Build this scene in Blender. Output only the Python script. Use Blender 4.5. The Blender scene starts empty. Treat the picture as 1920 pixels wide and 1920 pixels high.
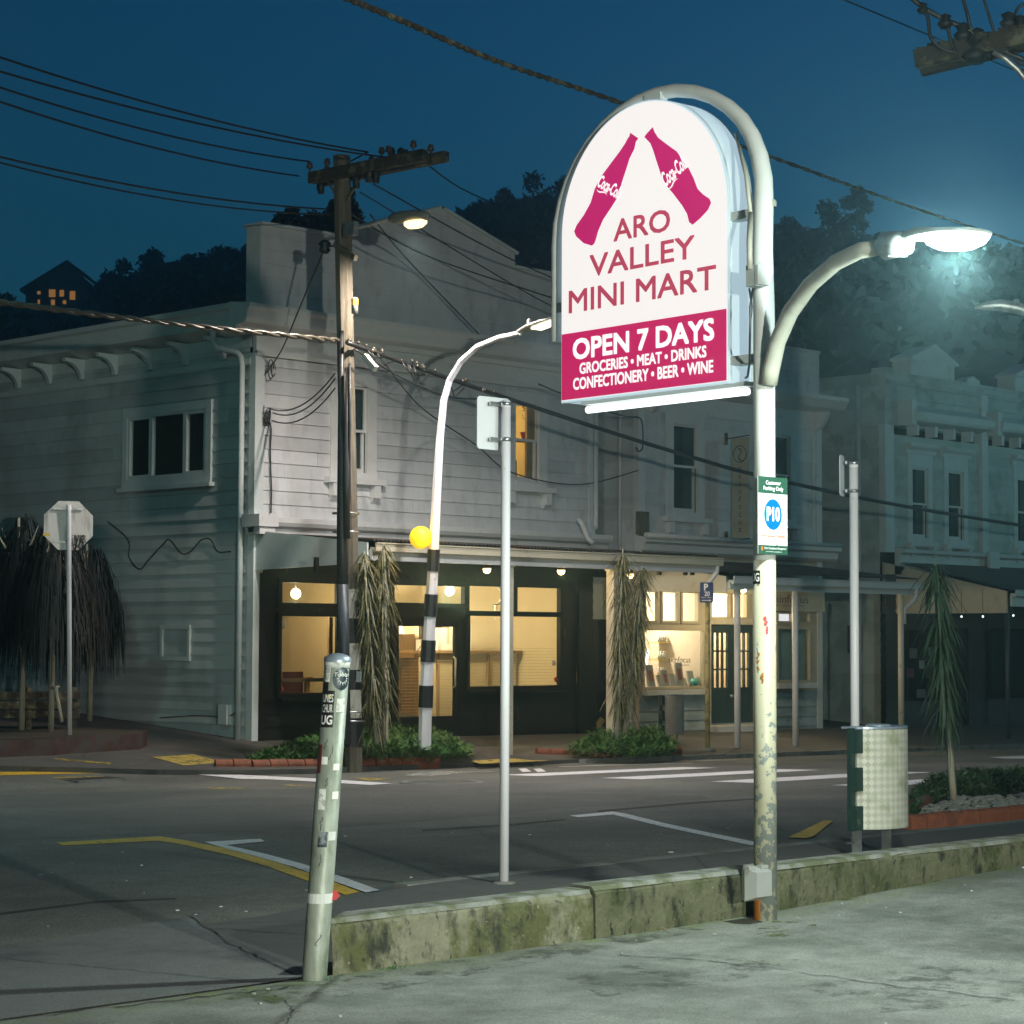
import bpy, bmesh, math, random
from mathutils import Vector, Matrix, noise
random.seed(11)
S = bpy.context.scene
COL = S.collection
PI = math.pi

# ---------------------------------------------------------------- camera
# world: X runs along the street, Y across it (away from the car park), Z up
F_PX, XV, CZ = 4125.0, 4090.0, 1.55
th = math.atan2(F_PX, XV)
R0 = Vector((math.cos(th), -math.sin(th), 0)); F0 = Vector((math.sin(th), math.cos(th), 0)); Z = Vector((0, 0, 1))
pit = math.atan(240 / F_PX); rol = .0042
FW = F0 * math.cos(pit) + Z * math.sin(pit); U0 = Z * math.cos(pit) - F0 * math.sin(pit)
RT = R0 * math.cos(rol) + U0 * math.sin(rol); UP = U0 * math.cos(rol) - R0 * math.sin(rol)
CAM = Vector((0, 0, CZ))
cam = bpy.data.cameras.new('camera'); cob = bpy.data.objects.new('camera', cam); COL.objects.link(cob)
cam.sensor_fit = 'HORIZONTAL'; cam.sensor_width = 36; cam.lens = 36 * F_PX / 1920
cam.clip_start = .1; cam.clip_end = 3000
cob.matrix_world = Matrix((RT, UP, -FW)).transposed().to_4x4(); cob.location = CAM
S.camera = cob

# ---------------------------------------------------------------- sky (dusk, sun below the horizon)
W = bpy.data.worlds.new('World'); S.world = W; W.use_nodes = True
nt = W.node_tree; nt.nodes.clear()
out = nt.nodes.new('ShaderNodeOutputWorld'); bg = nt.nodes.new('ShaderNodeBackground')
sky = nt.nodes.new('ShaderNodeTexSky'); sky.sky_type = 'NISHITA'; sky.sun_disc = False
sky.sun_elevation = math.radians(-4.5); sky.sun_rotation = math.radians(75)
tint = nt.nodes.new('ShaderNodeMix'); tint.data_type = 'RGBA'; tint.blend_type = 'MULTIPLY'; tint.inputs[0].default_value = 1
tint.inputs[7].default_value = (.20, 1.48, 2.6, 1)
nt.links.new(sky.outputs[0], tint.inputs[6]); nt.links.new(tint.outputs[2], bg.inputs[0])
bg.inputs[1].default_value = 1.0
nt.links.new(bg.outputs[0], out.inputs[0])

S.view_settings.view_transform = 'Standard'; S.view_settings.look = 'None'
S.view_settings.exposure = 0; S.view_settings.gamma = 1
S.render.engine = 'CYCLES'
S.cycles.use_denoising = True
S.cycles.max_bounces = 6; S.cycles.diffuse_bounces = 2; S.cycles.glossy_bounces = 3
S.cycles.transmission_bounces = 4; S.cycles.transparent_max_bounces = 12; S.cycles.volume_bounces = 0
S.cycles.sample_clamp_indirect = 3.0
S.cycles.caustics_reflective = False; S.cycles.caustics_refractive = False

# ---------------------------------------------------------------- measuring helpers
def ray(x, y): return FW + RT * ((x - 960) / F_PX) + UP * ((960 - y) / F_PX)
def onX(x, y, a): d = ray(x, y); return CAM + d * (a / d.x)
def onY(x, y, b): d = ray(x, y); return CAM + d * (b / d.y)
def onZ(x, y, z): d = ray(x, y); return CAM + d * ((z - CZ) / d.z)
def at(x, y, dep): return CAM + ray(x, y) * dep
def clamp(v, a, b): return max(a, min(b, v))
def lot_z(a, b): return .03 * clamp(a - 9.5, 0, 4.5)
def walk_z(a, b):
    k = clamp((a - 8.2) / 1.2, 0, 1)
    return (1 - k) * (-.05 * clamp((b - 7.9) / 2.2, 0, 1)) + k * .03
def road_z(a, b):
    if b < 10.15: return -.06 - .03 * (10.15 - b)
    t = clamp((b - 10.15) / 14.25, 0, 1)
    return -.06 + t * (-.34 - .012 * max(a - 22, 0)) + .067 * max(b - 24.4, 0)
def far_z(a, b): return road_z(a, b) + .075
def onG(x, y, zf):
    d = ray(x, y); t0 = 4.0
    def gap(t): p = CAM + d * t; return p.z - zf(p.x, p.y)
    t1 = t0
    while t1 < 150 and gap(t1) > 0: t0 = t1; t1 += .25
    for _ in range(30):
        m = (t0 + t1) / 2
        if gap(m) > 0: t0 = m
        else: t1 = m
    return CAM + d * t1

# ---------------------------------------------------------------- materials
MATS = {}
def lin(c): return tuple(c) + (1,) if len(c) == 3 else c
def new_mat(name):
    m = bpy.data.materials.new(name); m.use_nodes = True
    b = m.node_tree.nodes['Principled BSDF']; MATS[name] = m
    return m, m.node_tree, b
def mat(name, col, rough=.6, metal=0, var=.12, scale=5, bump=0, bscale=60, col2=None, s2=3, thr=(.5, .6), d2=6, spec=.5, emit=None, est=1, stretch=(1, 1, 1)):
    m, t, b = new_mat(name); N = t.nodes; L = t.links
    b.inputs['Roughness'].default_value = rough; b.inputs['Metallic'].default_value = metal
    b.inputs['Specular IOR Level'].default_value = spec
    tc = N.new('ShaderNodeTexCoord'); mp = N.new('ShaderNodeMapping'); mp.inputs['Scale'].default_value = stretch
    L.new(tc.outputs['Object'], mp.inputs[0])
    n = N.new('ShaderNodeTexNoise'); n.inputs['Scale'].default_value = scale; n.inputs['Detail'].default_value = 7; n.inputs['Roughness'].default_value = .62
    L.new(mp.outputs[0], n.inputs['Vector'])
    r = N.new('ShaderNodeValToRGB'); e = r.color_ramp.elements
    e[0].position = .28; e[1].position = .72
    e[0].color = lin([max(0, c * (1 - var)) for c in col]); e[1].color = lin([min(1, c * (1 + var)) for c in col])
    L.new(n.outputs[0], r.inputs[0]); src = r.outputs[0]
    if col2:
        n2 = N.new('ShaderNodeTexNoise'); n2.inputs['Scale'].default_value = s2; n2.inputs['Detail'].default_value = d2; n2.inputs['Roughness'].default_value = .6
        L.new(mp.outputs[0], n2.inputs['Vector'])
        r2 = N.new('ShaderNodeValToRGB'); r2.color_ramp.elements[0].position = thr[0]; r2.color_ramp.elements[1].position = thr[1]
        L.new(n2.outputs[0], r2.inputs[0])
        mx = N.new('ShaderNodeMix'); mx.data_type = 'RGBA'; L.new(r2.outputs[0], mx.inputs[0]); L.new(src, mx.inputs[6]); mx.inputs[7].default_value = lin(col2)
        src = mx.outputs[2]
    L.new(src, b.inputs['Base Color'])
    if bump:
        nb = N.new('ShaderNodeTexNoise'); nb.inputs['Scale'].default_value = bscale; nb.inputs['Detail'].default_value = 4
        L.new(mp.outputs[0], nb.inputs['Vector'])
        bp = N.new('ShaderNodeBump'); bp.inputs['Strength'].default_value = bump; bp.inputs['Distance'].default_value = .02
        L.new(nb.outputs[0], bp.inputs['Height']); L.new(bp.outputs[0], b.inputs['Normal'])
    if emit:
        b.inputs['Emission Color'].default_value = lin(emit); b.inputs['Emission Strength'].default_value = est
    return m
def glass(name, tintc=(.9, .95, .95), refl=.08):
    m, t, b = new_mat(name); N = t.nodes; L = t.links
    N.remove(b); o = N['Material Output']
    tr = N.new('ShaderNodeBsdfTransparent'); tr.inputs[0].default_value = lin(tintc)
    gl = N.new('ShaderNodeBsdfGlossy'); gl.inputs['Roughness'].default_value = .03
    fr = N.new('ShaderNodeFresnel'); fr.inputs[0].default_value = 1.45
    ge = N.new('ShaderNodeNewGeometry'); sb = N.new('ShaderNodeMath'); sb.operation = 'SUBTRACT'; sb.inputs[0].default_value = 1; L.new(ge.outputs['Backfacing'], sb.inputs[1])
    ml = N.new('ShaderNodeMath'); ml.operation = 'MULTIPLY'; L.new(fr.outputs[0], ml.inputs[0]); L.new(sb.outputs[0], ml.inputs[1])
    mx = N.new('ShaderNodeMixShader'); L.new(ml.outputs[0], mx.inputs[0]); L.new(tr.outputs[0], mx.inputs[1]); L.new(gl.outputs[0], mx.inputs[2])
    L.new(mx.outputs[0], o.inputs[0]); return m
def worn_paint(name, col, thr=(.36, .46), sc=14, rough=.6):
    m = mat(name, col, rough, var=.12, scale=3); t = m.node_tree; N = t.nodes; L = t.links
    b = N['Principled BSDF']; o = N['Material Output']
    n = N.new('ShaderNodeTexNoise'); n.inputs['Scale'].default_value = sc; n.inputs['Detail'].default_value = 8; n.inputs['Roughness'].default_value = .75
    tc = N.new('ShaderNodeTexCoord'); L.new(tc.outputs['Object'], n.inputs['Vector'])
    r = N.new('ShaderNodeValToRGB'); r.color_ramp.elements[0].position = thr[0]; r.color_ramp.elements[1].position = thr[1]
    L.new(n.outputs[0], r.inputs[0])
    tr = N.new('ShaderNodeBsdfTransparent'); mx = N.new('ShaderNodeMixShader')
    L.new(r.outputs[0], mx.inputs[0]); L.new(tr.outputs[0], mx.inputs[1]); L.new(b.outputs[0], mx.inputs[2]); L.new(mx.outputs[0], o.inputs[0])
    return m
def ground_mat(name, col, spk=.5, cells=150, var=.22, crack=0, col2=None, s2=1.2, thr=(.5, .65), rough=.85, bump=.5, moss=None):
    """tarmac / concrete: fine stone speckle, broad stains, a few cracks"""
    m, t, b = new_mat(name); N = t.nodes; L = t.links
    b.inputs['Roughness'].default_value = rough
    tc = N.new('ShaderNodeTexCoord')
    big = N.new('ShaderNodeTexNoise'); big.inputs['Scale'].default_value = .55; big.inputs['Detail'].default_value = 8; big.inputs['Roughness'].default_value = .6
    fine = N.new('ShaderNodeTexNoise'); fine.inputs['Scale'].default_value = cells; fine.inputs['Detail'].default_value = 3; fine.inputs['Roughness'].default_value = .8
    mid = N.new('ShaderNodeTexNoise'); mid.inputs['Scale'].default_value = 7; mid.inputs['Detail'].default_value = 8; mid.inputs['Roughness'].default_value = .7
    for n in (big, fine, mid): L.new(tc.outputs['Object'], n.inputs['Vector'])
    def ramp(src, p0, p1, v0, v1):
        r = N.new('ShaderNodeMapRange'); r.inputs[1].default_value = p0; r.inputs[2].default_value = p1; r.inputs[3].default_value = v0; r.inputs[4].default_value = v1
        L.new(src, r.inputs[0]); return r.outputs[0]
    def mul(a, c):
        q = N.new('ShaderNodeMath'); q.operation = 'MULTIPLY'; L.new(a, q.inputs[0]); L.new(c, q.inputs[1]); return q.outputs[0]
    v = mul(mul(ramp(big.outputs[0], .3, .7, 1 - var, 1 + var), ramp(fine.outputs[0], .3, .75, 1 - spk, 1 + spk)), ramp(mid.outputs[0], .3, .7, 1 - var * .6, 1 + var * .6))
    if crack:
        vo = N.new('ShaderNodeTexVoronoi'); vo.feature = 'DISTANCE_TO_EDGE'; vo.inputs['Scale'].default_value = crack
        wn = N.new('ShaderNodeMix'); wn.data_type = 'RGBA'; wn.inputs[0].default_value = .12
        L.new(tc.outputs['Object'], wn.inputs[6]); L.new(mid.outputs[1], wn.inputs[7]); L.new(wn.outputs[2], vo.inputs['Vector'])
        v = mul(v, ramp(vo.outputs[0], 0, .006, .45, 1))
    cm = N.new('ShaderNodeMix'); cm.data_type = 'RGBA'; cm.blend_type = 'MULTIPLY'; cm.inputs[0].default_value = 1
    cb = N.new('ShaderNodeCombineColor')
    for k in range(3): L.new(v, cb.inputs[k])
    base = N.new('ShaderNodeMix'); base.data_type = 'RGBA'; base.inputs[6].default_value = lin(col); base.inputs[7].default_value = lin(col2 or col)
    st = N.new('ShaderNodeTexNoise'); st.inputs['Scale'].default_value = s2; st.inputs['Detail'].default_value = 9; st.inputs['Roughness'].default_value = .66
    L.new(tc.outputs['Object'], st.inputs['Vector']); L.new(ramp(st.outputs[0], thr[0], thr[1], 0, 1), base.inputs[0])
    src = base.outputs[2]
    if moss:                                   # moss colour, line y, width: grows along the foot of the wall
        mc, y0, wd = moss
        sx = N.new('ShaderNodeSeparateXYZ'); L.new(tc.outputs['Object'], sx.inputs[0])
        k = mul(ramp(sx.outputs[1], y0 - wd, y0, 0, 1), ramp(mid.outputs[0], .42, .6, 0, 1))
        mm = N.new('ShaderNodeMix'); mm.data_type = 'RGBA'; L.new(k, mm.inputs[0]); L.new(src, mm.inputs[6]); mm.inputs[7].default_value = lin(mc); src = mm.outputs[2]
    L.new(src, cm.inputs[6]); L.new(cb.outputs[0], cm.inputs[7]); L.new(cm.outputs[2], b.inputs['Base Color'])
    bp = N.new('ShaderNodeBump'); bp.inputs['Strength'].default_value = bump; bp.inputs['Distance'].default_value = .006
    L.new(fine.outputs[0], bp.inputs['Height']); L.new(bp.outputs[0], b.inputs['Normal'])
    return m

# ---------------------------------------------------------------- mesh builder
class MB:
    def __init__(s): s.v = []; s.f = []; s.m = []; s.mi = 0; s.sm = []; s.smooth = False; s.uv = {}
    def vert(s, p): s.v.append(tuple(p)); return len(s.v) - 1
    def face(s, ids, uv=None):
        if uv: s.uv[len(s.f)] = uv
        s.f.append(tuple(ids)); s.m.append(s.mi); s.sm.append(s.smooth)
    def poly(s, pts, uv=None): s.face([s.vert(p) for p in pts], uv)
    def box(s, x0, x1, y0, y1, z0, z1):
        x0, x1 = min(x0, x1), max(x0, x1); y0, y1 = min(y0, y1), max(y0, y1); z0, z1 = min(z0, z1), max(z0, z1)
        i = [s.vert((x, y, z)) for z in (z0, z1) for y in (y0, y1) for x in (x0, x1)]
        for q in ((0, 2, 3, 1), (4, 5, 7, 6), (0, 1, 5, 4), (2, 6, 7, 3), (0, 4, 6, 2), (1, 3, 7, 5)): s.face([i[k] for k in q])
        return s
    def obox(s, c, ax, ay, az):
        c, ax, ay, az = map(Vector, (c, ax, ay, az))
        i = [s.vert(c + ax * x + ay * y + az * z) for z in (-1, 1) for y in (-1, 1) for x in (-1, 1)]
        for q in ((0, 2, 3, 1), (4, 5, 7, 6), (0, 1, 5, 4), (2, 6, 7, 3), (0, 4, 6, 2), (1, 3, 7, 5)): s.face([i[k] for k in q])
        return s
    def bar(s, p, q, w, h=None, up=(0, 0, 1)):
        p, q = Vector(p), Vector(q); d = (q - p); L = d.length; d.normalize(); h = h or w
        sx = d.cross(Vector(up)); sx = sx.normalized() if sx.length > 1e-4 else Vector((1, 0, 0)); sy = sx.cross(d)
        return s.obox((p + q) / 2, d * L / 2, sx * w / 2, sy * h / 2)
    def tube(s, pts, rad, seg=8, cap=True, smooth=True):
        pts = [Vector(p) for p in pts]
        if not hasattr(rad, '__len__'): rad = [rad] * len(pts)
        rings = []; prev = None; old = s.smooth; s.smooth = smooth
        for k, p in enumerate(pts):
            d = (pts[min(k + 1, len(pts) - 1)] - pts[max(k - 1, 0)]).normalized()
            if prev is None:
                n = d.cross(Vector((0, 0, 1)))
                if n.length < .02: n = d.cross(Vector((0, 1, 0)))
            else: n = prev - d * prev.dot(d)
            n.normalize(); prev = n; b = d.cross(n)
            rings.append([s.vert(p + (n * math.cos(2 * PI * j / seg) + b * math.sin(2 * PI * j / seg)) * rad[k]) for j in range(seg)])
        for k in range(len(rings) - 1):
            for j in range(seg): s.face((rings[k][j], rings[k][(j + 1) % seg], rings[k + 1][(j + 1) % seg], rings[k + 1][j]))
        s.smooth = False
        if cap: s.face(rings[0][::-1]); s.face(rings[-1])
        s.smooth = old; return s
    def lathe(s, c, prof, seg=16, axis=(0, 0, 1), smooth=True):
        c = Vector(c); ax = Vector(axis).normalized(); n = ax.cross(Vector((0, 1, 0)))
        if n.length < .05: n = ax.cross(Vector((1, 0, 0)))
        n.normalize(); b = ax.cross(n); old = s.smooth; s.smooth = smooth; rings = []
        for r, z in prof:
            if r < 1e-5: rings.append([s.vert(c + ax * z)])
            else: rings.append([s.vert(c + ax * z + (n * math.cos(2 * PI * j / seg) + b * math.sin(2 * PI * j / seg)) * r) for j in range(seg)])
        for A, B in zip(rings, rings[1:]):
            for j in range(seg):
                k = (j + 1) % seg
                if len(A) == 1 and len(B) == 1: continue
                if len(A) == 1: s.face((A[0], B[k], B[j]))
                elif len(B) == 1: s.face((A[j], A[k], B[0]))
                else: s.face((A[j], A[k], B[k], B[j]))
        s.smooth = old; return s
    def ball(s, c, r, seg=14, sq=1): return s.lathe(c, [(r * math.sin(PI * k / 9), -r * sq * math.cos(PI * k / 9)) for k in range(10)], seg)
    def prism(s, pts, vec):
        pts = [Vector(p) for p in pts]; vec = Vector(vec); n = len(pts)
        a = [s.vert(p) for p in pts]; b = [s.vert(p + vec) for p in pts]
        s.face(a[::-1]); s.face(b)
        for k in range(n): s.face((a[k], a[(k + 1) % n], b[(k + 1) % n], b[k]))
        return s
    def sweep_x(s, prof, x0, x1): return s.prism([(x0, y, z) for y, z in prof], (x1 - x0, 0, 0))
    def sweep_y(s, prof, y0, y1): return s.prism([(x, y0, z) for x, z in prof], (0, y1 - y0, 0))
    def text(s, body, p0, ux, uz, w, h, off=0, shear=0, bend=None):
        """lettering filling the w x h box whose lower left corner is p0; ux, uz unit vectors of the face"""
        me = text_mesh(body, off, shear); xs = [v[0] for v in me[0]]; ys = [v[1] for v in me[0]]
        x0, x1, y0, y1 = min(xs), max(xs), min(ys), max(ys); p0, ux, uz = Vector(p0), Vector(ux), Vector(uz)
        base = len(s.v)
        for x, y in me[0]:
            u, v = (x - x0) / (x1 - x0) * w, (y - y0) / (y1 - y0) * h
            s.v.append(tuple(bend(u, v)) if bend else tuple(p0 + ux * u + uz * v))
        for f in me[1]: s.face([base + i for i in f])
        return s
    def build(s, name, mats, parent=None, base=None):
        if not isinstance(mats, (list, tuple)): mats = [mats]
        b = Vector(base) if base is not None else (BASE.get(parent.name, Vector()) if parent else Vector())
        me = bpy.data.meshes.new(name)
        me.from_pydata([(v[0] - b.x, v[1] - b.y, v[2] - b.z) for v in s.v], [], s.f)
        for m in mats: me.materials.append(MATS[m] if isinstance(m, str) else m)
        me.polygons.foreach_set('material_index', s.m); me.polygons.foreach_set('use_smooth', s.sm)
        if s.uv:
            ul = me.uv_layers.new(name='UVMap')
            for fi, uv in s.uv.items():
                for li, c in zip(me.polygons[fi].loop_indices, uv): ul.data[li].uv = c
        me.update(); me.validate()
        o = bpy.data.objects.new(name, me); COL.objects.link(o)
        if parent: o.parent = parent
        else: o.location = b
        BASE[o.name] = b
        return o
BASE = {}; TXT = {}
def text_mesh(body, off=0, shear=0):
    key = (body, off, shear)
    if key in TXT: return TXT[key]
    cu = bpy.data.curves.new('lettering', 'FONT'); cu.body = body; cu.size = 1; cu.offset = off; cu.shear = shear; cu.resolution_u = 3; cu.fill_mode = 'FRONT'
    ob = bpy.data.objects.new('lettering', cu); COL.objects.link(ob)
    dg = bpy.context.evaluated_depsgraph_get(); me = bpy.data.meshes.new_from_object(ob.evaluated_get(dg))
    r = ([(v.co.x, v.co.y) for v in me.vertices], [tuple(p.vertices) for p in me.polygons])
    bpy.data.objects.remove(ob); bpy.data.curves.remove(cu); bpy.data.meshes.remove(me)
    TXT[key] = r; return r
def tag(o, label=None, cat=None, group=None, kind=None):
    if label: o['label'] = label
    if cat: o['category'] = cat
    if group: o['group'] = group
    if kind: o['kind'] = kind
    return o
def thing(name, label, cat, loc, group=None):
    o = bpy.data.objects.new(name, None); COL.objects.link(o); o.empty_display_size = .2
    o.location = loc; BASE[o.name] = Vector(loc); return tag(o, label, cat, group)
def single(mb, name, m, label, cat, group=None, base=None):
    if base is None:
        n = len(mb.v); base = (sum(v[0] for v in mb.v) / n, sum(v[1] for v in mb.v) / n, min(v[2] for v in mb.v))
    return tag(mb.build(name, m, None, base), label, cat, group)
def copy_tree(o, parent=None):
    c = o.copy(); COL.objects.link(c)
    if parent: c.parent = parent
    for ch in [x for x in bpy.data.objects if x.parent == o]: copy_tree(ch, c)
    return c
def lamp(kind, name, loc, parent, energy, col, radius=.05, aim=None, cone=150, blend=.6, size=None):
    L = bpy.data.lights.new(name, kind); L.energy = energy; L.color = col
    if kind in ('POINT', 'SPOT'): L.shadow_soft_size = radius
    if kind == 'SPOT': L.spot_size = math.radians(cone); L.spot_blend = blend
    if kind == 'AREA': L.shape = 'RECTANGLE'; L.size, L.size_y = size
    o = bpy.data.objects.new(name, L); COL.objects.link(o)
    b = BASE.get(parent.name, Vector()); o.parent = parent; o.location = Vector(loc) - b
    if aim is not None: o.rotation_euler = Vector(aim).to_track_quat('-Z', 'Y').to_euler()
    return o
def sheet(poly, zf, name, m, cell=.7, off=0, kind='structure', skirt=0):
    """a ground sheet with this outline, following the height function"""
    bm = bmesh.new(); f = bm.faces.new([bm.verts.new((x, y, 0)) for x, y in poly]); bm.normal_update()
    if f.normal.z < 0: f.normal_flip()
    if len(poly) > 4: bmesh.ops.triangulate(bm, faces=[f], ngon_method='EAR_CLIP')
    xs = [p[0] for p in poly]; ys = [p[1] for p in poly]
    for lo, hi, no in ((min(xs), max(xs), (1, 0, 0)), (min(ys), max(ys), (0, 1, 0))):
        k = lo + cell
        while k < hi:
            bmesh.ops.bisect_plane(bm, geom=bm.verts[:] + bm.edges[:] + bm.faces[:], plane_co=(k * no[0], k * no[1], 0), plane_no=no); k += cell
    for v in bm.verts: v.co.z = zf(v.co.x, v.co.y) + off
    if skirt:
        ed = [e for e in bm.edges if e.is_boundary]; r = bmesh.ops.extrude_edge_only(bm, edges=ed)
        for v in r['geom']:
            if isinstance(v, bmesh.types.BMVert): v.co.z -= skirt
    bmesh.ops.triangulate(bm, faces=[f for f in bm.faces if len(f.verts) > 4])
    me = bpy.data.meshes.new(name); bm.to_mesh(me); bm.free(); me.materials.append(MATS[m])
    o = bpy.data.objects.new(name, me); COL.objects.link(o); BASE[o.name] = Vector()
    if kind: o['kind'] = kind
    return o
# ---------------------------------------------------------------- palette
ground_mat('tarmac', (.128, .126, .106), spk=.75, cells=55, var=.3, col2=(.165, .16, .135), s2=.35, thr=(.42, .62))
ground_mat('tarmac_band', (.108, .107, .092), spk=.75, cells=55, var=.25, col2=(.135, .13, .115), s2=.8)
ground_mat('tarmac_walk', (.10, .10, .092), spk=.4, cells=110, var=.18, crack=.35, col2=(.09, .09, .085), s2=.8)
ground_mat('tarmac_apron', (.155, .16, .152), spk=.6, cells=120, var=.18, crack=.3, col2=(.075, .08, .08), s2=.8)
ground_mat('tarmac_patch', (.05, .056, .06), spk=.4, cells=120, var=.15)
ground_mat('lot_concrete', (.225, .235, .205), spk=.5, cells=75, var=.42, crack=.22, col2=(.13, .145, .115), s2=1.5, thr=(.44, .66), moss=((.10, .13, .035), 7.86, .35), bump=.35)
ground_mat('far_walk', (.085, .08, .07), spk=.3, cells=60, var=.2, crack=.6, col2=(.12, .105, .09), s2=.6)
ground_mat('kerb_concrete', (.2, .2, .18), spk=.3, cells=60, var=.25, col2=(.1, .11, .07), s2=4)
ground_mat('soil', (.06, .045, .03), spk=.5, cells=40, var=.3)
ground_mat('hill_dark', (.02, .026, .018), spk=.5, cells=1.5, var=.4)
worn_paint('paint_white', (.78, .76, .76), (.33, .43)); worn_paint('paint_yellow', (.72, .44, .03), (.34, .44)); worn_paint('paint_faint', (.5, .5, .46), (.47, .56), 9)
worn_paint('paint_yellow_faint', (.5, .36, .06), (.42, .54), 9); worn_paint('tactile', (.5, .36, .08), (.36, .5), 7)
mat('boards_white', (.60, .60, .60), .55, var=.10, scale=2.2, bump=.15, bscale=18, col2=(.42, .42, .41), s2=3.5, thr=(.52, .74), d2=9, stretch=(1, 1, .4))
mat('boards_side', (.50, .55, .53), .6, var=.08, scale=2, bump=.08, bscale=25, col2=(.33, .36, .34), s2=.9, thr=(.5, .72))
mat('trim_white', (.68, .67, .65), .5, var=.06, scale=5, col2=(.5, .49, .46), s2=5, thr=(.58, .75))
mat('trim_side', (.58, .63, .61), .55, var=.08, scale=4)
mat('boards_grey', (.34, .40, .40), .6, var=.1, scale=2.5, col2=(.26, .31, .31), s2=2)
mat('boards_far', (.42, .50, .47), .6, var=.1, scale=2, col2=(.30, .36, .34), s2=1.5)
mat('trim_far', (.56, .64, .62), .55, var=.08, scale=4)
mat('black_paint', (.012, .011, .010), .6, var=.3, scale=5, spec=.2)
mat('dark_boards', (.06, .065, .07), .65, var=.25, scale=4)
mat('cream_paint', (.62, .56, .42), .5, var=.08, scale=5, col2=(.45, .4, .3), s2=4, thr=(.56, .75))
mat('cream_post', (.58, .54, .42), .5, var=.1, scale=6, col2=(.34, .3, .2), s2=6, thr=(.58, .7))
mat('frame_cream', (.48, .42, .30), .5, var=.08)
mat('door_green', (.03, .05, .05), .45, var=.2)
mat('iron_roof', (.06, .055, .05), .55, .3, var=.3, scale=3, col2=(.11, .06, .04), s2=2)
mat('main_roof', (.03, .026, .026), .8, var=.2)
mat('dark_room', (.02, .022, .025), .8); mat('curtain_dark', (.06, .07, .075), .9, var=.3, scale=8, stretch=(6, 6, .3))
mat('room_warm', (.70, .56, .35), .8, var=.06, scale=1.5); mat('room_amber', (.75, .56, .26), .8, var=.1, scale=1)
mat('room_pink', (.82, .70, .55), .8, var=.05); mat('room_floor', (.16, .12, .08), .6, var=.2)
mat('wood_warm', (.34, .2, .09), .5, var=.3, scale=3, stretch=(6, 6, .5)); mat('maroon', (.14, .03, .025), .6, var=.2)
mat('blind', (.32, .26, .17), .6, var=.05); mat('card_white', (.8, .78, .74), .6, var=.04)
mat('pack_grey', (.35, .33, .32), .5, var=.1); mat('pack_red', (.35, .08, .06), .5); mat('teal_pot', (.12, .42, .36), .4); mat('yellow_pot', (.6, .45, .05), .4)
glass('pane')
def tones(name):
    r = [MATS[name]]
    for k in (.88, 1.07):
        m = MATS[name].copy(); e = next(n for n in m.node_tree.nodes if n.type == 'VALTORGB').color_ramp.elements
        for q in e: q.color = [min(1, c * k) for c in q.color[:3]] + [1]
        r.append(m)
    return r
mat('steel', (.55, .57, .57), .35, .9, var=.12, scale=8); mat('galv', (.50, .52, .50), .42, .75, var=.2, scale=9, col2=(.36, .38, .36), s2=12)
worn_paint('moss_stain', (.10, .12, .035), (.50, .64), 6, .9); worn_paint('damp_stain', (.085, .095, .075), (.50, .70), 4, .8)
mat('pole_white', (.80, .78, .80), .38, var=.05, scale=3, col2=(.5, .47, .44), s2=7, thr=(.66, .74))
mat('sign_back', (.84, .86, .88), .4, var=.04); mat('green_tag', (.02, .3, .12), .5)
mat('stop_back', (.56, .53, .50), .5, var=.12, scale=8, col2=(.2, .19, .18), s2=6, thr=(.55, .75), stretch=(1.5, 1.5, .35))
mat('blue_sign', (.012, .03, .12), .4, var=.05); mat('white_print', (.8, .8, .78), .5, var=.03)
mat('pylon_paint', (.47, .455, .375), .42, var=.07, scale=4, bump=.05, col2=(.38, .37, .30), s2=3)
mat('hoop_lit', (.66, .67, .64), .4, var=.05, scale=5, col2=(.42, .50, .50), s2=5, thr=(.6, .7)); mat('black_print', (.012, .012, .012), .5); mat('sticker_paper', (.7, .72, .68), .6, var=.1, scale=25, col2=(.4, .42, .38), s2=30)  # hoop paint is lightened so the lit sign's glow sits in its colour
mat('sign_green', (.02, .07, .045), .4); mat('sign_white', (.60, .63, .60), .4, var=.03); mat('p_blue', (.0, .12, .42), .4); mat('orange_print', (.5, .12, .03), .5)
mat('bottle_red', (.42, .008, .11), .5, emit=(.42, .008, .11), est=.95); mat('letter_red', (.44, .05, .10), .5, emit=(.44, .05, .10), est=.75)
mat('timber', (.14, .12, .085), .8, var=.35, scale=4, bump=.35, bscale=12, stretch=(6, 6, .5), col2=(.10, .085, .06), s2=3)
mat('timber_dark', (.045, .038, .026), .85, var=.4, scale=6, bump=.3, bscale=14, col2=(.16, .15, .09), s2=5)
mat('band_black', (.016, .018, .02), .5, var=.2); mat('band_white', (.62, .6, .52), .55, var=.1, col2=(.3, .28, .22), s2=9, thr=(.58, .68))
mat('cable', (.022, .022, .022), .45, var=.2); mat('cable_sheath', (.09, .08, .06), .3, .3, var=.4, scale=14); mat('duct', (.05, .06, .068), .45, .2, var=.15)
mat('insulator', (.09, .055, .04), .3); mat('porcelain', (.6, .58, .52), .25); mat('can_grey', (.22, .23, .2), .5, var=.15); mat('yellow_label', (.6, .42, .05), .5)
mat('concrete_cap', (.23, .235, .21), .9, var=.35, scale=14, col2=(.10, .11, .06), s2=7, thr=(.42, .58), bump=.4, bscale=40)
mat('terracotta', (.27, .085, .042), .75, var=.25, scale=9, bump=.2, col2=(.2, .07, .04), s2=8)
mat('joint', (.03, .028, .025), .9)
mat('brick_old', (.06, .03, .024), .85, var=.35, scale=6, bump=.3, col2=(.06, .05, .045), s2=5)
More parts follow.
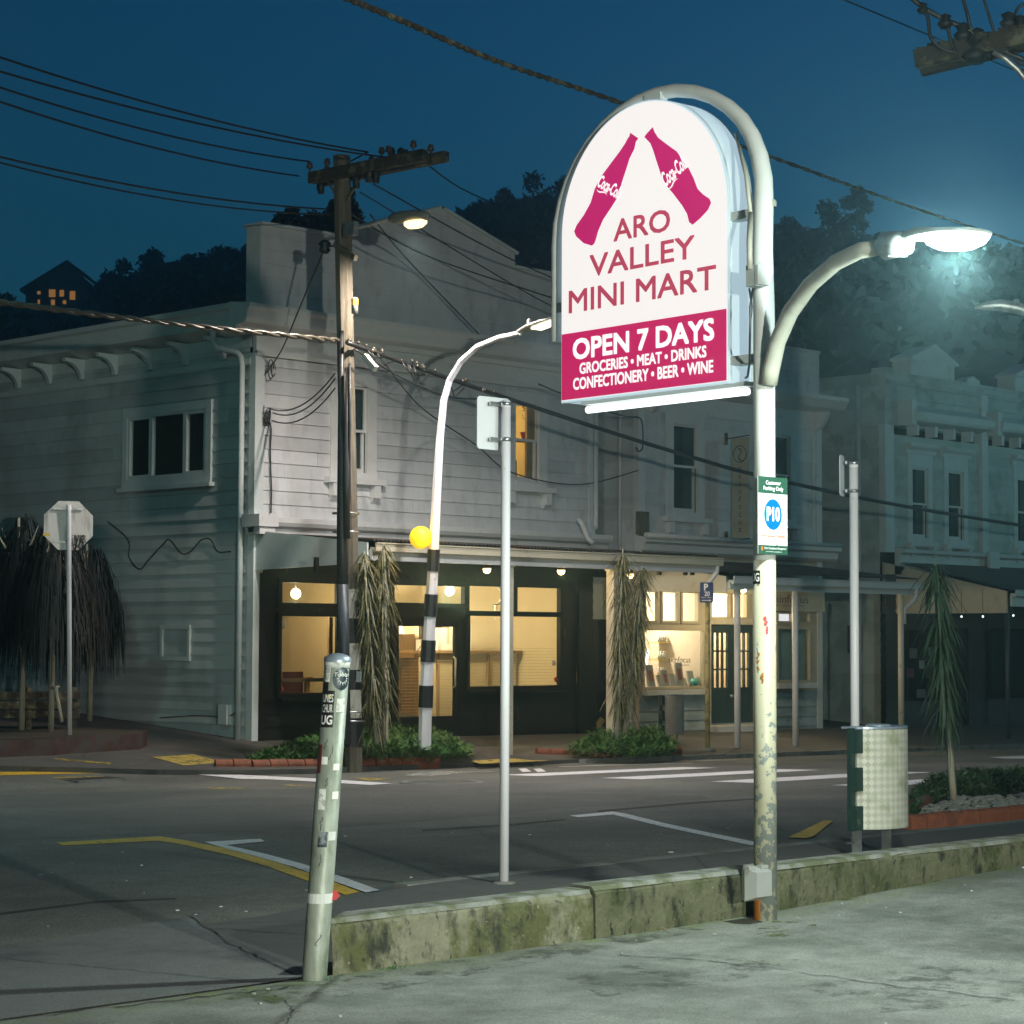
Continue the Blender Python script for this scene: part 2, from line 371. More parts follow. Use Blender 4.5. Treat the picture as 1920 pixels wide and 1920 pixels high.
mat('shrub', (.06, .17, .028), .6, var=.6, scale=9, col2=(.03, .085, .018), s2=3); mat('shrub_dark', (.04, .11, .025), .6, var=.5, scale=9)
mat('lance_leaf', (.17, .15, .06), .5, var=.7, scale=22, col2=(.05, .06, .025), s2=14); mat('lance_leaf_green', (.045, .085, .045), .5, var=.4, scale=10)
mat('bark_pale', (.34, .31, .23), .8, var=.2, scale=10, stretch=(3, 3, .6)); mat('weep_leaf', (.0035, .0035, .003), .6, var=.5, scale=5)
mat('tree_leaf', (.018, .028, .016), .65, var=.5, scale=1.2); mat('tree_leaf_dark', (.018, .018, .014), .7, var=.5, scale=1.2); mat('trunk', (.05, .045, .035), .9)
mat('stone', (.30, .30, .26), .8, var=.45, scale=9, bump=.2); mat('white_stone', (.6, .58, .5), .8, var=.2)
mat('dead_leaf', (.32, .2, .05), .6); mat('leaf_green', (.05, .16, .06), .5); mat('twig', (.2, .15, .06), .8); mat('litter_white', (.42, .42, .40), .6)
mat('bin_green', (.02, .045, .038), .4, var=.2, col2=(.1, .12, .06), s2=20, thr=(.62, .7)); mat('bin_lid', (.40, .47, .55), .35, .5, var=.1)
mat('box_grey', (.30, .31, .29), .35, var=.08); mat('box_side', (.16, .17, .14), .4); mat('rust', (.40, .13, .01), .8, var=.25, scale=9)
mat('house_blue', (.12, .2, .36), .7, var=.1)
mat('red_sticker', (.55, .05, .05), .5); mat('tape_white', (.66, .68, .64), .5, var=.1, scale=20); mat('dial_dark', (.03, .05, .07), .35, var=.4, scale=20, col2=(.22, .25, .26), s2=14, thr=(.5, .6))
def emitter(name, col, st): return mat(name, col, .5, emit=col, est=st, var=0)
mat('box_glow', (.34, .40, .42), .4, var=.03, emit=(.60, .80, .92), est=.62); mat('sign_face', (.05, .05, .05), .5, emit=(.955, .905, .875), est=1.0, var=0); mat('sign_red', (.10, .004, .02), .5, emit=(.53, .010, .105), est=1, var=0); mat('sign_letters', (.2, .2, .2), .5, emit=(1, .98, .97), est=1.0, var=0); emitter('tube_light', (.92, .97, 1), 2.2)
emitter('led_white', (.93, 1, .98), 60); emitter('led_warm', (1, .66, .27), 3.6); emitter('led_soft', (1, .86, .62), 3); emitter('beacon_glow', (1, .62, .02), 1.05)
emitter('spot_bulb', (1, .70, .28), 4); emitter('bulb_cream', (1, .80, .45), 2.4); emitter('ceiling_glow', (1, .84, .55), 4); emitter('amber_win', (1, .45, .10), .36); emitter('fairy', (.75, .95, .8), 2.5)
emitter('neon', (.9, .95, 1), 3); emitter('sign_lit', (1, .9, .95), 1.0); emitter('screen_blue', (.01, .16, .5), .55)
# the pylon's lower paint: flaked off to bare grey metal, more towards the ground
def flaked(name, col, under, z0, z1):
    m = mat(name, col, .42, var=.07, scale=4); t = m.node_tree; N = t.nodes; L = t.links; b = N['Principled BSDF']
    src = b.inputs['Base Color'].links[0].from_socket
    tc = N.new('ShaderNodeTexCoord'); n = N.new('ShaderNodeTexNoise'); n.inputs['Scale'].default_value = 17; n.inputs['Detail'].default_value = 7; n.inputs['Roughness'].default_value = .62
    L.new(tc.outputs['Object'], n.inputs['Vector'])
    sx = N.new('ShaderNodeSeparateXYZ'); L.new(tc.outputs['Object'], sx.inputs[0])
    mr = N.new('ShaderNodeMapRange'); mr.inputs[1].default_value = z0; mr.inputs[2].default_value = z1; mr.inputs[3].default_value = .10; mr.inputs[4].default_value = -.16; L.new(sx.outputs[2], mr.inputs[0])
    mx_ = N.new('ShaderNodeMapRange'); mx_.inputs[1].default_value = -.09; mx_.inputs[2].default_value = .09; mx_.inputs[3].default_value = -.07; mx_.inputs[4].default_value = .06; L.new(sx.outputs[0], mx_.inputs[0])
    ad = N.new('ShaderNodeMath'); L.new(n.outputs[0], ad.inputs[0]); L.new(mr.outputs[0], ad.inputs[1])
    a2 = N.new('ShaderNodeMath'); L.new(ad.outputs[0], a2.inputs[0]); L.new(mx_.outputs[0], a2.inputs[1])
    r = N.new('ShaderNodeValToRGB'); r.color_ramp.elements[0].position = .545; r.color_ramp.elements[1].position = .56; L.new(a2.outputs[0], r.inputs[0])
    mx = N.new('ShaderNodeMix'); mx.data_type = 'RGBA'; L.new(r.outputs[0], mx.inputs[0]); L.new(src, mx.inputs[6]); mx.inputs[7].default_value = lin(under)
    L.new(mx.outputs[2], b.inputs['Base Color'])
    bp = N.new('ShaderNodeBump'); bp.inputs['Strength'].default_value = .4; bp.inputs['Distance'].default_value = .004; bp.invert = True
    L.new(r.outputs[0], bp.inputs['Height']); L.new(bp.outputs[0], b.inputs['Normal']); return m
flaked('pylon_flaked', (.46, .435, .31), (.21, .235, .22), .5, 2.0)
# mossy old concrete of the car park wall: vertical streaks of moss and black lichen
def mossy(name, col, moss, black):
    m = mat(name, col, .9, var=.2, scale=9, bump=.5, bscale=30); t = m.node_tree; N = t.nodes; L = t.links; b = N['Principled BSDF']
    src = b.inputs['Base Color'].links[0].from_socket; tc = N.new('ShaderNodeTexCoord')
    for c, sc, st, lo, hi in ((moss, 3.2, (1, 1, .8), .46, .58), (black, 7.5, (1, 1, .5), .52, .64), (black, 19, (1, 1, .6), .60, .66), ([q * 1.9 for q in col], 26, (1, 1, 1), .64, .70)):
        mp = N.new('ShaderNodeMapping'); mp.inputs['Scale'].default_value = st; L.new(tc.outputs['Object'], mp.inputs[0])
        n = N.new('ShaderNodeTexNoise'); n.inputs['Scale'].default_value = sc; n.inputs['Detail'].default_value = 9; n.inputs['Roughness'].default_value = .68; L.new(mp.outputs[0], n.inputs['Vector'])
        r = N.new('ShaderNodeValToRGB'); r.color_ramp.elements[0].position = lo; r.color_ramp.elements[1].position = hi; L.new(n.outputs[0], r.inputs[0])
        mx = N.new('ShaderNodeMix'); mx.data_type = 'RGBA'; L.new(r.outputs[0], mx.inputs[0]); L.new(src, mx.inputs[6]); mx.inputs[7].default_value = lin(c); src = mx.outputs[2]
    L.new(src, b.inputs['Base Color']); return m
mossy('wall_pale', (.185, .178, .12), (.08, .084, .03), (.026, .028, .017)); mossy('wall_dark', (.10, .10, .055), (.045, .053, .017), (.010, .012, .007))
# galvanised post with grime
mat('post_galv', (.33, .36, .30), .5, .2, var=.22, scale=7, col2=(.15, .175, .12), s2=9, thr=(.46, .66), stretch=(1, 1, .4), bump=.15, bscale=30)
# chequer plate
def chequer(name, col):
    m, t, b = new_mat(name); N = t.nodes; L = t.links
    b.inputs['Base Color'].default_value = lin(col); b.inputs['Roughness'].default_value = .55; b.inputs['Specular IOR Level'].default_value = .25; b.inputs['Metallic'].default_value = .1
    uv = N.new('ShaderNodeUVMap'); mp = N.new('ShaderNodeMapping'); mp.inputs['Rotation'].default_value = (0, 0, PI / 4); mp.inputs['Scale'].default_value = (28, 28, 28); L.new(uv.outputs[0], mp.inputs[0])
    ck = N.new('ShaderNodeTexChecker'); ck.inputs['Scale'].default_value = 1; L.new(mp.outputs[0], ck.inputs[0])
    sp = N.new('ShaderNodeSeparateXYZ'); L.new(mp.outputs[0], sp.inputs[0])
    def strip(k):
        q = N.new('ShaderNodeMath'); q.operation = 'MULTIPLY'; q.inputs[1].default_value = 4 * 2 * PI; L.new(sp.outputs[k], q.inputs[0])
        w = N.new('ShaderNodeMath'); w.operation = 'SINE'; L.new(q.outputs[0], w.inputs[0]); return w.outputs[0]
    mx = N.new('ShaderNodeMix'); mx.data_type = 'FLOAT'; L.new(ck.outputs[1], mx.inputs[0]); L.new(strip(0), mx.inputs[2]); mx.inputs[3].default_value = -1
    bp = N.new('ShaderNodeBump'); bp.inputs['Strength'].default_value = .5; bp.inputs['Distance'].default_value = .003; L.new(mx.outputs[0], bp.inputs['Height']); L.new(bp.outputs[0], b.inputs['Normal'])
    cr = N.new('ShaderNodeMix'); cr.data_type = 'RGBA'; cr.inputs[6].default_value = lin([c * .90 for c in col]); cr.inputs[7].default_value = lin([c * 1.06 for c in col]); L.new(ck.outputs[1], cr.inputs[0])
    ns = N.new('ShaderNodeTexNoise'); ns.inputs['Scale'].default_value = 5; ns.inputs['Detail'].default_value = 6; L.new(uv.outputs[0], ns.inputs['Vector'])
    rr = N.new('ShaderNodeValToRGB'); rr.color_ramp.elements[0].position = .5; rr.color_ramp.elements[1].position = .75; L.new(ns.outputs[0], rr.inputs[0])
    c2 = N.new('ShaderNodeMix'); c2.data_type = 'RGBA'; L.new(rr.outputs[0], c2.inputs[0]); L.new(cr.outputs[2], c2.inputs[6]); c2.inputs[7].default_value = (.26, .29, .14, 1); L.new(c2.outputs[2], b.inputs['Base Color'])
    return m
chequer('chequer', (.56, .55, .46)); chequer('chequer_steel', (.38, .38, .35))
# ---------------------------------------------------------------- ground, road, paths
sheet([(-400, -200), (600, -200), (600, 600), (-400, 600)], lambda a, b: -2.2, 'ground', 'hill_dark', cell=2000)
sheet([(-15, 7.6), (70, 7.6), (70, 24.5), (20.8, 24.5), (20.8, 45), (5, 45), (-15, 24.5)], road_z, 'road', 'tarmac', cell=1.0)
sheet([(-12, -9), (40, -9), (40, 7.86), (-12, 7.80)], lot_z, 'car_park', 'lot_concrete', cell=1.0)
KL = [onG(x, y, walk_z) for x, y in ((0, 1782), (180, 1748), (396, 1712), (578, 1690), (712, 1674))]
sheet([(-8, 7.8), (6.6, 7.84), (7.55, 9.95)] + [(p.x, p.y) for p in KL[2::-1]] + [(-8, 9.4)], walk_z, 'footpath_apron', 'tarmac_apron', cell=.5, off=.004)
for px, m in (([(0, 1782), (200, 1748), (350, 1722), (395, 1712), (420, 1724), (240, 1770), (0, 1800)], 'tarmac_patch'),):
    pass
sheet([(6.6, 7.84), (60, 7.84), (60, 10.12), (9.3, 10.12), (8.4, 10.07), (7.55, 9.95)], walk_z, 'footpath', 'tarmac_walk', cell=.5, off=.003)
kb = MB()
for k in range(44): kb.box(9.3 + k * 1.15, 9.3 + k * 1.15 + 1.14, 10.12, 10.25, -.3, .034)
kb.build('kerb', 'kerb_concrete')['kind'] = 'structure'
FK = [(6, 45), (6, 27.6), (13, 27.3), (16.2, 26.5), (17.6, 25.7), (18.4, 25.2), (19.5, 24.75), (21, 24.45), (60, 24.45), (60, 45)]
sheet(FK, far_z, 'far_footpath', 'far_walk', cell=.9, skirt=.3)
kb = MB()
for k in range(26):
    a = 26.2 + k * 1.2; z = far_z(a, 24.4)
    kb.box(a, a + 1.19, 24.28, 24.43, z - .3, z + .006)
kb.build('far_kerb', 'kerb_concrete')['kind'] = 'structure'

RB_ = [onG(x, y, road_z) for x, y in ((-40, 1492), (300, 1483), (620, 1478), (960, 1486), (1320, 1492), (1330, 1499), (1100, 1512), (800, 1540), (560, 1556), (260, 1566), (-40, 1578))]
sheet([(p.x, p.y) for p in RB_], road_z, 'road_patch', 'tarmac_band', cell=.8, off=.0015)
for px in ([(1120, 1520), (1300, 1504), (1420, 1497), (1422, 1499), (1302, 1507), (1122, 1523)], [(790, 1556), (960, 1545), (1060, 1536), (1061, 1538), (962, 1548), (792, 1559)], [(0, 1712), (180, 1690), (330, 1684), (331, 1686), (181, 1693), (0, 1716)]):
    sheet([(p.x, p.y) for p in (onG(x, y, road_z) for x, y in px)], road_z, 'road_seam', 'joint', cell=.8, off=.0025)
def crack(px, zf, w=.007, off=.004):
    random.seed(len(px)); P = []
    for (xa, ya), (xb, yb) in zip(px, px[1:]):
        for k in range(7): t = k / 7; P.append(onG(xa + (xb - xa) * t + random.uniform(-5, 5), ya + (yb - ya) * t + random.uniform(-2.2, 2.2), zf))
    mb = MB()
    for A, B in zip(P, P[1:]):
        d = (B - A).normalized(); n = Vector((-d.y, d.x, 0)) * w * random.uniform(.3, 1); q = [A + n, A - n, B - n * .8, B + n * .8]; mb.poly([Vector((v.x, v.y, zf(v.x, v.y) + off)) for v in q])
    mb.build('crack', 'joint')['kind'] = 'structure'
crack([(1155, 1790), (1330, 1803), (1560, 1832), (1780, 1862), (1930, 1880)], lot_z); crack([(515, 1868), (545, 1885), (548, 1900), (530, 1925)], lot_z, .004); crack([(0, 1916), (220, 1888), (420, 1866), (560, 1850)], lot_z, .012); crack([(360, 1722), (430, 1770), (490, 1800), (558, 1832)], walk_z, .007, .008); crack([(1460, 1572), (1600, 1566), (1720, 1552)], road_z, .012)

for px, m in (([(1425, 1728), (1470, 1728), (1530, 1735), (1535, 1752), (1480, 1762), (1420, 1755)], 'moss_stain'), ([(620, 1838), (1080, 1764), (1420, 1702), (1420, 1722), (1085, 1792), (700, 1862), (560, 1880)], 'damp_stain'), ([(470, 1850), (600, 1845), (640, 1860), (520, 1885), (420, 1875)], 'moss_stain'), ([(1490, 1690), (1910, 1606), (1910, 1622), (1560, 1694)], 'moss_stain'), ([(1050, 1830), (1300, 1790), (1500, 1800), (1350, 1850), (1130, 1870)], 'damp_stain'), ([(1500, 1850), (1800, 1800), (1920, 1830), (1920, 1880), (1650, 1900)], 'damp_stain')):
    sheet([(p.x, p.y) for p in (onG(x, y, lot_z) for x, y in px)], lot_z, 'ground_stain', m, cell=.5, off=.003 if m == 'damp_stain' else .005)

# painted markings -------------------------------------------------
def marking(px, name, m, zf=road_z, off=.004):
    pts = [onG(x, y, zf) for x, y in px]; return sheet([(p.x, p.y) for p in pts], zf, name, m, cell=.6, off=off)
def stripe(px, w, name, m, zf=road_z, off=.004):
    P = [onG(x, y, zf) for x, y in px]; L = []; Rr = []
    for k, p in enumerate(P):
        d = P[min(k + 1, len(P) - 1)] - P[max(k - 1, 0)]; d.z = 0; d.normalize(); n = Vector((-d.y, d.x, 0)) * w / 2
        L.append(p + n); Rr.append(p - n)
    return sheet([(p.x, p.y) for p in L + Rr[::-1]], zf, name, m, cell=.5, off=off)
marking([(106, 1580), (300, 1569), (345, 1576), (440, 1594), (520, 1618), (600, 1645), (674, 1673), (648, 1679), (575, 1652), (500, 1625), (430, 1604), (340, 1584), (296, 1577), (118, 1586)], 'yellow_line', 'paint_yellow')
marking([(383, 1580), (488, 1574), (497, 1579), (425, 1586), (500, 1603), (570, 1622), (640, 1645), (712, 1671), (686, 1675), (620, 1652), (550, 1627), (480, 1607), (405, 1587)], 'white_line', 'paint_white', off=.007)
marking([(1068, 1530), (1148, 1522), (1172, 1526), (1250, 1545), (1330, 1562), (1418, 1580), (1410, 1586), (1320, 1567), (1240, 1550), (1150, 1528), (1084, 1533)], 'white_line', 'paint_white')
marking([(1478, 1572), (1545, 1540), (1562, 1541), (1525, 1570), (1512, 1574)], 'yellow_line', 'paint_yellow', off=.010)
marking([(0, 1448), (170, 1446), (330, 1445.5), (330, 1449), (170, 1450.5), (0, 1454)], 'yellow_line', 'paint_yellow')
marking([(330, 1446.5), (420, 1445.5), (520, 1447), (520, 1449), (420, 1449.5), (330, 1450)], 'yellow_line', 'paint_yellow_faint')
marking([(322, 1447.5), (400, 1451), (520, 1457), (620, 1462), (735, 1470), (695, 1473), (600, 1467), (500, 1462), (400, 1456), (345, 1451)], 'white_line', 'paint_white', off=.008)
for q in ([(95, 1458), (195, 1455.5), (228, 1460), (140, 1464)], [(386, 1477), (400, 1480), (465, 1479), (440, 1477.5)], [(525, 1471), (545, 1474), (600, 1473)], [(665, 1459), (690, 1464), (735, 1461), (700, 1459)]):
    marking(q, 'yellow_patch', 'paint_yellow_faint')
for q in ([(286, 1420), (362, 1415), (420, 1430), (345, 1436)],): marking(q, 'tactile_paving', 'tactile', far_z, .006)
marking([(885, 1427), (960, 1423), (1040, 1427), (900, 1433)], 'tactile_paving', 'tactile', lambda a, b: max(far_z(a, b), road_z(a, b)), .008)
marking([(100, 1422), (210, 1431), (205, 1434), (105, 1425)], 'yellow_line', 'paint_yellow_faint', far_z, .006)
# zebra crossing: bars along the street, laid out across it
for k, b0 in enumerate((13.6, 15.5, 17.4, 19.3, 21.2)):
    sheet([(21.9, b0), (25.8, b0), (25.8, b0 + .72), (21.9, b0 + .72)], road_z, 'crossing_bar', 'paint_white', cell=.8, off=.004)
stripe([(955, 1437), (1080, 1432.5), (1230, 1428), (1380, 1425)], .16, 'white_line', 'paint_white')
stripe([(1050, 1438), (1180, 1434), (1300, 1431)], .14, 'white_line', 'paint_white')
for x in (978, 1006): marking([(x - 6, 1442), (x + 8, 1441), (x + 18, 1447), (x + 2, 1448)], 'white_bar', 'paint_white')
stripe([(800, 1443), (960, 1440)], .12, 'white_line', 'paint_faint')
# faded cycle symbol
for q in ([(756, 1454), (790, 1448), (850, 1446), (880, 1448), (850, 1452), (800, 1456)],):
    marking(q, 'cycle_marking', 'paint_faint')
stripe([(870, 1448), (925, 1446.5)], .2, 'cycle_marking', 'paint_faint')
marking([(1855, 1420), (1925, 1417), (1925, 1423), (1885, 1423)], 'white_line', 'paint_white')
# manhole covers in the road
def manhole(px, py, r, label):
    p = onG(px, py, road_z); mb = MB(); mb.lathe((p.x, p.y, p.z + .001), [(0, .006), (r * .86, .006), (r * .88, .012), (r, .012), (r + .01, 0)], 28)
    mb2 = MB()
    for k in range(-4, 5):
        h = math.sqrt(max(.01, (r * .8) ** 2 - (k * r * .19) ** 2)); mb2.box(p.x - h, p.x + h, p.y + k * r * .19 - .012, p.y + k * r * .19 + .012, p.z + .0075, p.z + .013)
    o = thing('manhole_cover', label, 'manhole cover', p); mb.build('rim', 'kerb_concrete', o); mb2.build('cover_ribs', 'steel', o)
manhole(828, 1467, .55, 'round ribbed manhole cover set in the tarmac past the faded cycle marking')
def hatch(px, py, w, label):
    p = onG(px, py, road_z); o = thing('service_cover', label, 'service cover', p)
    mb = MB(); mb.box(p.x - w, p.x + w, p.y - .3, p.y + .3, p.z - .02, p.z + .012); mb.build('frame', 'kerb_concrete', o)
    mb = MB(); mb.box(p.x - w + .05, p.x + w - .05, p.y - .25, p.y + .25, p.z + .0, p.z + .016); mb.build('lid', 'joint', o)
hatch(172, 1461, .42, 'rectangular iron service cover by the yellow edge line at the side street')

# ---------------------------------------------------------------- the car park wall
WT = .262
def wall_block(a0, a1, m, name, label, h):
    o = thing(name, label, 'low wall', ((a0 + a1) / 2, 7.95, 0)); random.seed(int(a0 * 10))
    n = max(2, int((a1 - a0) / .25)); mb = MB(); cols = []; sh = lambda a: max(a, a0 + (.22 if a0 < 7 else 0))
    for k in range(n + 1):
        a = a0 + (a1 - a0) * k / n; j = lambda s: random.uniform(-s, s)
        cols.append([mb.vert(q) for q in ((a, 7.815 + j(.006), lot_z(a, 7) - .2), (a, 7.815 + j(.006), lot_z(a, 7) + .05), (a, 7.825 + j(.006), h - .03 + j(.006)), (a, 7.845, h - .004 + j(.004)), (sh(a) , 8.005, h + j(.004)), (sh(a), 8.02, h - .03), (sh(a), 8.02, -.25))])
    for A, B in zip(cols, cols[1:]):
        for q in range(6): mb.face((A[q], B[q], B[q + 1], A[q + 1]))
    mb.face(cols[0]); mb.face(cols[-1][::-1]); mb.build('wall_body', m, o)
    mb = MB(); cols = []
    for k in range(n + 1):
        a = a0 + .004 + (a1 - a0 - .008) * k / n; cols.append([mb.vert(q) for q in ((a, 7.835 + random.uniform(-.008, .004), h - .012), (a, 7.85 + random.uniform(-.008, .008), h + .010), (sh(a), 8.0, h + .012), (sh(a), 8.01, h - .01))])
    for A, B in zip(cols, cols[1:]):
        for q in range(3): mb.face((A[q], B[q], B[q + 1], A[q + 1]))
    mb.face(cols[0]); mb.face(cols[-1][::-1])
    mb.build('coping', 'concrete_cap', o)
wall_block(6.72, 8.50, 'wall_pale', 'concrete_wall', 'paler low concrete wall block beside the leaning sticker covered post', .245)
wall_block(8.515, 30, 'wall_dark', 'concrete_wall', 'long dark mossy low concrete wall running behind the pylon sign', .258)
# ---------------------------------------------------------------- buildings
YF = 28.0
def cut(spans, lo, hi):
    out_ = []
    for a, b in spans:
        if hi <= a or lo >= b: out_.append((a, b)); continue
        if lo > a: out_.append((a, lo))
        if hi < b: out_.append((hi, b))
    return out_
def boards(mb, u0, u1, z0, z1, P, holes=(), bh=.225, lap=.022, jit=.0):
    """lapped weatherboards; P(u, z, off) gives the point, off = how far it stands proud"""
    n = int(math.ceil((z1 - z0) / bh)); rs = random.Random(int(u0 * 7 + z0 * 3))
    for r in range(n):
        za, zb = z0 + r * bh, min(z1, z0 + (r + 1) * bh)
        jn = sorted(u0 + (u1 - u0) * rs.random() for _ in range(max(1, int((u1 - u0) / 4.5)))); tn = [rs.choice((0, 0, 1, 2)) for _ in range(len(jn) + 1)]
        cuts = sorted({za, zb} | {z for h in holes for z in h[2:4] if za < z < zb})
        for a, b in zip(cuts, cuts[1:]):
            sp = [(u0, u1)]
            for h in holes:
                if h[2] < b - 1e-6 and h[3] > a + 1e-6: sp = cut(sp, h[0], h[1])
            oa, ob = lap * (1 - (a - za) / bh), lap * (1 - (b - za) / bh)
            sq = []
            for p, q in sp:
                e = [p] + [j for j in jn if p < j < q] + [q]; sq += [(x + (.003 if i else 0), y, tn[sum(j < (x + y) / 2 for j in jn)]) for i, (x, y) in enumerate(zip(e, e[1:]))]
            for p, q, t_ in sq:
                mb.mi = t_
                mb.poly([P(p, a, oa), P(q, a, oa), P(q, b, ob), P(p, b, ob)])
                if a == za: mb.poly([P(p, a, 0), P(q, a, 0), P(q, a, oa), P(p, a, oa)])
    mb.mi = 0
def front(y): return lambda u, z, o: (u, y - o, z)
def side(x): return lambda u, z, o: (x - o, u, z)
def room(parent, x0, x1, y0, y1, z0, z1, m, mf=None, name='interior'):
    mb = MB(); mb.poly([(x0, y1, z0), (x1, y1, z0), (x1, y1, z1), (x0, y1, z1)]); mb.poly([(x0, y0, z0), (x0, y1, z0), (x0, y1, z1), (x0, y0, z1)])
    mb.poly([(x1, y0, z0), (x1, y1, z0), (x1, y1, z1), (x1, y0, z1)]); mb.poly([(x0, y0, z1), (x1, y0, z1), (x1, y1, z1), (x0, y1, z1)])
    mb.mi = 1; mb.poly([(x0, y0, z0), (x1, y0, z0), (x1, y1, z0), (x0, y1, z0)])
    return mb.build(name, [m, mf or m], parent)
def pane_y(parent, x0, x1, z0, z1, y):
    mb = MB(); mb.box(x0, x1, y, y + .006, z0, z1); return mb.build('pane', 'pane', parent)
def frame_y(mb, x0, x1, z0, z1, y0, y1, w, wt=None, wb=None):
    wt = wt or w; wb = wb or w
    mb.box(x0, x0 + w, y0, y1, z0, z1); mb.box(x1 - w, x1, y0, y1, z0, z1)
    mb.box(x0 + w, x1 - w, y0, y1, z1 - wt, z1); mb.box(x0 + w, x1 - w, y0, y1, z0, z0 + wb)
def sash_window(parent, x0, x1, z0, z1, y, trim, zmid, fw=.21, head=.2, hood=0, sill_w=.12, sash='trim_white', inside='dark_room', depth=.8, raised=0):
    """glass opening x0..x1, z0..z1 in a wall at y; board architrave, two sashes, sill on two brackets"""
    mb = MB(); mb.box(x0 - fw, x0, y - .05, y + .02, z0 - .10, z1 + head); mb.box(x1, x1 + fw, y - .05, y + .02, z0 - .10, z1 + head); mb.box(x0, x1, y - .047, y + .02, z1, z1 + head)
    w = mb.build('window', trim, parent)
    mb = MB(); mb.box(x0 - fw - sill_w, x1 + fw + sill_w, y - .17, y + .01, z0 - .20, z0 - .105); mb.box(x0, x1, y - .06, y + .02, z0 - .10, z0 - .002); mb.build('sill', trim, w)
    for q in (x0 - fw + .05, x1 + fw - .05):
        mb = MB(); mb.box(q - .07, q + .07, y - .15, y - .02, z0 - .42, z0 - .205); mb.prism([(q - .06, y - .02, z0 - .5), (q - .06, y - .11, z0 - .425), (q - .06, y - .02, z0 - .425)], (.12, 0, 0)); mb.build('bracket', trim, w)
    if hood:
        mb = MB(); mb.sweep_x([(y + .01, z1 + head), (y - .08, z1 + head), (y - .09, z1 + head + .08), (y - .19, z1 + head + .14), (y - .21, z1 + head + .21), (y + .01, z1 + head + .25)], x0 - fw - .1, x1 + fw + .1); mb.build('hood', trim, w)
    mb = MB(); frame_y(mb, x0, x1, zmid - .03, z1, y + .0, y + .035, .045); frame_y(mb, x0, x1, z0 + raised, zmid + .02 + raised, y + .045, y + .08, .055, .045, .08)
    s_ = mb.build('sash', sash, w)
    pane_y(w, x0 + .045, x1 - .045, zmid + .015, z1 - .045, y + .015); pane_y(w, x0 + .055, x1 - .055, z0 + raised + .08, zmid - .03 + raised, y + .06)
    if inside == 'dark_room':
        room(w, x0 - .15, x1 + .15, y + .09, y + .09 + depth, z0 - .05, z1 + .1, 'dark_room', name='reveal')
        mb = MB(); mb.box(x1 - .22, x1 + .1, y + .14, y + .16, z0, z1); mb.build('curtain', 'curtain_dark', w)
    return w
def boxes(name, m, parent, *bs):
    for b in bs: mb = MB(); mb.box(*b); mb.build(name, m, parent)
def pipe(parent, pts, r=.04, m='trim_white', name='downpipe'):
    mb = MB(); mb.tube(pts, r, 10)
    return mb.build(name, m, parent)
def gutter(parent, x0, x1, y, z, m='trim_side', r=.075):
    mb = MB(); pr = [(y + .02, z), (y - .02, z - .01), (y - .08, z - .05), (y - .11, z - .03), (y - .115, z + .07), (y - .135, z + .085), (y - .135, z + .1), (y - .10, z + .1), (y - .09, z + .02), (y + .02, z + .03)]
    mb.sweep_x(pr, x0, x1); return mb.build('gutter', m, parent)
def corrugated(parent, x0, x1, ya, za, yb, zb, m='iron_roof', pitch=.085, amp=.012, name='verandah_roof', along='x'):
    mb = MB(); n = int((x1 - x0) / pitch * 6); A = []; B = []
    for k in range(n + 1):
        x = x0 + (x1 - x0) * k / n; w = amp * math.cos(2 * PI * (x - x0) / pitch)
        A.append((mb.vert((x, ya, za + w)), mb.vert((x, ya, za + w - .006)))); B.append((mb.vert((x, yb, zb + w)), mb.vert((x, yb, zb + w - .006))))
    for k in range(n):
        mb.face((A[k][0], A[k + 1][0], B[k + 1][0], B[k][0])); mb.face((A[k][1], B[k][1], B[k + 1][1], A[k + 1][1])); mb.face((A[k][0], A[k][1], A[k + 1][1], A[k + 1][0]))
    return mb.build(name, m, parent)
def verandah_post(parent, x, y, ztop, w, m, zb=None, round_=False):
    zb = far_z(x, y) if zb is None else zb; mb = MB()
    if round_: mb.tube([(x, y, zb - .02), (x, y, ztop)], w / 2, 12)
    else:
        mb.box(x - w / 2, x + w / 2, y - w / 2, y + w / 2, zb - .02, ztop); mb.box(x - w / 2 - .02, x + w / 2 + .02, y - w / 2 - .02, y + w / 2 + .02, ztop - .16, ztop - .1)
    return mb.build('post', m, parent)

# ================= corner shop (black shopfront) =================
A0, A1 = 22.31, 30.4
shop = thing('corner_shop', 'two storey weatherboard corner shop with black ground floor front and stepped gable parapet', 'shop building', (A0, YF, -.1))
W1 = (24.10, 24.70, 4.36, 5.83); W2 = (28.28, 28.90, 4.44, 5.86)
holes = [(W1[0] - .1, W1[1] + .1, W1[2] - .05, W1[3] + .1), (W2[0] - .1, W2[1] + .1, W2[2] - .05, W2[3] + .1)]
mb = MB(); boards(mb, A0 + .16, A1 - .14, 3.52, 6.15, front(YF), holes); mb.build('front_wall', tones('boards_white'), shop)
LW = (29.16, 31.55, 4.2, 5.45)
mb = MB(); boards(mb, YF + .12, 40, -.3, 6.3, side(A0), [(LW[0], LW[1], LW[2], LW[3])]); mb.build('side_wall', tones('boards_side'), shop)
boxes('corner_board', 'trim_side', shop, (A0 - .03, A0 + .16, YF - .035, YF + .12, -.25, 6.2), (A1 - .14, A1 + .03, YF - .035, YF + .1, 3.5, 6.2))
mb = MB(); mb.poly([(A1, YF, -.3), (A1, 40, -.3), (A1, 40, 6.9), (A1, YF, 6.9)]); mb.poly([(A0, 40, -.3), (A1, 40, -.3), (A1, 40, 6.9), (A0, 40, 6.9)]); mb.build('party_wall', 'boards_side', shop)
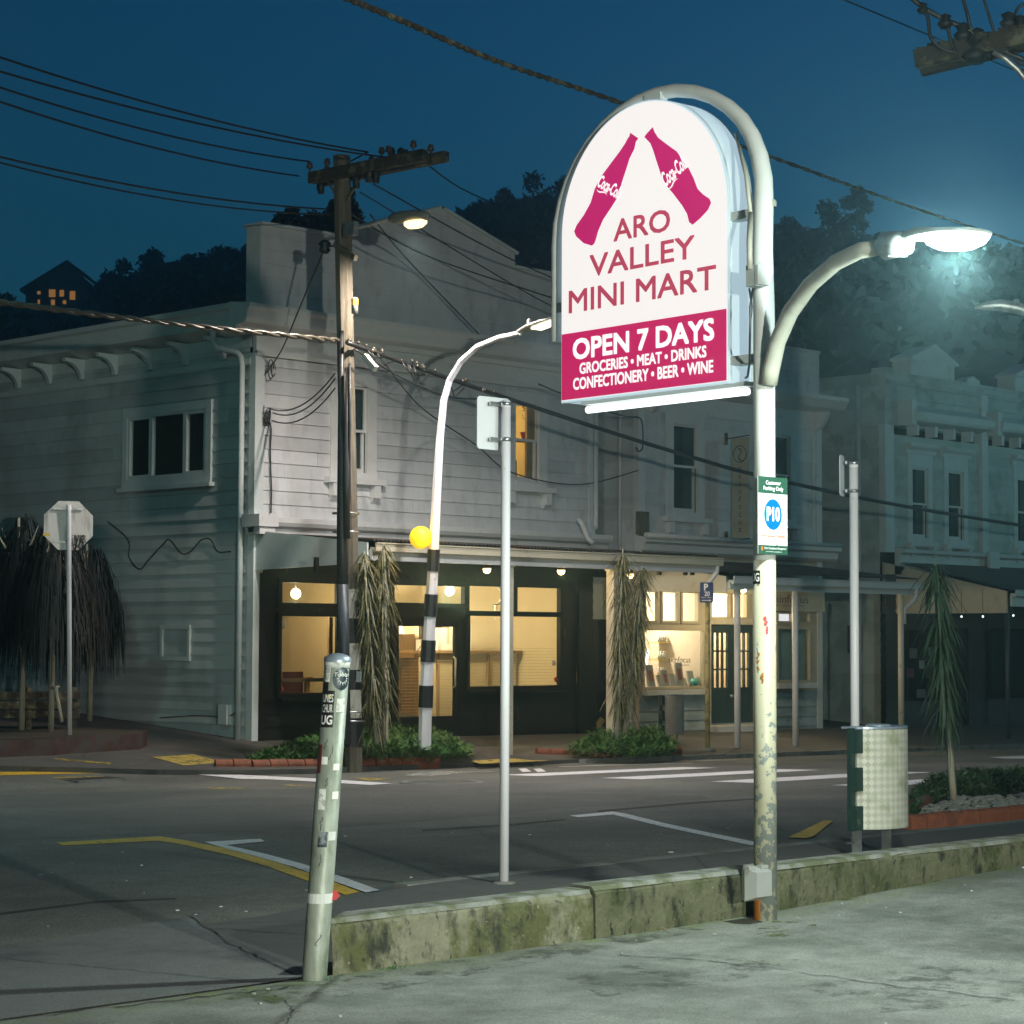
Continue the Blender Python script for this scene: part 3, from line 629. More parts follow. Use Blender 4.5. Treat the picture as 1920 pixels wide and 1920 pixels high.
# main roof: low pitched dark iron behind the parapet
mb = MB(); zr = 7.55
mb.poly([(A0 - .5, YF + .4, 6.86), (A0 - .5, 40, 6.86), (26.4, 40, zr + .3), (26.4, YF + .4, zr + .3)]); mb.poly([(26.4, YF + .4, zr + .3), (26.4, 40, zr + .3), (A1 + .1, 40, 6.86), (A1 + .1, YF + .4, 6.86)]); mb.build('roof', 'main_roof', shop)
# frieze, cornice and the parapet above
mb = MB(); mb.box(A0 - .02, A1 + .02, YF - .04, YF + .05, 6.15, 6.5); mb.sweep_x([(YF, 6.15), (YF - .07, 6.15), (YF - .09, 6.22), (YF, 6.24)], A0 - .02, A1 + .02); mb.build('frieze', 'trim_white', shop)
mb = MB(); mb.sweep_x([(YF + .05, 6.5), (YF - .12, 6.5), (YF - .14, 6.58), (YF - .36, 6.62), (YF - .40, 6.68), (YF - .42, 6.80), (YF - .48, 6.86), (YF - .48, 6.92), (YF + .05, 6.98)], A0 - .52, A1 + .12); mb.build('cornice', 'trim_white', shop)
mb = MB(); mb.sweep_y([(A0 + .02, 6.5), (A0 - .46, 6.60), (A0 - .46, 6.66), (A0 - .50, 6.84), (A0 - .58, 6.87), (A0 - .58, 6.95), (A0 + .02, 6.95)], YF - .0, 40); mb.build('side_fascia', 'trim_side', shop)
mb = MB(); mb.box(A0 - .04, A0 + .03, YF + .1, 40, 6.02, 6.12); mb.box(A0 - .025, A0 + .02, YF + .1, 40, 6.3, 6.5); mb.build('side_frieze', 'trim_side', shop)
for k in range(8):
    y = 28.75 + k * 1.02
    prof = [(A0 - .02, 6.5)] + [(A0 - .02 - .40 * math.sin(t), 6.12 + .38 * (1 - math.cos(t) * 1.0)) for t in [i * PI / 2 / 6 for i in range(7)]]
    mb = MB(); mb.sweep_y([(A0 - .02, 6.16)] + [(A0 - .08 - .33 * (1 - math.cos(t)), 6.14 + .30 * math.sin(t)) for t in [i * PI / 2 / 7 for i in range(8)]] + [(A0 - .43, 6.5), (A0 - .02, 6.5)], y, y + .10); mb.build('eave_bracket', 'trim_side', shop)
# parapet: flat wings, raised gable in the middle, one step down at its right end
outl = [(22.36, 6.98), (22.36, 8.30), (24.2, 8.32), (24.36, 8.50), (26.38, 9.14), (28.25, 8.56), (28.25, 8.31), (A1, 8.30), (A1, 6.98)]
def top_at(x):
    for (xa, za), (xb, zb) in zip(outl[1:], outl[2:]):
        if xb > xa and xa <= x <= xb: return za + (zb - za) * (x - xa) / (xb - xa)
    return 8.3
mb = MB()
for r in range(10):
    za, zb = 7.0 + r * .225, 7.0 + (r + 1) * .225
    xs = [22.36 + k * (A1 - 22.36) / 160 for k in range(161)] + [24.36, 26.38, 28.249, 28.251]; xs = sorted(xs)
    for p, q in zip(xs, xs[1:]):
        tp, tq = min(top_at(p), zb), min(top_at(q), zb)
        if tp <= za and tq <= za: continue
        tp, tq = max(tp, za), max(tq, za); o = lambda z: .03 + .02 * (1 - (z - za) / .225)
        mb.poly([(p, YF - o(za), za), (q, YF - o(za), za), (q, YF - o(tq), tq), (p, YF - o(tp), tp)]); mb.poly([(p, YF - .03, za), (q, YF - .03, za), (q, YF - o(za), za), (p, YF - o(za), za)])
mb.build('parapet', 'boards_white', shop)
mb = MB(); mb.prism([(x, YF - .02, z) for x, z in outl], (0, .36, 0)); mb.build('parapet_back', 'trim_side', shop)
mb = MB()
for (xa, za), (xb, zb) in zip(outl[1:-1], outl[2:-1]):
    if xb > xa + .01: mb.bar((xa - .03, YF + .14, za + .02), (xb + .03, YF + .14, zb + .02), .5, .05)
mb.build('parapet_capping', 'trim_side', shop)
# side casement
mb = MB()
def frame_x(mb, x0, x1, y0, y1, z0, z1, w):
    mb.box(x0, x1, y0, y0 + w, z0, z1); mb.box(x0, x1, y1 - w, y1, z0, z1); mb.box(x0, x1, y0 + w, y1 - w, z1 - w, z1); mb.box(x0, x1, y0 + w, y1 - w, z0, z0 + w)
frame_x(mb, A0 - .055, A0 + .05, LW[0] - .06, LW[1] + .06, LW[2] - .06, LW[3] + .07, .15); w = mb.build('side_window', 'trim_side', shop)
mb = MB(); mb.box(A0 - .12, A0 + .01, LW[0] - .12, LW[1] + .12, LW[2] - .13, LW[2] - .062); mb.build('sill', 'trim_side', w)
ys = [LW[0] + .09, LW[0] + .68, LW[0] + 1.62, LW[1] - .09]
for k, (p, q) in enumerate(zip(ys, ys[1:])):
    mb = MB(); frame_x(mb, A0 - .045, A0 + .03, p, q, LW[2] + .09, LW[3] - .08, .06 if k != 1 else .035); mb.build('sash', 'trim_side', w)
    mb = MB(); mb.box(A0, A0 + .006, p + .03, q - .03, LW[2] + .12, LW[3] - .11); mb.build('pane', 'pane', w)
mb = MB()
x0, x1, y0, y1, z0, z1 = A0 + .06, A0 + 2, LW[0] - .6, LW[1] + .6, LW[2] - .6, LW[3] + .3
for q in ([(x1, y0, z0), (x1, y1, z0), (x1, y1, z1), (x1, y0, z1)], [(x0, y0, z0), (x1, y0, z0), (x1, y0, z1), (x0, y0, z1)], [(x0, y1, z0), (x1, y1, z0), (x1, y1, z1), (x0, y1, z1)], [(x0, y0, z1), (x1, y0, z1), (x1, y1, z1), (x0, y1, z1)], [(x0, y0, z0), (x1, y0, z0), (x1, y1, z0), (x0, y1, z0)]): mb.poly(q)
mb.build('reveal', 'dark_room', w)
mb = MB(); mb.box(A0 + 1.9, A0 + 1.95, 30.1, 30.9, 3.6, 5.3); mb.build('curtain', 'curtain_dark', w)
# front sash windows
sash_window(shop, *W1, YF, 'trim_white', 5.08)
w2 = sash_window(shop, *W2, YF, 'trim_white', 5.2, inside='lit')
rm = room(w2, 27.4, 29.6, YF + .1, 31, 3.7, 6.1, 'room_amber', 'room_floor', name='lit_room')
mb = MB(); mb.box(W2[1] - .17, W2[1] + .1, YF + .11, YF + .16, W2[2], W2[3]); mb.build('curtain', 'wood_warm', w2)
lamp('POINT', 'room_light', (28.2, 29.6, 5.8), rm, 62, (1, .74, .34), .1)
# string course over the shop front, verandah
mb = MB(); mb.sweep_x([(YF + .02, 3.26), (YF - .10, 3.26), (YF - .12, 3.34), (YF - .2, 3.38), (YF - .24, 3.44), (YF - .25, 3.52), (YF + .02, 3.54)], A0 - .1, A1 + .3); mb.build('string_course', 'trim_white', shop)
mb = MB(); mb.box(A0 - .1, A0 + .22, YF - .27, YF + .1, 3.24, 3.36); mb.box(A0 - .14, A0 + .26, YF - .31, YF + .14, 3.36, 3.56); mb.build('string_course_block', 'trim_white', shop)
VY = 25.2
corrugated(shop, A0 + .03, A1 + .22, VY - .05, 3.07, YF - .04, 3.26)
gutter(shop, A0 + .05, A1 + .3, VY, 2.93, 'cream_paint')
mb = MB(); mb.box(A0 + .05, A1 + .22, VY - .02, VY + .04, 2.76, 2.93); mb.build('verandah_fascia', 'trim_white', shop)
mb = MB(); mb.prism([(A0 + .01, VY + .05, 2.72), (A0 + .01, YF - .03, 2.66), (A0 + .01, YF - .03, 3.30), (A0 + .01, VY + .05, 3.03)], (.03, 0, 0)); mb.build('verandah_end', 'trim_side', shop)
mb = MB(); mb.box(A0 + .06, A1 + .2, VY + .06, YF - .06, 2.90, 2.915); mb.build('verandah_ceiling', 'cream_paint', shop)
for x, m, w_ in ((22.72, 'cream_post', .12), (25.43, 'cream_post', .13), (27.99, 'cream_post', .17)): verandah_post(shop, x, 25.3, 2.9, w_, m)
pipe(shop, [(A1 + .18, VY - .06, 2.95), (A1 + .18, VY - .06, 2.78), (A1 + .10, VY + .06, 2.60), (A1 + .06, VY + .10, 2.40)], .045, 'trim_white')
# downpipes
pipe(shop, [(A0 - .3, YF + .75, 6.62), (A0 - .3, YF + .75, 6.42), (A0 - .28, YF + .65, 6.3), (A0 - .12, YF + .34, 6.22), (A0 - .10, YF + .26, 6.15), (A0 - .09, YF + .24, 6.0), (A0 - .09, YF + .24, -.1)], .05, 'trim_side')
pipe(shop, [(A1 - .06, YF - .13, 6.5), (A1 - .06, YF - .13, 3.72), (A1 - .1, YF - .16, 3.66)], .045)
pipe(shop, [(A1 - .55, YF - .12, 3.80), (A1 - .52, YF - .2, 3.72), (A1 - .5, YF - .34, 3.42), (A1 - .44, YF - .42, 3.34)], .05)
# wall vent / meter box on the side wall
mb = MB(); frame_x(mb, A0 - .05, A0 + .0, 29.62, 30.45, 1.18, 1.78, .07); mb.build('wall_hatch', 'trim_side', shop)
mb = MB(); mb.box(A0 - .13, A0 - .02, 28.5, 28.72, .16, .48); mb.build('meter_box', 'trim_side', shop)
# ---- black shop front
SX = [(22.87, 24.08, 2.14, 2.48), (22.87, 24.10, .66, 1.93), (25.34, 27.02, 2.18, 2.49), (25.38, 26.88, .10, 1.88), (27.13, 28.24, 2.06, 2.51), (28.34, 29.48, 2.06, 2.51), (27.15, 29.48, .72, 1.98)]
mb = MB(); boards(mb, A0 + .18, A1, -.3, 3.26, front(YF), SX, bh=.21, lap=.016); mb.build('shop_front', tones('black_paint'), shop)
boxes('pilaster', 'black_paint', shop, (A0 + .1, A0 + .22, YF - .06, YF, -.25, 2.62), (A1 - .42, A1 - .30, YF - .05, YF, -.3, 2.7))
wn = {}
for k, (p, q, c, d) in enumerate(SX):
    nm = 'shop_door' if k == 3 else 'shop_window'
    mb = MB(); frame_y(mb, p - .07, q + .07, c - .07, d + .07, YF - .05, YF + .05, .075)
    if k == 3: frame_y(mb, p - .0, q + .0, c + .0, d - .0, YF - .03, YF + .02, .09, .1, .12)
    wn[k] = mb.build(nm, 'black_paint', shop); pane_y(wn[k], p, q, c, d, YF)
mb = MB(); mb.tube([(26.72, YF - .08, .72), (26.72, YF - .13, .75), (26.72, YF - .13, 1.22), (26.72, YF - .08, 1.25)], .018, 8); mb.build('handle', 'steel', wn[3])
mb = MB(); mb.box(22.82, 24.18, YF - .14, YF - .052, .54, .588); mb.build('sill', 'black_paint', wn[1])
mb = MB(); mb.box(27.05, 29.58, YF - .14, YF - .052, .60, .648); mb.build('sill', 'black_paint', wn[6])
def blind(parent, x0, x1, z0, z1, y, step=.055, tilt=.06):
    mb = MB(); z = z0
    while z < z1: mb.obox(((x0 + x1) / 2, y, z), ((x1 - x0) / 2, 0, 0), (0, .016 * math.cos(tilt), .016 * math.sin(tilt)), (0, 0, .0012)); z += step
    mb.build('blind', 'blind', parent)
blind(wn[3], 25.4, 26.87, .14, 1.2, YF + .07); blind(wn[6], 27.16, 29.46, .74, 1.45, YF + .09, .055)
rm = room(shop, A0 + .25, A1 - .3, YF + .05, 32.4, -.12, 2.75, 'room_warm', 'room_floor', 'shop_interior')
mb = MB(); mb.box(25.05, 25.12, YF + .06, 30.8, -.1, 2.74); mb.build('partition', 'room_warm', shop)
mb = MB(); mb.box(28.7, 29.5, 32.2, 32.38, .3, 2.2); mb.build('inner_door', 'wood_warm', shop)
def ceiling_light(x, y, z, e, parent_label, r=.13, col=(1, .78, .45)):
    o = thing('ceiling_light', parent_label, 'ceiling light', (x, y, z)); mb = MB(); mb.ball((x, y, z), r * .7); mb.build('bulb', 'ceiling_glow', o)
    mb = MB(); mb.tube([(x, y, z + r * .6), (x, y, 2.75)], .012, 6); mb.build('stem', 'steel', o); lamp('POINT', 'bulb_light', (x, y, z - r - .06), o, e, col, .12)
ceiling_light(23.82, 28.75, 2.32, 64, 'round glowing lamp hanging inside the small window by the utility pole')
ceiling_light(26.2, 29.3, 2.45, 125, 'glowing ceiling lamp inside the black shop behind the glazed door')
ceiling_light(27.6, 28.95, 2.44, 175, 'bright ceiling lamp inside the black shop above the long counter')
mb = MB(); mb.box(25.14, 30.08, 32.3, 32.39, -.12, 1.05); mb.box(25.14, 30.08, 32.28, 32.39, 1.05, 1.1)
for k in range(12): mb.box(25.3 + k * .4, 25.34 + k * .4, 32.285, 32.3, -.1, 1.05)
mb.build('wainscot', 'wood_warm', shop)
mb = MB(); mb.box(22.58, 25.04, 30.9, 31.0, -.12, 2.74); mb.build('partition', 'room_warm', shop)
mb = MB(); mb.box(22.6, 25.0, 30.86, 30.895, -.1, .95); mb.build('wainscot', 'wood_warm', shop)
# things inside the corner shop
def inside(name, label, cat, parts, group=None):
    xs = [p for _, _, b in parts for p in b]; o = thing(name, label, cat, (xs[0][0], xs[0][2], min(b[4] for b in xs)), group)
    for nm, m, bs in parts:
        mb = MB()
        for b in bs: mb.box(*b)
        mb.build(nm, m, o)
    return o
FZ = -.1
inside('counter', 'long pale counter inside the black shop behind the window blind', 'counter', [('front_panel', 'room_warm', [(27.5, 30.0, 29.62, 29.66, FZ, 1.30)]), ('worktop', 'wood_warm', [(27.4, 30.05, 29.5, 30.1, 1.305, 1.35)]), ('stile', 'wood_warm', [(27.9, 27.96, 29.58, 29.615, FZ, 1.3), (28.6, 28.66, 29.58, 29.615, FZ, 1.3), (29.2, 29.26, 29.58, 29.615, FZ, 1.3)])])
for x, h, lb in ((27.65, .2, 'small white carton at the door end of the shop counter'), (28.05, .42, 'tall white carton standing on the shop counter'), (28.5, .5, 'tallest white box on the counter below the bright lamp')):
    inside('carton', lb, 'carton', [('body', 'card_white', [(x, x + .3, 29.62, 29.9, 1.352, 1.352 + h)]), ('tape', 'room_warm', [(x + .12, x + .18, 29.615, 29.905, 1.35 + h * .3, 1.355 + h)])], 'cartons on the shop counter')
mb = MB()
for k in range(24): mb.tube([(25.5 + j * .06, 30.9 + .05 * math.sin(j * .9), .35 + k * .052 + .012 * math.sin(j * 1.3)) for j in range(11)], .012, 5)
mb.box(25.45, 26.2, 30.95, 30.98, .2, 1.7)
single(mb, 'wall_hanging', 'maroon', 'reddish woven hanging seen through the glass shop door', 'wall hanging')
inside('armchair', 'dark upholstered chair standing inside behind the glass shop door', 'chair', [('seat', 'wood_warm', [(25.7, 26.35, 29.3, 29.9, .3, .42)]), ('backrest', 'maroon', [(25.7, 26.35, 29.85, 29.95, .42, .95)]), ('leg', 'black_paint', [(25.72, 25.78, 29.32, 29.38, FZ, .3)]), ('leg', 'black_paint', [(26.27, 26.33, 29.32, 29.38, FZ, .3)]), ('leg', 'black_paint', [(25.72, 25.78, 29.85, 29.91, FZ, .3)]), ('leg', 'black_paint', [(26.27, 26.33, 29.85, 29.91, FZ, .3)])])
for x, lb in ((23.05, 'maroon seat nearest the corner inside the small shop window'), (23.62, 'maroon seat nearer the utility pole inside the small shop window')):
    inside('waiting_chair', lb, 'chair', [('backrest', 'maroon', [(x, x + .42, 28.8, 28.85, .5, 1.0)]), ('seat', 'maroon', [(x, x + .42, 28.36, 28.795, .42, .495)]), ('frame', 'black_paint', [(x + .02, x + .05, 28.4, 28.43, FZ, .42), (x + .37, x + .4, 28.4, 28.43, FZ, .42), (x + .02, x + .05, 28.8, 28.83, FZ, .42), (x + .37, x + .4, 28.8, 28.83, FZ, .42)])], 'seats inside the small shop window')
inside('monitor', 'dark screen standing behind the blind of the small shop window', 'screen', [('screen', 'can_grey', [(23.2, 23.95, 29.5, 29.54, 1.12, 1.7)]), ('stand', 'black_paint', [(23.5, 23.6, 29.55, 29.6, .9, 1.3)])])
inside('desk', 'wooden desk behind the small shop window', 'desk', [('desk_top', 'wood_warm', [(22.8, 24.6, 29.2, 29.9, .86, .9)]), ('leg', 'wood_warm', [(22.85, 22.92, 29.25, 29.32, FZ, .86)]), ('leg', 'wood_warm', [(24.5, 24.57, 29.25, 29.32, FZ, .86)])])
mb = MB(); mb.tube([(28.42 + .17 * math.cos(t), 28.6, 2.36 + .17 * math.sin(t)) for t in [-2.2 + i * .33 for i in range(13)]], [.004 + .02 * math.sin(i / 12 * PI) for i in range(13)], 6)
for k in range(5): mb.ball((28.42, 28.6, 2.16 - k * .055), .024 - .002 * k, 6)
mb.tube([(28.42, 28.6, 2.2), (28.42, 28.6, 1.92)], .004, 4)
mb.tube([(28.42, 28.6, 2.53), (28.42, 28.6, 2.75)], .004, 4)
single(mb, 'hanging_ornament', 'card_white', 'white crescent ornament hanging in the upper shop window pane', 'ornament')
mb = MB(); mb.tube([(26.3 + .2 * math.cos(t), 28.3, 1.32 + .13 * math.sin(t)) for t in (-2.7, -.45, PI / 2, -2.7)], .012, 5); mb.tube([(26.3, 28.3, 1.45), (26.3, 28.3, 1.53), (26.34, 28.3, 1.56)], .009, 5)
mb.tube([(26.34, 28.3, 1.56), (26.34, 28.3, 1.75)], .004, 4); single(mb, 'coat_hanger', 'wood_warm', 'wooden coat hanger hanging behind the glass shop door', 'coat hanger')
for px, py, m, r in ((528, 1170, 'card_white', .09), (528, 1292, 'red_sticker', .05), (1042, 1274, 'red_sticker', .05), (1038, 1243, 'card_white', .05)):
    p = onY(px, py, YF - .004); mb = MB(); mb.lathe(p, [(0, .002), (r, .002), (r, 0)], 14, (0, -1, 0)); mb.build('window_sticker', m, shop)
inside('bookcase', 'tall dark bookcase against the back wall of the black shop', 'bookcase', [('case', 'wood_warm', [(24.3, 24.9, 30.5, 30.8, FZ, 2.3)]), ('books', 'maroon', [(24.34, 24.86, 30.46, 30.495, .3, .6), (24.34, 24.7, 30.46, 30.495, .8, 1.1)]), ('books', 'pack_grey', [(24.34, 24.8, 30.46, 30.495, 1.3, 1.55), (24.4, 24.86, 30.46, 30.495, 1.75, 2.05)])])
inside('side_cabinet', 'brown cupboard standing behind the counter inside the black shop', 'cupboard', [('carcass', 'wood_warm', [(29.3, 29.9, 31.6, 32.1, FZ, 2.05)]), ('door', 'timber', [(29.33, 29.59, 31.57, 31.595, .0, 2.0), (29.62, 29.88, 31.57, 31.595, .0, 2.0)])])
for x, z, w_, h_, lb in ((27.2, 1.75, .5, .36, 'framed print on the back wall of the black shop near its door'), (23.2, 1.5, .6, .5, 'large dark framed print behind the small shop window'), (26.35, 1.4, .34, .5, 'upright framed print seen through the glass shop door')):
    yw = 30.88 if x < 25 else 32.36; t = thing('wall_picture', lb, 'picture', (x, yw, z)); mb = MB(); frame_y(mb, x - w_ / 2, x + w_ / 2, z, z + h_, yw - .03, yw + .01, .03); mb.build('frame', 'black_paint', t); mb = MB(); mb.box(x - w_ / 2 + .025, x + w_ / 2 - .025, yw - .01, yw, z + .025, z + h_ - .025); mb.build('picture', 'pack_grey', t)
mb = MB(); mb.box(22.62, 24.55, 28.32, 28.36, .84, .90); mb.box(22.62, 22.70, 28.32, 28.36, .905, 1.92); mb.box(24.2, 24.28, 28.32, 28.36, .905, 1.92); single(mb, 'inner_frame', 'wood_warm', 'golden timber rail and posts just inside the small shop window', 'timber frame')
mb = MB(); mb.lathe((28.75, 31.6, 1.66), [(0, 0), (.10, 0), (.13, .02), (.05, .26), (0, .26)], 14); o = single(mb, 'table_lamp', 'ceiling_glow', 'bright white lampshade behind the cartons on the shop counter', 'lamp', base=(28.75, 31.6, 1.66)); lamp('POINT', 'shade_light', (28.75, 31.9, 1.75), o, 95, (1, .86, .62), .1)
mb = MB(); mb.box(28.4, 29.1, 31.5, 32.0, 1.2, 1.655); mb.build('stand', 'wood_warm', o)
mb = MB(); mb.prism([(25.85, 30.5, .35), (26.2, 30.5, .35), (26.12, 30.5, 1.35), (25.98, 30.5, 1.42), (25.9, 30.5, 1.35)], (0, .12, 0)); single(mb, 'hanging_coat', 'curtain_dark', 'dark coat hanging at the back behind the glass shop door', 'coat')
# amber room upstairs
PQ = onY(984, 827, 28.35); t = thing('pot_plant', 'small tree in a red pot in the lit amber upstairs window', 'pot plant', PQ)
mb = MB(); mb.lathe(PQ + Z * .02, [(0, 0), (.05, 0), (.09, .14), (.1, .14), (.08, .13), (0, .12)], 12); mb.build('pot', 'red_sticker', t)
mb = MB(); random.seed(3)
for k in range(70):
    c = PQ + Vector((.08 + random.gauss(0, .07), random.gauss(0, .05), .28 + random.random() * .42)); d = Vector((random.uniform(-1, 1), random.uniform(-1, 1), random.uniform(-1, 1))).normalized() * .045; e = d.orthogonal().normalized() * .018; mb.poly([c - d, c + e, c + d, c - e])
mb.tube([PQ + Z * .1, PQ + Vector((.04, 0, .33)), PQ + Vector((.09, 0, .63))], .01, 5); mb.build('foliage', 'tree_leaf_dark', t)
mb = MB(); mb.box(28.15, 29.1, 28.28, 28.42, PQ.z - .03, PQ.z + .018); single(mb, 'shelf', 'wood_warm', 'thin shelf crossing the amber upstairs window', 'shelf')
t = thing('picture_frame', 'framed picture leaning at the foot of the amber upstairs window', 'picture', (28.4, 28.6, 4.5))
mb = MB(); frame_y(mb, 28.34, 28.66, 4.46, 4.84, 28.3, 28.33, .05); mb.build('frame', 'black_paint', t); mb = MB(); mb.box(28.385, 28.615, 28.32, 28.325, 4.505, 4.795); mb.build('picture', 'yellow_pot', t)
# spotlights under the verandah
def spotlight(px, py, y, label, e):
    p = onY(px, py, y); o = thing('verandah_spotlight', label, 'spotlight', p, 'spotlights under the shop verandahs')
    mb = MB(); mb.ball(p, .07); mb.build('bulb', 'spot_bulb', o)
    mb = MB(); mb.tube([p + Vector((0, 0, .06)), (p.x, p.y, 2.9)], .02, 6); mb.lathe(p + Vector((0, .0, .03)), [(.03, .06), (.065, .03), (.075, -.02), (.07, -.02), (.055, .02)], 12); mb.build('fitting', 'black_paint', o)
    lamp('POINT', 'spot_light', p + Vector((0, -.02, -.1)), o, e, (1, .70, .36), .05)
spotlight(913, 1067, 26.0, 'glowing spotlight under the black shop verandah nearest its door', 26)
spotlight(1052, 1070, 26.0, 'glowing spotlight under the black shop verandah beyond the tall pale sign pole', 26)
spotlight(1181, 1077, 25.8, 'glowing spotlight by the head of the lancewood tree at the verandah end', 22)
for px in (593, 1206, 1236, 1285, 1298):
    p = onY(px, 1066 + (px - 593) * .009, 25.35); mb = MB(); mb.box(p.x - .03, p.x + .03, p.y - .03, p.y + .03, p.z - .06, 2.78); mb.build('gutter_clip', 'black_paint', shop)

# ---- gap between the two shops
gap = thing('gap_wall', 'dark recessed wall closing the gap between the two shops', 'wall', (31.0, 28.9, -.2))
mb = MB(); boards(mb, A1, 31.75, -.3, 6.0, front(28.9)); mb.build('wall_boards', tones('boards_grey'), gap)
mb = MB(); boards(mb, A1 - .02, 31.7, -.3, 3.05, front(28.4), bh=.22); mb.box(A1 - .02, 31.7, 28.42, 28.88, 3.05, 3.08); mb.build('lower_wall', tones('black_paint'), gap)
mb = MB(); mb.box(30.62, 31.2, 28.345, 28.365, 1.95, 2.75); mb.build('notice_panel', 'boards_grey', gap)
t = thing('bucket', 'small pale bucket left on the ground in the dark gap between the shops', 'bucket', (31.0, 27.6, far_z(31, 27.6)))
mb = MB(); mb.lathe((31.0, 27.6, far_z(31, 27.6)), [(0, .005), (.09, .005), (.12, .26), (.125, .26), (.115, .25), (.088, .02), (0, .02)], 14); mb.build('body', 'card_white', t)
# ================= neighbouring shop with the cream front =================
B0, B1 = 31.69, 37.46
shop2 = thing('cream_shop', 'two storey weatherboard shop with cream front and green double doors, beside the black fronted shop', 'shop building', (B0, YF, -.3))
WB = [(32.68, 33.42, 4.07, 5.80), (35.62, 36.4, 4.07, 5.80)]
mb = MB(); boards(mb, B0 + .15, B1 - .14, 3.5, 6.0, front(YF), [(a - .1, b + .1, c - .05, d + .1) for a, b, c, d in WB]); mb.build('front_wall', tones('boards_white'), shop2)
mb = MB(); boards(mb, YF + .1, 36, -.4, 6.4, side(B0)); mb.build('side_wall', tones('boards_white'), shop2)
boxes('corner_board', 'trim_white', shop2, (B0 - .035, B0 + .15, YF - .035, YF + .1, 3.3, 6.2), (B1 - .14, B1 + .03, YF - .035, YF + .1, -.4, 6.2), (B1 - .3, B1 - .24, YF - .05, YF - .02, 3.9, 5.9))
pipe(shop2, [(B0 - .07, YF + .42, 6.2), (B0 - .07, YF + .42, 3.3)], .03, 'trim_white', 'conduit')
mb = MB(); mb.poly([(B1, YF, -.4), (B1, 36, -.4), (B1, 36, 7.6), (B1, YF, 7.6)]); mb.poly([(B0, 36, -.4), (B1, 36, -.4), (B1, 36, 6.6), (B0, 36, 6.6)]); mb.poly([(B0, YF + .3, 6.55), (B1, YF + .3, 6.55), (B1, 36, 6.55), (B0, 36, 6.55)]); mb.build('party_wall', 'boards_grey', shop2)
mb = MB(); mb.box(B0 - .03, B1 + .03, YF - .045, YF + .05, 6.0, 6.36); mb.build('frieze', 'trim_white', shop2)
mb = MB(); mb.sweep_x([(YF + .05, 6.36), (YF - .12, 6.36), (YF - .34, 6.44), (YF - .40, 6.52), (YF - .46, 6.60), (YF - .46, 6.68), (YF + .05, 6.74)], B0 - .15, B1 + .42); mb.build('cornice', 'trim_white', shop2)
mb = MB(); boards(mb, B0 + .1, B1 - .06, 6.74, 7.62, front(YF + .02), bh=.22); mb.box(B0 + .06, B1, YF - .03, YF + .25, 7.62, 7.68); mb.box(B1 - .06, B1 - .002, YF + .0, YF + .22, 6.74, 7.615); mb.build('parapet', tones('boards_white'), shop2)
for x in (B1 - .25, B0 + .3):
    mb = MB(); mb.sweep_x([(YF - .04, 5.95)] + [(YF - .06 - .3 * math.sin(t) ** 1.6, 5.97 + .39 * (1 - math.cos(t))) for t in [i * PI / 2 / 6 for i in range(7)]] + [(YF - .04, 6.36)], x, x + .13); mb.build('cornice_bracket', 'trim_white', shop2)
for q in WB: sash_window(shop2, *q, YF, 'trim_white', 4.98, fw=.2)
mb = MB(); mb.sweep_x([(YF + .02, 3.22), (YF - .12, 3.22), (YF - .2, 3.28), (YF - .22, 3.40), (YF - .30, 3.44), (YF - .30, 3.52), (YF + .02, 3.56)], B0 - .1, B1 + .35); mb.build('string_course', 'trim_white', shop2)
pipe(shop2, [(B0 - .2, YF - .36, 3.56), (B0 + 3.3, YF - .36, 3.54)], .05, 'trim_white', 'waste_pipe'); pipe(shop2, [(B0 + 3.2, YF - .34, 3.57), (B1 + .3, YF - .34, 3.57)], .035, 'trim_white', 'waste_pipe')
mb = MB(); mb.box(B0 - .12, B0 + .14, YF - .16, YF - .04, 3.58, 4.02); mb.build('wall_box', 'timber', shop2)
corrugated(shop2, 31.0, 36.9, 25.15, 2.80, YF - .04, 3.12)
gutter(shop2, 31.0, 36.95, 25.2, 2.62, 'trim_side')
mb = MB(); mb.box(31.0, 36.9, 25.18, 25.24, 2.48, 2.62); mb.build('verandah_fascia', 'trim_side', shop2)
mb = MB(); mb.prism([(31.0, 25.28, 2.42), (31.0, YF - .03, 2.5), (31.0, YF - .03, 3.04), (31.0, 25.28, 2.72)], (.03, 0, 0)); mb.build('verandah_end', 'trim_white', shop2)
mb = MB(); mb.box(31.04, 36.88, 25.26, YF - .06, 2.60, 2.615); mb.build('verandah_ceiling', 'cream_paint', shop2)
for x, m in ((31.35, 'trim_white'), (33.07, 'trim_white'), (36.49, 'cream_post')): verandah_post(shop2, x, 25.3, 2.6, .12, m, round_=True)
pipe(shop2, [(36.75, 25.12, 2.62), (36.75, 25.12, 2.42), (36.62, 25.2, 2.28), (36.56, 25.27, 2.2), (36.56, 25.27, 1.9)], .045, 'trim_white')
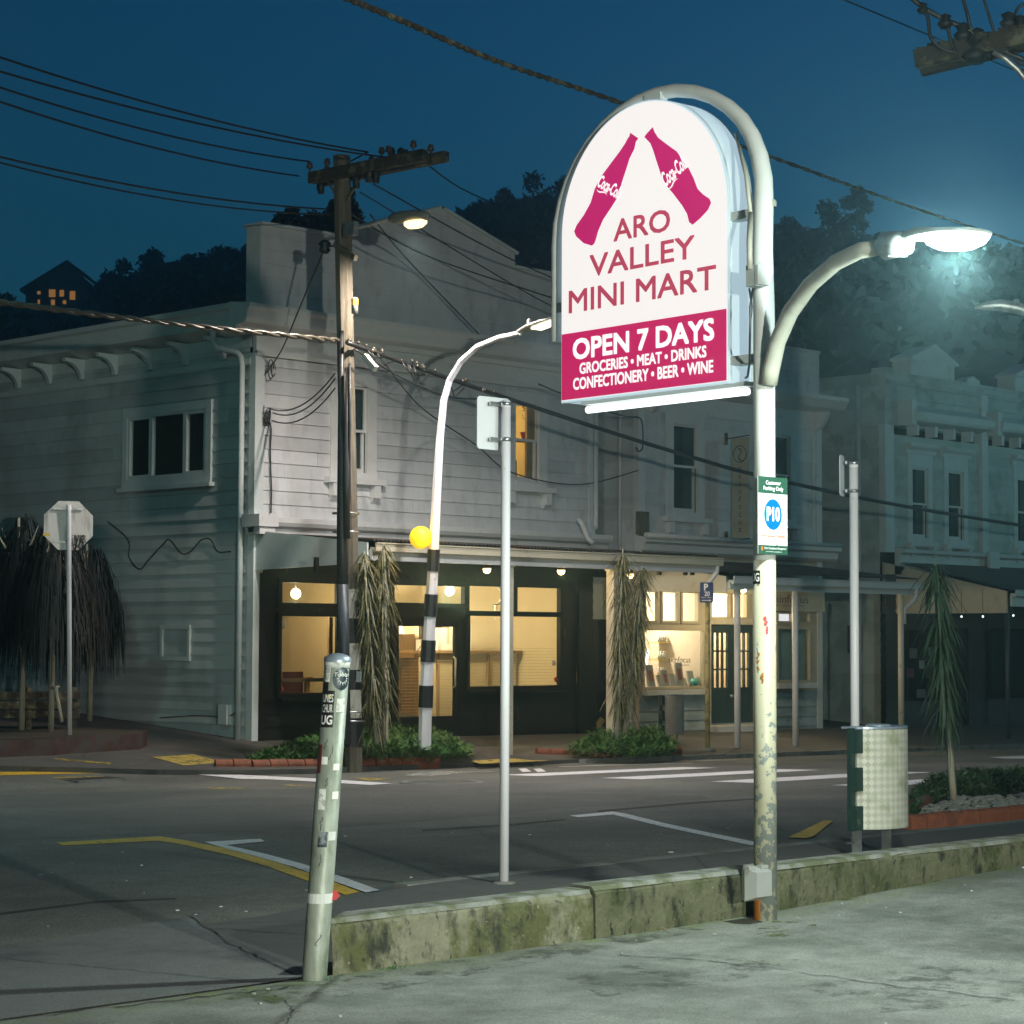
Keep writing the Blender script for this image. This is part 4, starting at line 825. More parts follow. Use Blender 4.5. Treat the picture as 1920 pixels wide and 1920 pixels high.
# ground floor front
SX2 = [(31.86, 32.22, 1.93, 2.49), (32.36, 32.82, 1.93, 2.49), (32.95, 33.42, 1.93, 2.49), (31.82, 33.58, .66, 1.75), (33.84, 34.42, 2.02, 2.50), (34.50, 34.94, 2.02, 2.50), (33.80, 35.16, -.08, 1.87), (35.97, 37.04, .74, 1.80), (35.98, 36.42, 1.95, 2.12), (36.52, 37.04, 1.95, 2.12)]
mb = MB(); boards(mb, B0 + .02, B1 - .14, -.4, .52, front(YF), [SX2[6]], bh=.2); mb.build('front_boards', tones('boards_grey'), shop2)
mb = MB(); spans = [(B0 + .0, B1 - .14)]
zs = sorted({.52, 3.22} | {z for h in SX2 for z in h[2:4] if .52 < z < 3.22})
for za, zb in zip(zs, zs[1:]):
    sp = [(B0, B1 - .14)]
    for h in SX2:
        if h[2] < zb - 1e-6 and h[3] > za + 1e-6: sp = cut(sp, h[0], h[1])
    for p, q in sp: mb.poly([(p, YF - .02, za), (q, YF - .02, za), (q, YF - .02, zb), (p, YF - .02, zb)])
mb.build('shop_front', 'frame_cream', shop2)
for k, (p, q, c, d) in enumerate(SX2):
    if k == 6: continue
    mb = MB(); frame_y(mb, p - .045, q + .045, c - .045, d + .045, YF - .05, YF + .04, .05); w = mb.build('shop_window', 'frame_cream', shop2)
    pane_y(w, p, q, c, d, YF + .01); wn[('b', k)] = w
mb = MB(); mb.box(31.74, 33.68, YF - .15, YF - .052, .50, .6); mb.build('sill', 'trim_white', wn[('b', 3)])
mb = MB(); mb.box(35.85, 37.15, YF - .15, YF - .052, .58, .69); mb.build('sill', 'trim_white', wn[('b', 7)])
mb = MB(); mb.box(35.98, 37.03, YF + .06, YF + .07, .74, 1.8); mb.build('blind', 'boards_grey', wn[('b', 7)])
for x0, x1 in ((33.80, 34.48), (34.49, 35.16)):
    mb = MB(); zb, zt = -.08, 1.87; frame_y(mb, x0, x1, zb, zt, YF - .03, YF + .03, .12, .16, .2); mb.box(x0 + .12, x1 - .12, YF - .02, YF + .02, zb + .2, .62)
    for j in (1, 2): xq = x0 + .12 + (x1 - x0 - .24) * j / 3; mb.box(xq - .017, xq + .017, YF - .025, YF + .025, .62, zt - .16)
    for j in range(1, 3): zq = .62 + (zt - .16 - .62) * j / 3; mb.box(x0 + .12, x1 - .12, YF - .027, YF + .027, zq - .016, zq + .016)
    d_ = mb.build('double_door', 'door_green', shop2); pane_y(d_, x0 + .12, x1 - .12, .62, zt - .16, YF)
    mb = MB(); mb.ball((x1 - .05 if x0 < 34 else x0 + .05, YF - .06, .45), .035); mb.build('handle', 'steel', d_)
mb = MB(); mb.box(33.66, 35.3, YF - .3, YF - .05, -.4, -.14); mb.build('door_step', 'trim_white', shop2)
mb = MB(); frame_y(mb, 33.66, 35.3, -.14, 2.6, YF - .07, YF - .02, .13, .1, .03); mb.box(33.78, 35.18, YF - .07, YF - .02, 1.88, 2.0); mb.build('door_frame', 'cream_paint', shop2)
rm = room(shop2, B0 + .12, B1 - .2, YF + .06, 31.2, -.2, 2.75, 'room_pink', 'room_floor', 'shop_interior')
mb = MB(); mb.box(33.66, 33.72, YF + .08, 30.4, -.15, 2.7); mb.box(35.3, 35.36, YF + .08, 31.1, -.15, 2.7); mb.build('partition', 'room_pink', shop2)
ceiling_light(32.6, 29.3, 2.45, 190, 'bright ceiling lamp behind the three small cream window panes', col=(1, .80, .58))
ceiling_light(34.5, 29.2, 2.45, 170, 'ceiling lamp glowing over the green double doors inside', col=(1, .74, .44))
o = thing('door_lamp', 'round cream glowing wall lamp beside the cream shop sign', 'wall lamp', onY(1392, 1105, 27.0)); p = BASE[o.name]
mb = MB(); mb.ball(p, .075); mb.build('globe', 'bulb_cream', o); mb = MB(); mb.tube([p + Vector((0, 0, .07)), (p.x, p.y, 2.61)], .025, 8); mb.build('bracket', 'black_paint', o)
lamp('POINT', 'globe_light', p + Vector((0, -.12, -.03)), o, 95, (1, .80, .48), .06)
# shop signs
def sign_board(name, x0, x1, z0, z1, y, label, cat='shop sign'):
    o = thing(name, label, cat, ((x0 + x1) / 2, y, z0)); mb = MB(); mb.box(x0, x1, y, y + .03, z0, z1); mb.build('panel', 'frame_cream', o)
    mb = MB(); frame_y(mb, x0 - .02, x1 + .02, z0 - .02, z1 + .02, y - .008, y + .035, .022); mb.build('frame', 'cream_paint', o); return o
o = sign_board('shop_sign', 35.1, 37.42, 2.19, 2.56, YF - .12, 'long cream shop name board with dark lettering under the verandah')
mb = MB(); mb.text('skinfocus', (35.62, YF - .123, 2.335), (1, 0, 0), (0, 0, 1), 1.27, .16); mb.text('skin care specialists', (35.78, YF - .123, 2.255), (1, 0, 0), (0, 0, 1), .95, .055); mb.build('lettering', 'black_print', o)
hb = [onX(x, y, 34.3) for x, y in ((1374, 820), (1405, 1010))]
o = thing('banner_sign', 'tall narrow pale banner sign with circular mark, hung out from the upstairs boards', 'shop sign', (34.3, 27.6, 3.6))
mb = MB(); mb.box(34.285, 34.315, 27.38, 27.80, 3.60, 5.60); mb.build('panel', 'frame_cream', o)
mb = MB(); mb.tube([(34.3, 27.99, 5.6), (34.3, 27.36, 5.64)], .012, 6); mb.tube([(34.3, 27.99, 3.56), (34.3, 27.36, 3.58)], .014, 6); mb.box(34.28, 34.32, 27.93, 27.98, 5.48, 5.72); mb.box(34.28, 34.32, 27.93, 27.98, 3.52, 3.74); mb.build('bracket', 'timber_dark', o)
mb = MB(); ux, uz = (0, -1, 0), (0, 0, 1)
for k, ch in enumerate('skinfocus'): w_ = .03 if ch in 'i' else .07; mb.text(ch, (34.283, 27.59 + w_ / 2, 4.93 - k * .152), ux, uz, w_, .11 if ch in 'kf' else .085)
c = Vector((34.282, 27.59, 5.27))
def arc_strip(mb, c, ux, uz, r, w0, t0, t1, n=16):
    ux, uz = Vector(ux), Vector(uz); P = []
    for k in range(n + 1):
        t = t0 + (t1 - t0) * k / n; d = ux * math.cos(t) + uz * math.sin(t); w = w0 * math.sin(PI * k / n) + .004; P.append((c + d * (r - w / 2), c + d * (r + w / 2)))
    for a_, b_ in zip(P, P[1:]): mb.poly([a_[0], b_[0], b_[1], a_[1]])
arc_strip(mb, c, ux, uz, .16, .02, -2.6, 1.2); arc_strip(mb, c, ux, uz, .17, .02, .6, 4.2)
arc_strip(mb, c + Vector((0, .035, .05)), ux, uz, .065, .028, -1.2, 2.2); arc_strip(mb, c + Vector((0, -.045, -.055)), ux, uz, .075, .028, 2.0, 5.2); mb.build('lettering', 'duct', o)
# things inside the cream shop
inside('display_shelf', 'white wall shelf with pots inside the cream shop window', 'shelf', [('shelf_board', 'card_white', [(31.95, 32.85, 29.0, 29.25, 1.42, 1.46)]), ('bracket', 'card_white', [(32.1, 32.13, 29.05, 29.25, 1.3, 1.42), (32.7, 32.73, 29.05, 29.25, 1.3, 1.42)])])
random.seed(5)
def potted(x, y, z, m, label, h=.22):
    o = thing('pot_plant', label, 'pot plant', (x, y, z)); mb = MB(); mb.lathe((x, y, z + .002), [(0, 0), (.06, 0), (.085, .15), (.075, .15), (0, .14)], 12); mb.build('pot', m, o); mb = MB()
    for k in range(34):
        t = random.uniform(0, 2 * PI); r = random.uniform(.02, .13); c_ = Vector((x + r * math.cos(t), y + r * math.sin(t), z + .15 + random.random() * h)); d = Vector((math.cos(t), math.sin(t), .8)) * .05; e = Vector((-math.sin(t), math.cos(t), 0)) * .02; mb.poly([c_ - d, c_ + e, c_ + d, c_ - e])
    mb.build('foliage', 'leaf_green', o)
potted(32.12, 29.12, 1.462, 'teal_pot', 'leafy plant in a teal pot at one end of the cream shop shelf'); potted(32.72, 29.12, 1.462, 'teal_pot', 'taller leafy plant in a teal pot at the other end of the cream shop shelf', .3)
mb = MB(); mb.box(31.84, 33.56, YF + .08, YF + .42, .60, .655); single(mb, 'display_ledge', 'card_white', 'white display ledge just inside the cream shop window', 'ledge')
for k, (x, w_, h, m, lb) in enumerate(((31.93, .15, .26, 'pack_grey', 'grey product box at the near end of the window ledge'), (32.28, .2, .42, 'pack_red', 'tall grey and red display card on the window ledge'), (32.56, .1, .22, 'pack_grey', 'short grey tub beside the tall red display card'), (32.72, .16, .32, 'pack_red', 'mid sized red display card in the middle of the window ledge'), (32.95, .14, .24, 'pack_grey', 'pair of squat grey tubs on the window ledge'), (33.15, .2, .46, 'pack_red', 'tallest grey and red display card on the window ledge'), (33.33, .06, .16, 'yellow_pot', 'slim yellow bottle on the window ledge'), (33.5, .16, .3, 'pack_grey', 'dark product box at the door end of the window ledge'))):
    o = thing('display_pack', lb, 'display pack', (x, YF + .22, .657), 'packs on the window ledge'); mb = MB(); mb.prism([(x - w_ / 2, YF + .16, .657), (x + w_ / 2, YF + .16, .657), (x + w_ / 2, YF + .24, .657 + h), (x - w_ / 2, YF + .24, .657 + h)], (0, .04, 0)); mb.build('board', 'pack_grey', o)
    if m != 'pack_grey': mb = MB(); mb.prism([(x - w_ * .25, YF + .155 + .02, .657 + h * .25), (x + w_ * .25, YF + .155 + .02, .657 + h * .25), (x + w_ * .25, YF + .155 + .06, .657 + h * .75), (x - w_ * .25, YF + .155 + .06, .657 + h * .75)], (0, .005, 0)); mb.build('print', m, o)
mb = MB(); mb.lathe((33.52, YF + .14, .657), [(0, 0), (.05, 0), (.1, .05), (.1, .1), (.06, .15), (0, .16)], 12); single(mb, 'teal_bowl', 'teal_pot', 'round teal pot at the door end of the window ledge', 'pot')
for k, z in enumerate((1.52, 1.18, .86)):
    o = thing('wall_shelf', ('topmost', 'middle', 'lowest')[k] + ' small yellow shelf of bottles on the cream shop side wall', 'shelf', (33.5, 29.0, z)); mb = MB(); mb.box(33.35, 33.655, 28.9, 29.2, z - .02, z); mb.build('shelf_board', 'yellow_pot', o)
    for j in range(4): mb = MB(); mb.lathe((33.39 + j * .07, 28.96, z + .001), [(0, 0), (.024, 0), (.024, .1), (.01, .13), (.01, .16), (0, .16)], 8); mb.build('bottle', 'card_white', o)
mb = MB(); mb.tube([(32.75, 28.75, .92), (32.83, 28.75, 1.36)], .024, 8); single(mb, 'strip_lamp', 'neon', 'upright white glowing strip inside the cream shop window', 'strip lamp')
mb = MB(); mb.box(32.0, 33.3, 31.02, 31.05, 1.55, 1.9); mb.text('skinfocus', (32.62, 28.20, 1.20), (1, 0, 0), (0, 0, 1), .62, .11)
o = thing('window_lettering', 'dark shop name on the glass of the cream shop window', 'lettering', (32.9, YF + .004, 1.12)); mb = MB(); mb.text('skinfocus', (32.58, YF + .003, 1.12), (1, 0, 0), (0, 0, 1), .66, .12); mb.text('cosmetics', (32.9, YF + .003, 1.06), (1, 0, 0), (0, 0, 1), .3, .035); mb.build('letters', 'duct', o)
mb = MB(); mb.box(35.99, 36.41, YF + .02, YF + .028, 1.965, 2.11); o = single(mb, 'lit_notice', 'sign_lit', 'small white lit notice in the top pane under the shop name board', 'notice')

# ================= far building with twin pediments =================
C0 = 39.8
shop3 = thing('pediment_shops', 'pair of grey green two storey shops with small pedimented parapets beyond the alley', 'shop building', (C0, YF, -.4))
CW = [(40.80, 41.42, 3.86, 5.42), (42.22, 42.84, 3.86, 5.42), (45.12, 45.74, 3.86, 5.42), (46.5, 47.12, 3.86, 5.42)]
mb = MB(); boards(mb, C0 + .3, 49, 3.62, 6.05, front(YF), [(a - .1, b + .1, c - .05, d + .1) for a, b, c, d in CW]); mb.build('front_wall', tones('boards_far'), shop3)
mb = MB(); boards(mb, YF + .12, 40, -.5, 7.45, side(C0)); mb.build('side_wall', tones('boards_far'), shop3)
boxes('pilaster', 'trim_far', shop3, (C0 - .03, C0 + .3, YF - .05, YF + .12, 3.5, 6.3), (43.5, 43.75, YF - .12, YF + .1, 3.2, 7.3))
mb = MB(); mb.box(C0, 49, YF - .03, YF + .3, 6.3, 7.42); mb.sweep_x([(YF - .03, 7.2), (YF - .1, 7.2), (YF - .14, 7.28), (YF - .03, 7.3)], C0 + .02, 49); mb.sweep_x([(YF - .03, 6.92), (YF - .07, 6.92), (YF - .07, 6.97), (YF - .03, 6.98)], C0 + .02, 49)
mb.box(C0 - .02, 43.7, YF - .06, YF + .34, 7.42, 7.48); mb.box(C0 - .01, C0 + .45, YF - .05, YF + .32, 7.48, 7.56); mb.box(42.95, 43.5, YF - .07, YF + .3, 7.48, 7.52); mb.prism([(42.95, YF - .07, 7.52), (43.5, YF - .07, 7.52), (43.5, YF - .07, 7.56), (43.22, YF - .07, 7.66), (42.95, YF - .07, 7.56)], (0, .3, 0)); mb.box(43.7, 49, YF - .06, YF + .34, 7.425, 7.475); mb.build('parapet', 'boards_far', shop3)
for x0 in (40.72, 45.0):
    mb = MB(); x1 = x0 + 1.72; mb.box(x0, x1, YF - .08, YF + .42, 7.48, 7.80); mb.prism([(x0 - .07, YF - .16, 7.80), (x1 + .07, YF - .16, 7.80), (x1 + .07, YF - .16, 7.86), ((x0 + x1) / 2, YF - .16, 8.22), (x0 - .07, YF - .16, 7.86)], (0, .6, 0)); mb.box(x1 - .22, x1 - .08, YF - .11, YF - .082, 7.48, 7.78); mb.build('pediment', 'trim_far', shop3)
for x0, x1 in ((40.35, 43.45), (43.8, 49)):
    mb = MB(); mb.sweep_x([(YF - .03, 6.34), (YF - .2, 6.36), (YF - .46, 6.40), (YF - .5, 6.46), (YF - .52, 6.60), (YF - .45, 6.63), (YF - .03, 6.80)], x0, x1); mb.box(x0 - .1, x0 + .08, YF - .42, YF - .035, 6.3, 6.85); mb.build('cornice', 'trim_far', shop3)
    k = x0 + .25
    while k < x1 - .1: mb = MB(); mb.box(k, k + .1, YF - .3, YF - .035, 6.10, 6.335); mb.build('cornice_bracket', 'trim_far', shop3); k += .72
mb = MB(); mb.box(C0 + .3, 49, YF - .04, YF, 5.92, 6.10); mb.build('frieze', 'boards_far', shop3)
for q in CW: sash_window(shop3, *q, YF, 'trim_far', 4.62, fw=.17, head=.3, hood=1, sill_w=.05, sash='trim_far')
mb = MB(); mb.sweep_x([(YF + .02, 3.02), (YF - .16, 3.02), (YF - .18, 3.10), (YF - .25, 3.14), (YF - .25, 3.20), (YF - .1, 3.24), (YF - .1, 3.46), (YF - .22, 3.5), (YF - .24, 3.58), (YF + .02, 3.62)], 40.2, 49); mb.box(43.45, 43.85, YF - .34, YF - .26, 3.1, 3.62); mb.box(43.5, 43.8, YF - .32, YF - .25, 2.85, 3.1); mb.build('string_course', 'trim_far', shop3)
mb = MB(); mb.poly([(C0, 40, -.5), (49, 40, -.5), (49, 40, 7), (C0, 40, 7)]); mb.poly([(49, YF, -.5), (49, 40, -.5), (49, 40, 7), (49, YF, 7)]); mb.poly([(C0, YF + .3, 7), (49, YF + .3, 7), (49, 40, 7), (C0, 40, 7)]); mb.build('back_wall', 'main_roof', shop3)
mb = MB(); mb.prism([(40.2, 25.2, 2.16), (40.2, 28.35, 2.16), (40.2, 28.35, 3.3), (40.2, 25.2, 2.62)], (.04, 0, 0)); mb.box(40.17, 40.2, 25.2, 28.3, 2.2, 2.24); mb.build('verandah_end', 'cream_paint', shop3)
mb = MB(); mb.poly([(40.24, 25.1, 2.66), (49, 25.1, 2.66), (49, YF - .05, 3.3), (40.24, YF - .05, 3.3)]); mb.poly([(40.24, 25.1, 2.64), (49, 25.1, 2.64), (49, YF - .05, 3.0), (40.24, YF - .05, 3.0)][::-1]); mb.build('verandah_roof', 'iron_roof', shop3)
gutter(shop3, 40.3, 49, 25.15, 2.55, 'trim_far'); mb = MB(); mb.box(40.3, 49, 25.12, 25.18, 2.3, 2.55); mb.build('verandah_fascia', 'trim_far', shop3)
for x in (40.45, 44.4): verandah_post(shop3, x, 25.35, 2.3, .1, 'duct', round_=True)
mb = MB(); boards(mb, C0, 49, -.6, 3.02, front(YF), [(40.5, 41.9, .3, 1.75), (42.1, 42.9, -.3, 1.8), (43.9, 48, .3, 1.8)], bh=.24); mb.build('shop_front', tones('dark_boards'), shop3)
for p, q, c, d in ((40.5, 41.9, .3, 1.75), (42.1, 42.9, -.3, 1.8), (43.9, 48, .3, 1.8)):
    mb = MB(); frame_y(mb, p - .06, q + .06, c - .06, d + .06, YF - .06, YF + .03, .07); w = mb.build('shop_window', 'black_paint', shop3); pane_y(w, p, q, c, d, YF); room(w, p - .1, q + .1, YF + .05, YF + .9, c - .1, d + .1, 'dark_room', name='reveal')
for px, py, w_, h, m in ((1712, 1225, .3, .22, 'pack_grey'), (1745, 1222, .2, .2, 'boards_grey'), (1728, 1246, .2, .18, 'card_white'), (1706, 1262, .3, .2, 'pack_red'), (1740, 1262, .2, .22, 'maroon'), (1727, 1305, .34, .3, 'boards_grey')):
    p = onY(px, py, YF + .02); mb = MB(); mb.box(p.x - w_ / 2, p.x + w_ / 2, YF + .012, YF + .016, p.z - h / 2, p.z + h / 2); mb.build('window_poster', m, shop3)
pipe(shop3, [(C0 - .12, YF + .6, 7.2), (C0 - .12, YF + .6, -.3)], .05, 'trim_far', 'downpipe')
for px, py in ((1803, 1156), (1843, 1156), (1900, 1154)):
    p = onY(px, py, 25.6); o = thing('fairy_light', 'tiny glowing bulb under the far verandah, ' + {1803: 'nearest the lancewood tree', 1843: 'next to the thin dark post', 1900: 'beyond the thin dark post'}[px], 'fairy light', p, 'fairy lights'); mb = MB(); mb.ball(p, .022, 8); mb.build('bulb', 'fairy', o); mb = MB(); mb.tube([p + Vector((0, 0, .02)), (p.x, p.y, 2.66)], .006, 5); mb.build('cord', 'cable', o)
# alley wall between the cream shop and the far building
al = thing('alley_wall', 'dark alley wall with door and meter boxes between the cream shop and the far shops', 'wall', (38.6, 29.6, -.3))
mb = MB(); boards(mb, B1 - .3, C0 + .1, -.6, 6.9, front(29.7), bh=.24); mb.build('wall_boards', tones('dark_boards'), al)
mb = MB(); mb.box(38.4, 39.2, 29.64, 29.67, -.4, 1.7); mb.build('door', 'dark_boards', al); mb = MB(); frame_y(mb, 38.32, 39.28, -.4, 1.78, 29.62, 29.66, .07); mb.build('door_frame', 'duct', al)
mb = MB(); mb.box(39.72, 39.79, 28.6, 28.95, 1.3, 1.9); mb.build('meter_box', 'duct', shop3)
t = thing('alley_notice', 'small blue grey notice plate beside the far pale sign pole, on the alley side', 'notice', onY(1606, 1135, 26.0)); p = BASE[t.name]; mb = MB(); mb.box(p.x - .05, p.x + .05, 26, 26.012, p.z - .16, p.z + .16); mb.build('plate', 'boards_grey', t); mb = MB(); mb.tube([(p.x, 26.03, far_z(p.x, 26)), (p.x, 26.03, p.z + .16)], .018, 8); mb.build('post', 'duct', t)
# ---------------------------------------------------------------- the pylon sign
PX, PY = 9.735, 7.66; SF = 9.70           # pole axis, plane of the sign face
pyl = thing('pylon_sign', 'tall cream pole carrying a brightly lit arched shop sign with two red bottles', 'shop sign', (PX, PY, lot_z(PX, PY)))
z0 = lot_z(PX, PY); SROT = math.radians(5.4); pyl.rotation_euler.z = -SROT
SM = Matrix.Translation((PX, PY, 0)) @ Matrix.Rotation(SROT, 4, 'Z') @ Matrix.Translation((-PX, -PY, 0))   # place -> the sign's own square frame
mb = MB(); mb.tube([(PX, PY, z0 - .02), (PX, PY, 2.0)], [.064, .063], 24); mb.build('lower_pole', 'pylon_flaked', pyl)
ARC = 8.575; RA = .915; ZC = 4.02
pts = [(PX, PY, 2.0), (PX, PY, 3.4), (PX, PY + .01, 3.75)]; rr = [.063, .061, .059]
for k in range(19):
    t = k * PI / 18; pts.append((PX + .05 * min(1, k / 4), ARC - RA * math.cos(t), ZC + .81 * math.sin(t))); rr.append(.056 - .015 * min(1, k / 6))
pts += [(PX + .05, ARC + RA, 3.8), (PX + .05, ARC + RA, 3.42)]; rr += [.04, .04]
mb = MB(); mb.tube(pts, rr, 20); mb.build('arched_pole', 'hoop_lit', pyl)
mb = MB()
for z in (4.02,): mb.lathe((PX + .02, PY + .015, z), [(.066, -.02), (.070, -.012), (.070, .012), (.064, .02)], 20)
mb.build('weld_collar', 'pylon_paint', pyl)
S0, S1, SZ = 9.36, 7.908, 3.022; SR = (S0 - S1) / 2; SC = (S0 + S1) / 2; ZA = 4.052
def sign_outline(x, inset=0):
    r = SR - inset; P = [(x, SC + r, SZ + inset)] + [(x, SC + r * math.cos(t), ZA + r * math.sin(t)) for t in [k * PI / 36 for k in range(37)]] + [(x, SC - r, SZ + inset)]; return [Vector(p) for p in P]
mb = MB(); mb.prism(sign_outline(SF + .006), (.19, 0, 0)); mb.build('sign_box', 'box_glow', pyl)
mb = MB()
for x in (SF + .012, SF + .185):
    A, Bq = sign_outline(x, -.006), sign_outline(x + .014, -.006)
    for k in range(len(A)): q = (k + 1) % len(A); mb.poly([A[k], A[q], Bq[q], Bq[k]])
mb.build('edge_trim', 'sign_white', pyl)
mb = MB(); mb.poly(sign_outline(SF, .008)[::-1]); mb.poly([p + Vector((.20, 0, 0)) for p in sign_outline(SF, .008)]); face = mb.build('lit_face', 'sign_face', pyl)
def spt(px, py, off):
    o = SM @ CAM; d = SM.to_3x3() @ ray(px, py); return o + d * ((SF - off - o.x) / d.x)
zr = 3.445
mb = MB(); mb.box(SF - .003, SF - .0005, S1 + .012, S0 - .012, SZ + .012, zr); mb.build('red_band', 'sign_red', pyl)
UX, UZ = Vector((0, -1, 0)), Vector((0, 0, 1))
def sign_text(body, lb, rt, m, off, bold=.0, name='lettering'):
    a_, b_ = spt(*lb, off), spt(*rt, off); mb = MB()
    for k, (du, dv) in enumerate(((-1, -1), (1, -1), (-1, 1), (1, 1), (0, 0))): mb.text(body, a_ + UX * bold * du + UZ * bold * dv - Vector((.0003 * k, 0, 0)), UX, UZ, a_.y - b_.y, b_.z - a_.z)
    mb.build(name, m, pyl)
sign_text('ARO', (1151, 453), (1256, 391), 'letter_red', .004, .0032); sign_text('VALLEY', (1106, 519), (1302, 441), 'letter_red', .004, .0032); sign_text('MINI MART', (1067, 587), (1342, 497), 'letter_red', .004, .0032)
sign_text('OPEN 7 DAYS', (1075, 674), (1338, 597), 'sign_letters', .005, .0055); sign_text('GROCERIES \u2022 MEAT \u2022 DRINKS', (1087, 701), (1324, 648), 'sign_letters', .005, .0026); sign_text('CONFECTIONERY \u2022 BEER \u2022 WINE', (1075, 731), (1337, 675), 'sign_letters', .005, .0026)
def crop1(x, y): return (980 + x / 3.84, 120 + y / 3.84)
LBot = [(833, 535), (815, 560), (805, 610), (770, 680), (745, 760), (715, 850), (690, 950), (640, 1030), (580, 1120), (545, 1200), (525, 1270), (515, 1295), (498, 1308), (440, 1290), (385, 1240), (372, 1205), (390, 1160), (440, 1090), (490, 1000), (520, 900), (545, 850), (580, 790), (640, 710), (700, 630), (740, 570), (755, 540), (770, 520), (775, 495)]
RBot = [(877, 525), (895, 500), (937, 455), (950, 490), (975, 530), (1040, 580), (1110, 630), (1150, 690), (1190, 740), (1230, 820), (1260, 900), (1300, 940), (1345, 970), (1357, 1000), (1335, 1050), (1280, 1110), (1225, 1157), (1200, 1140), (1185, 1080), (1150, 1020), (1090, 940), (1040, 880), (1000, 810), (985, 760), (965, 700), (940, 620), (920, 570), (895, 545)]
for outl_ in (LBot, RBot):
    q = [spt(*crop1(*c_), .002) for c_ in outl_]; mb = MB(); mb.prism(q, (-.0015, 0, 0)); mb.build('bottle_emblem', 'bottle_red', pyl)
def script(lb, rb, lt, m='sign_letters'):
    """white script across a bottle: lb -> rb is the base line, lt the top of the first letter"""
    a_, b_, c_ = (spt(*crop1(*q), .005) for q in (lb, rb, lt)); mb = MB(); ux = (b_ - a_); w_ = ux.length; uz = c_ - a_; h_ = uz.length; ux, uz = ux / w_, uz / h_
    mb.text('Coca-Cola', a_, ux, uz, w_, h_, .03, .25)
    P = []
    for k in range(9):
        t = k / 8; p = a_ + ux * w_ * (.02 + .5 * t) - uz * h_ * (.16 + .10 * math.sin(t * 2 * PI)); P.append((p - uz * h_ * .05 * math.sin(PI * t), p + uz * h_ * .07 * math.sin(PI * t)))
    for A, Bq in zip(P, P[1:]): mb.poly([A[0], Bq[0], Bq[1], A[1]])
    mb.build('script_lettering', m, pyl)
script((533, 882), (690, 982), (566, 792)); script((1030, 888), (1196, 738), (985, 795))
# bottom fluorescent batten, brackets, cables, boxes
mb = MB(); mb.tube([(SF + .10, S1 - .06, SZ - .05), (SF + .10, S0 - .14, SZ - .05)], .022, 10); mb.build('lamp_tube', 'tube_light', pyl)
mb = MB(); mb.box(SF + .06, SF + .14, S1 - .08, S0 - .12, SZ - .022, SZ + .004); mb.build('batten', 'sign_white', pyl)
lamp('AREA', 'tube_glow', (SF + .1, SC, SZ - .085), pyl, 5, (.9, .96, 1), aim=(0, 0, -1), size=(.05, 1.1))
boxes('bracket', 'trim_side', pyl, (PX - .02, PX + .05, S1 - .2, S1 + .02, 3.95, 4.0), (PX - .02, PX + .06, S1 - .22, S1 + .02, 3.12, 3.17), (PX, PX + .06, ARC - .07, ARC + .07, ZA + SR - .01, ZC + .80), (PX + .02, PX + .07, S0, ARC + RA, 3.6, 3.66))
mb = MB(); q = onY(1415, 520, PY - .05); mb.box(q.x - .055, q.x + .03, PY - .13, PY - .055, q.z - .06, q.z + .06); mb.box(q.x - .06, q.x + .035, PY - .15, PY - .13, q.z - .055, q.z + .055); mb.build('switch_box', 'trim_side', pyl)
mb = MB()
for s_ in (0, 1): mb.tube([onY(1412 + 6 * s_, 540, PY - .09), onY(1416 - 3 * s_, 575, PY - .08), onY(1413, 600, PY - .075), onY(1412, 640, PY - .07), onY(1406, 680, PY + .05), onY(1395, 706, PY + .22), onY(1388, 709, PY + .26)], .007, 6)
mb.build('wire', 'cable', pyl)
mb = MB(); mb.tube([onY(1409, 400, PY + .02), onY(1411, 450, PY - .07), onY(1413, 505, PY - .09)], .016, 8); mb.tube([onY(1372, 250, PY + .3), onY(1400, 330, PY + .06), onY(1409, 400, PY + .02)], .012, 8); mb.build('conduit', 'pylon_paint', pyl)
# curved arm and the lamp it carries
LD = 11.0; AD = [12.30, 12.28, 12.2, 12.05, 11.8, 11.5, 11.28, LD + .12]
arm = [at(*q, d) for q, d in zip(((1441, 720), (1446, 690), (1458, 640), (1482, 585), (1520, 533), (1567, 492), (1612, 470), (1652, 463)), AD)]
mb = MB(); mb.tube([SM @ v for v in arm], [.05, .05, .047, .046, .044, .043, .042, .042], 16); mb.build('lamp_arm', 'pylon_paint', pyl)
lh = thing('lot_lamp', 'dazzling white lamp head on the curved arm of the pylon sign', 'street lamp', arm[-1])
k0, k1, k2, k3 = at(1648, 463, LD + .13), at(1700, 452, LD), at(1738, 446, LD - .1), at(1852, 442, LD - .35); d_ = (k3 - k1).normalized(); sd = d_.cross(Z).normalized(); un = sd.cross(d_)
mb = MB(); mb.tube([k0, at(1668, 459, LD + .08)], [.042, .045], 14); mb.tube([at(1660, 461, LD + .1), at(1702, 455, LD)], [.075, .06], 12)
for x in (1668, 1684, 1694): mb.tube([at(x, 470, LD + .05), at(x + 1, 482, LD + .05)], .017, 8)
mb.tube([at(1685, 448, LD + .05), at(1685, 434, LD + .05)], .014, 8); mb.build('spigot', 'galv', lh)
mb = MB(); prof = [(0, .05, .035), (.12, .07, .05), (.3, .12, .045), (.55, .15, .036), (.85, .13, .028), (1, .04, .012)]; Lh = (k3 - k1).length; rings = []
for t, w_, h_ in prof:
    c_ = k1 + d_ * Lh * t + un * .015; rings.append([mb.vert(c_ + sd * w_ * math.cos(a) + un * (h_ * math.sin(a) if math.sin(a) > 0 else h_ * .35 * math.sin(a))) for a in [i * 2 * PI / 16 for i in range(16)]])
mb.smooth = True
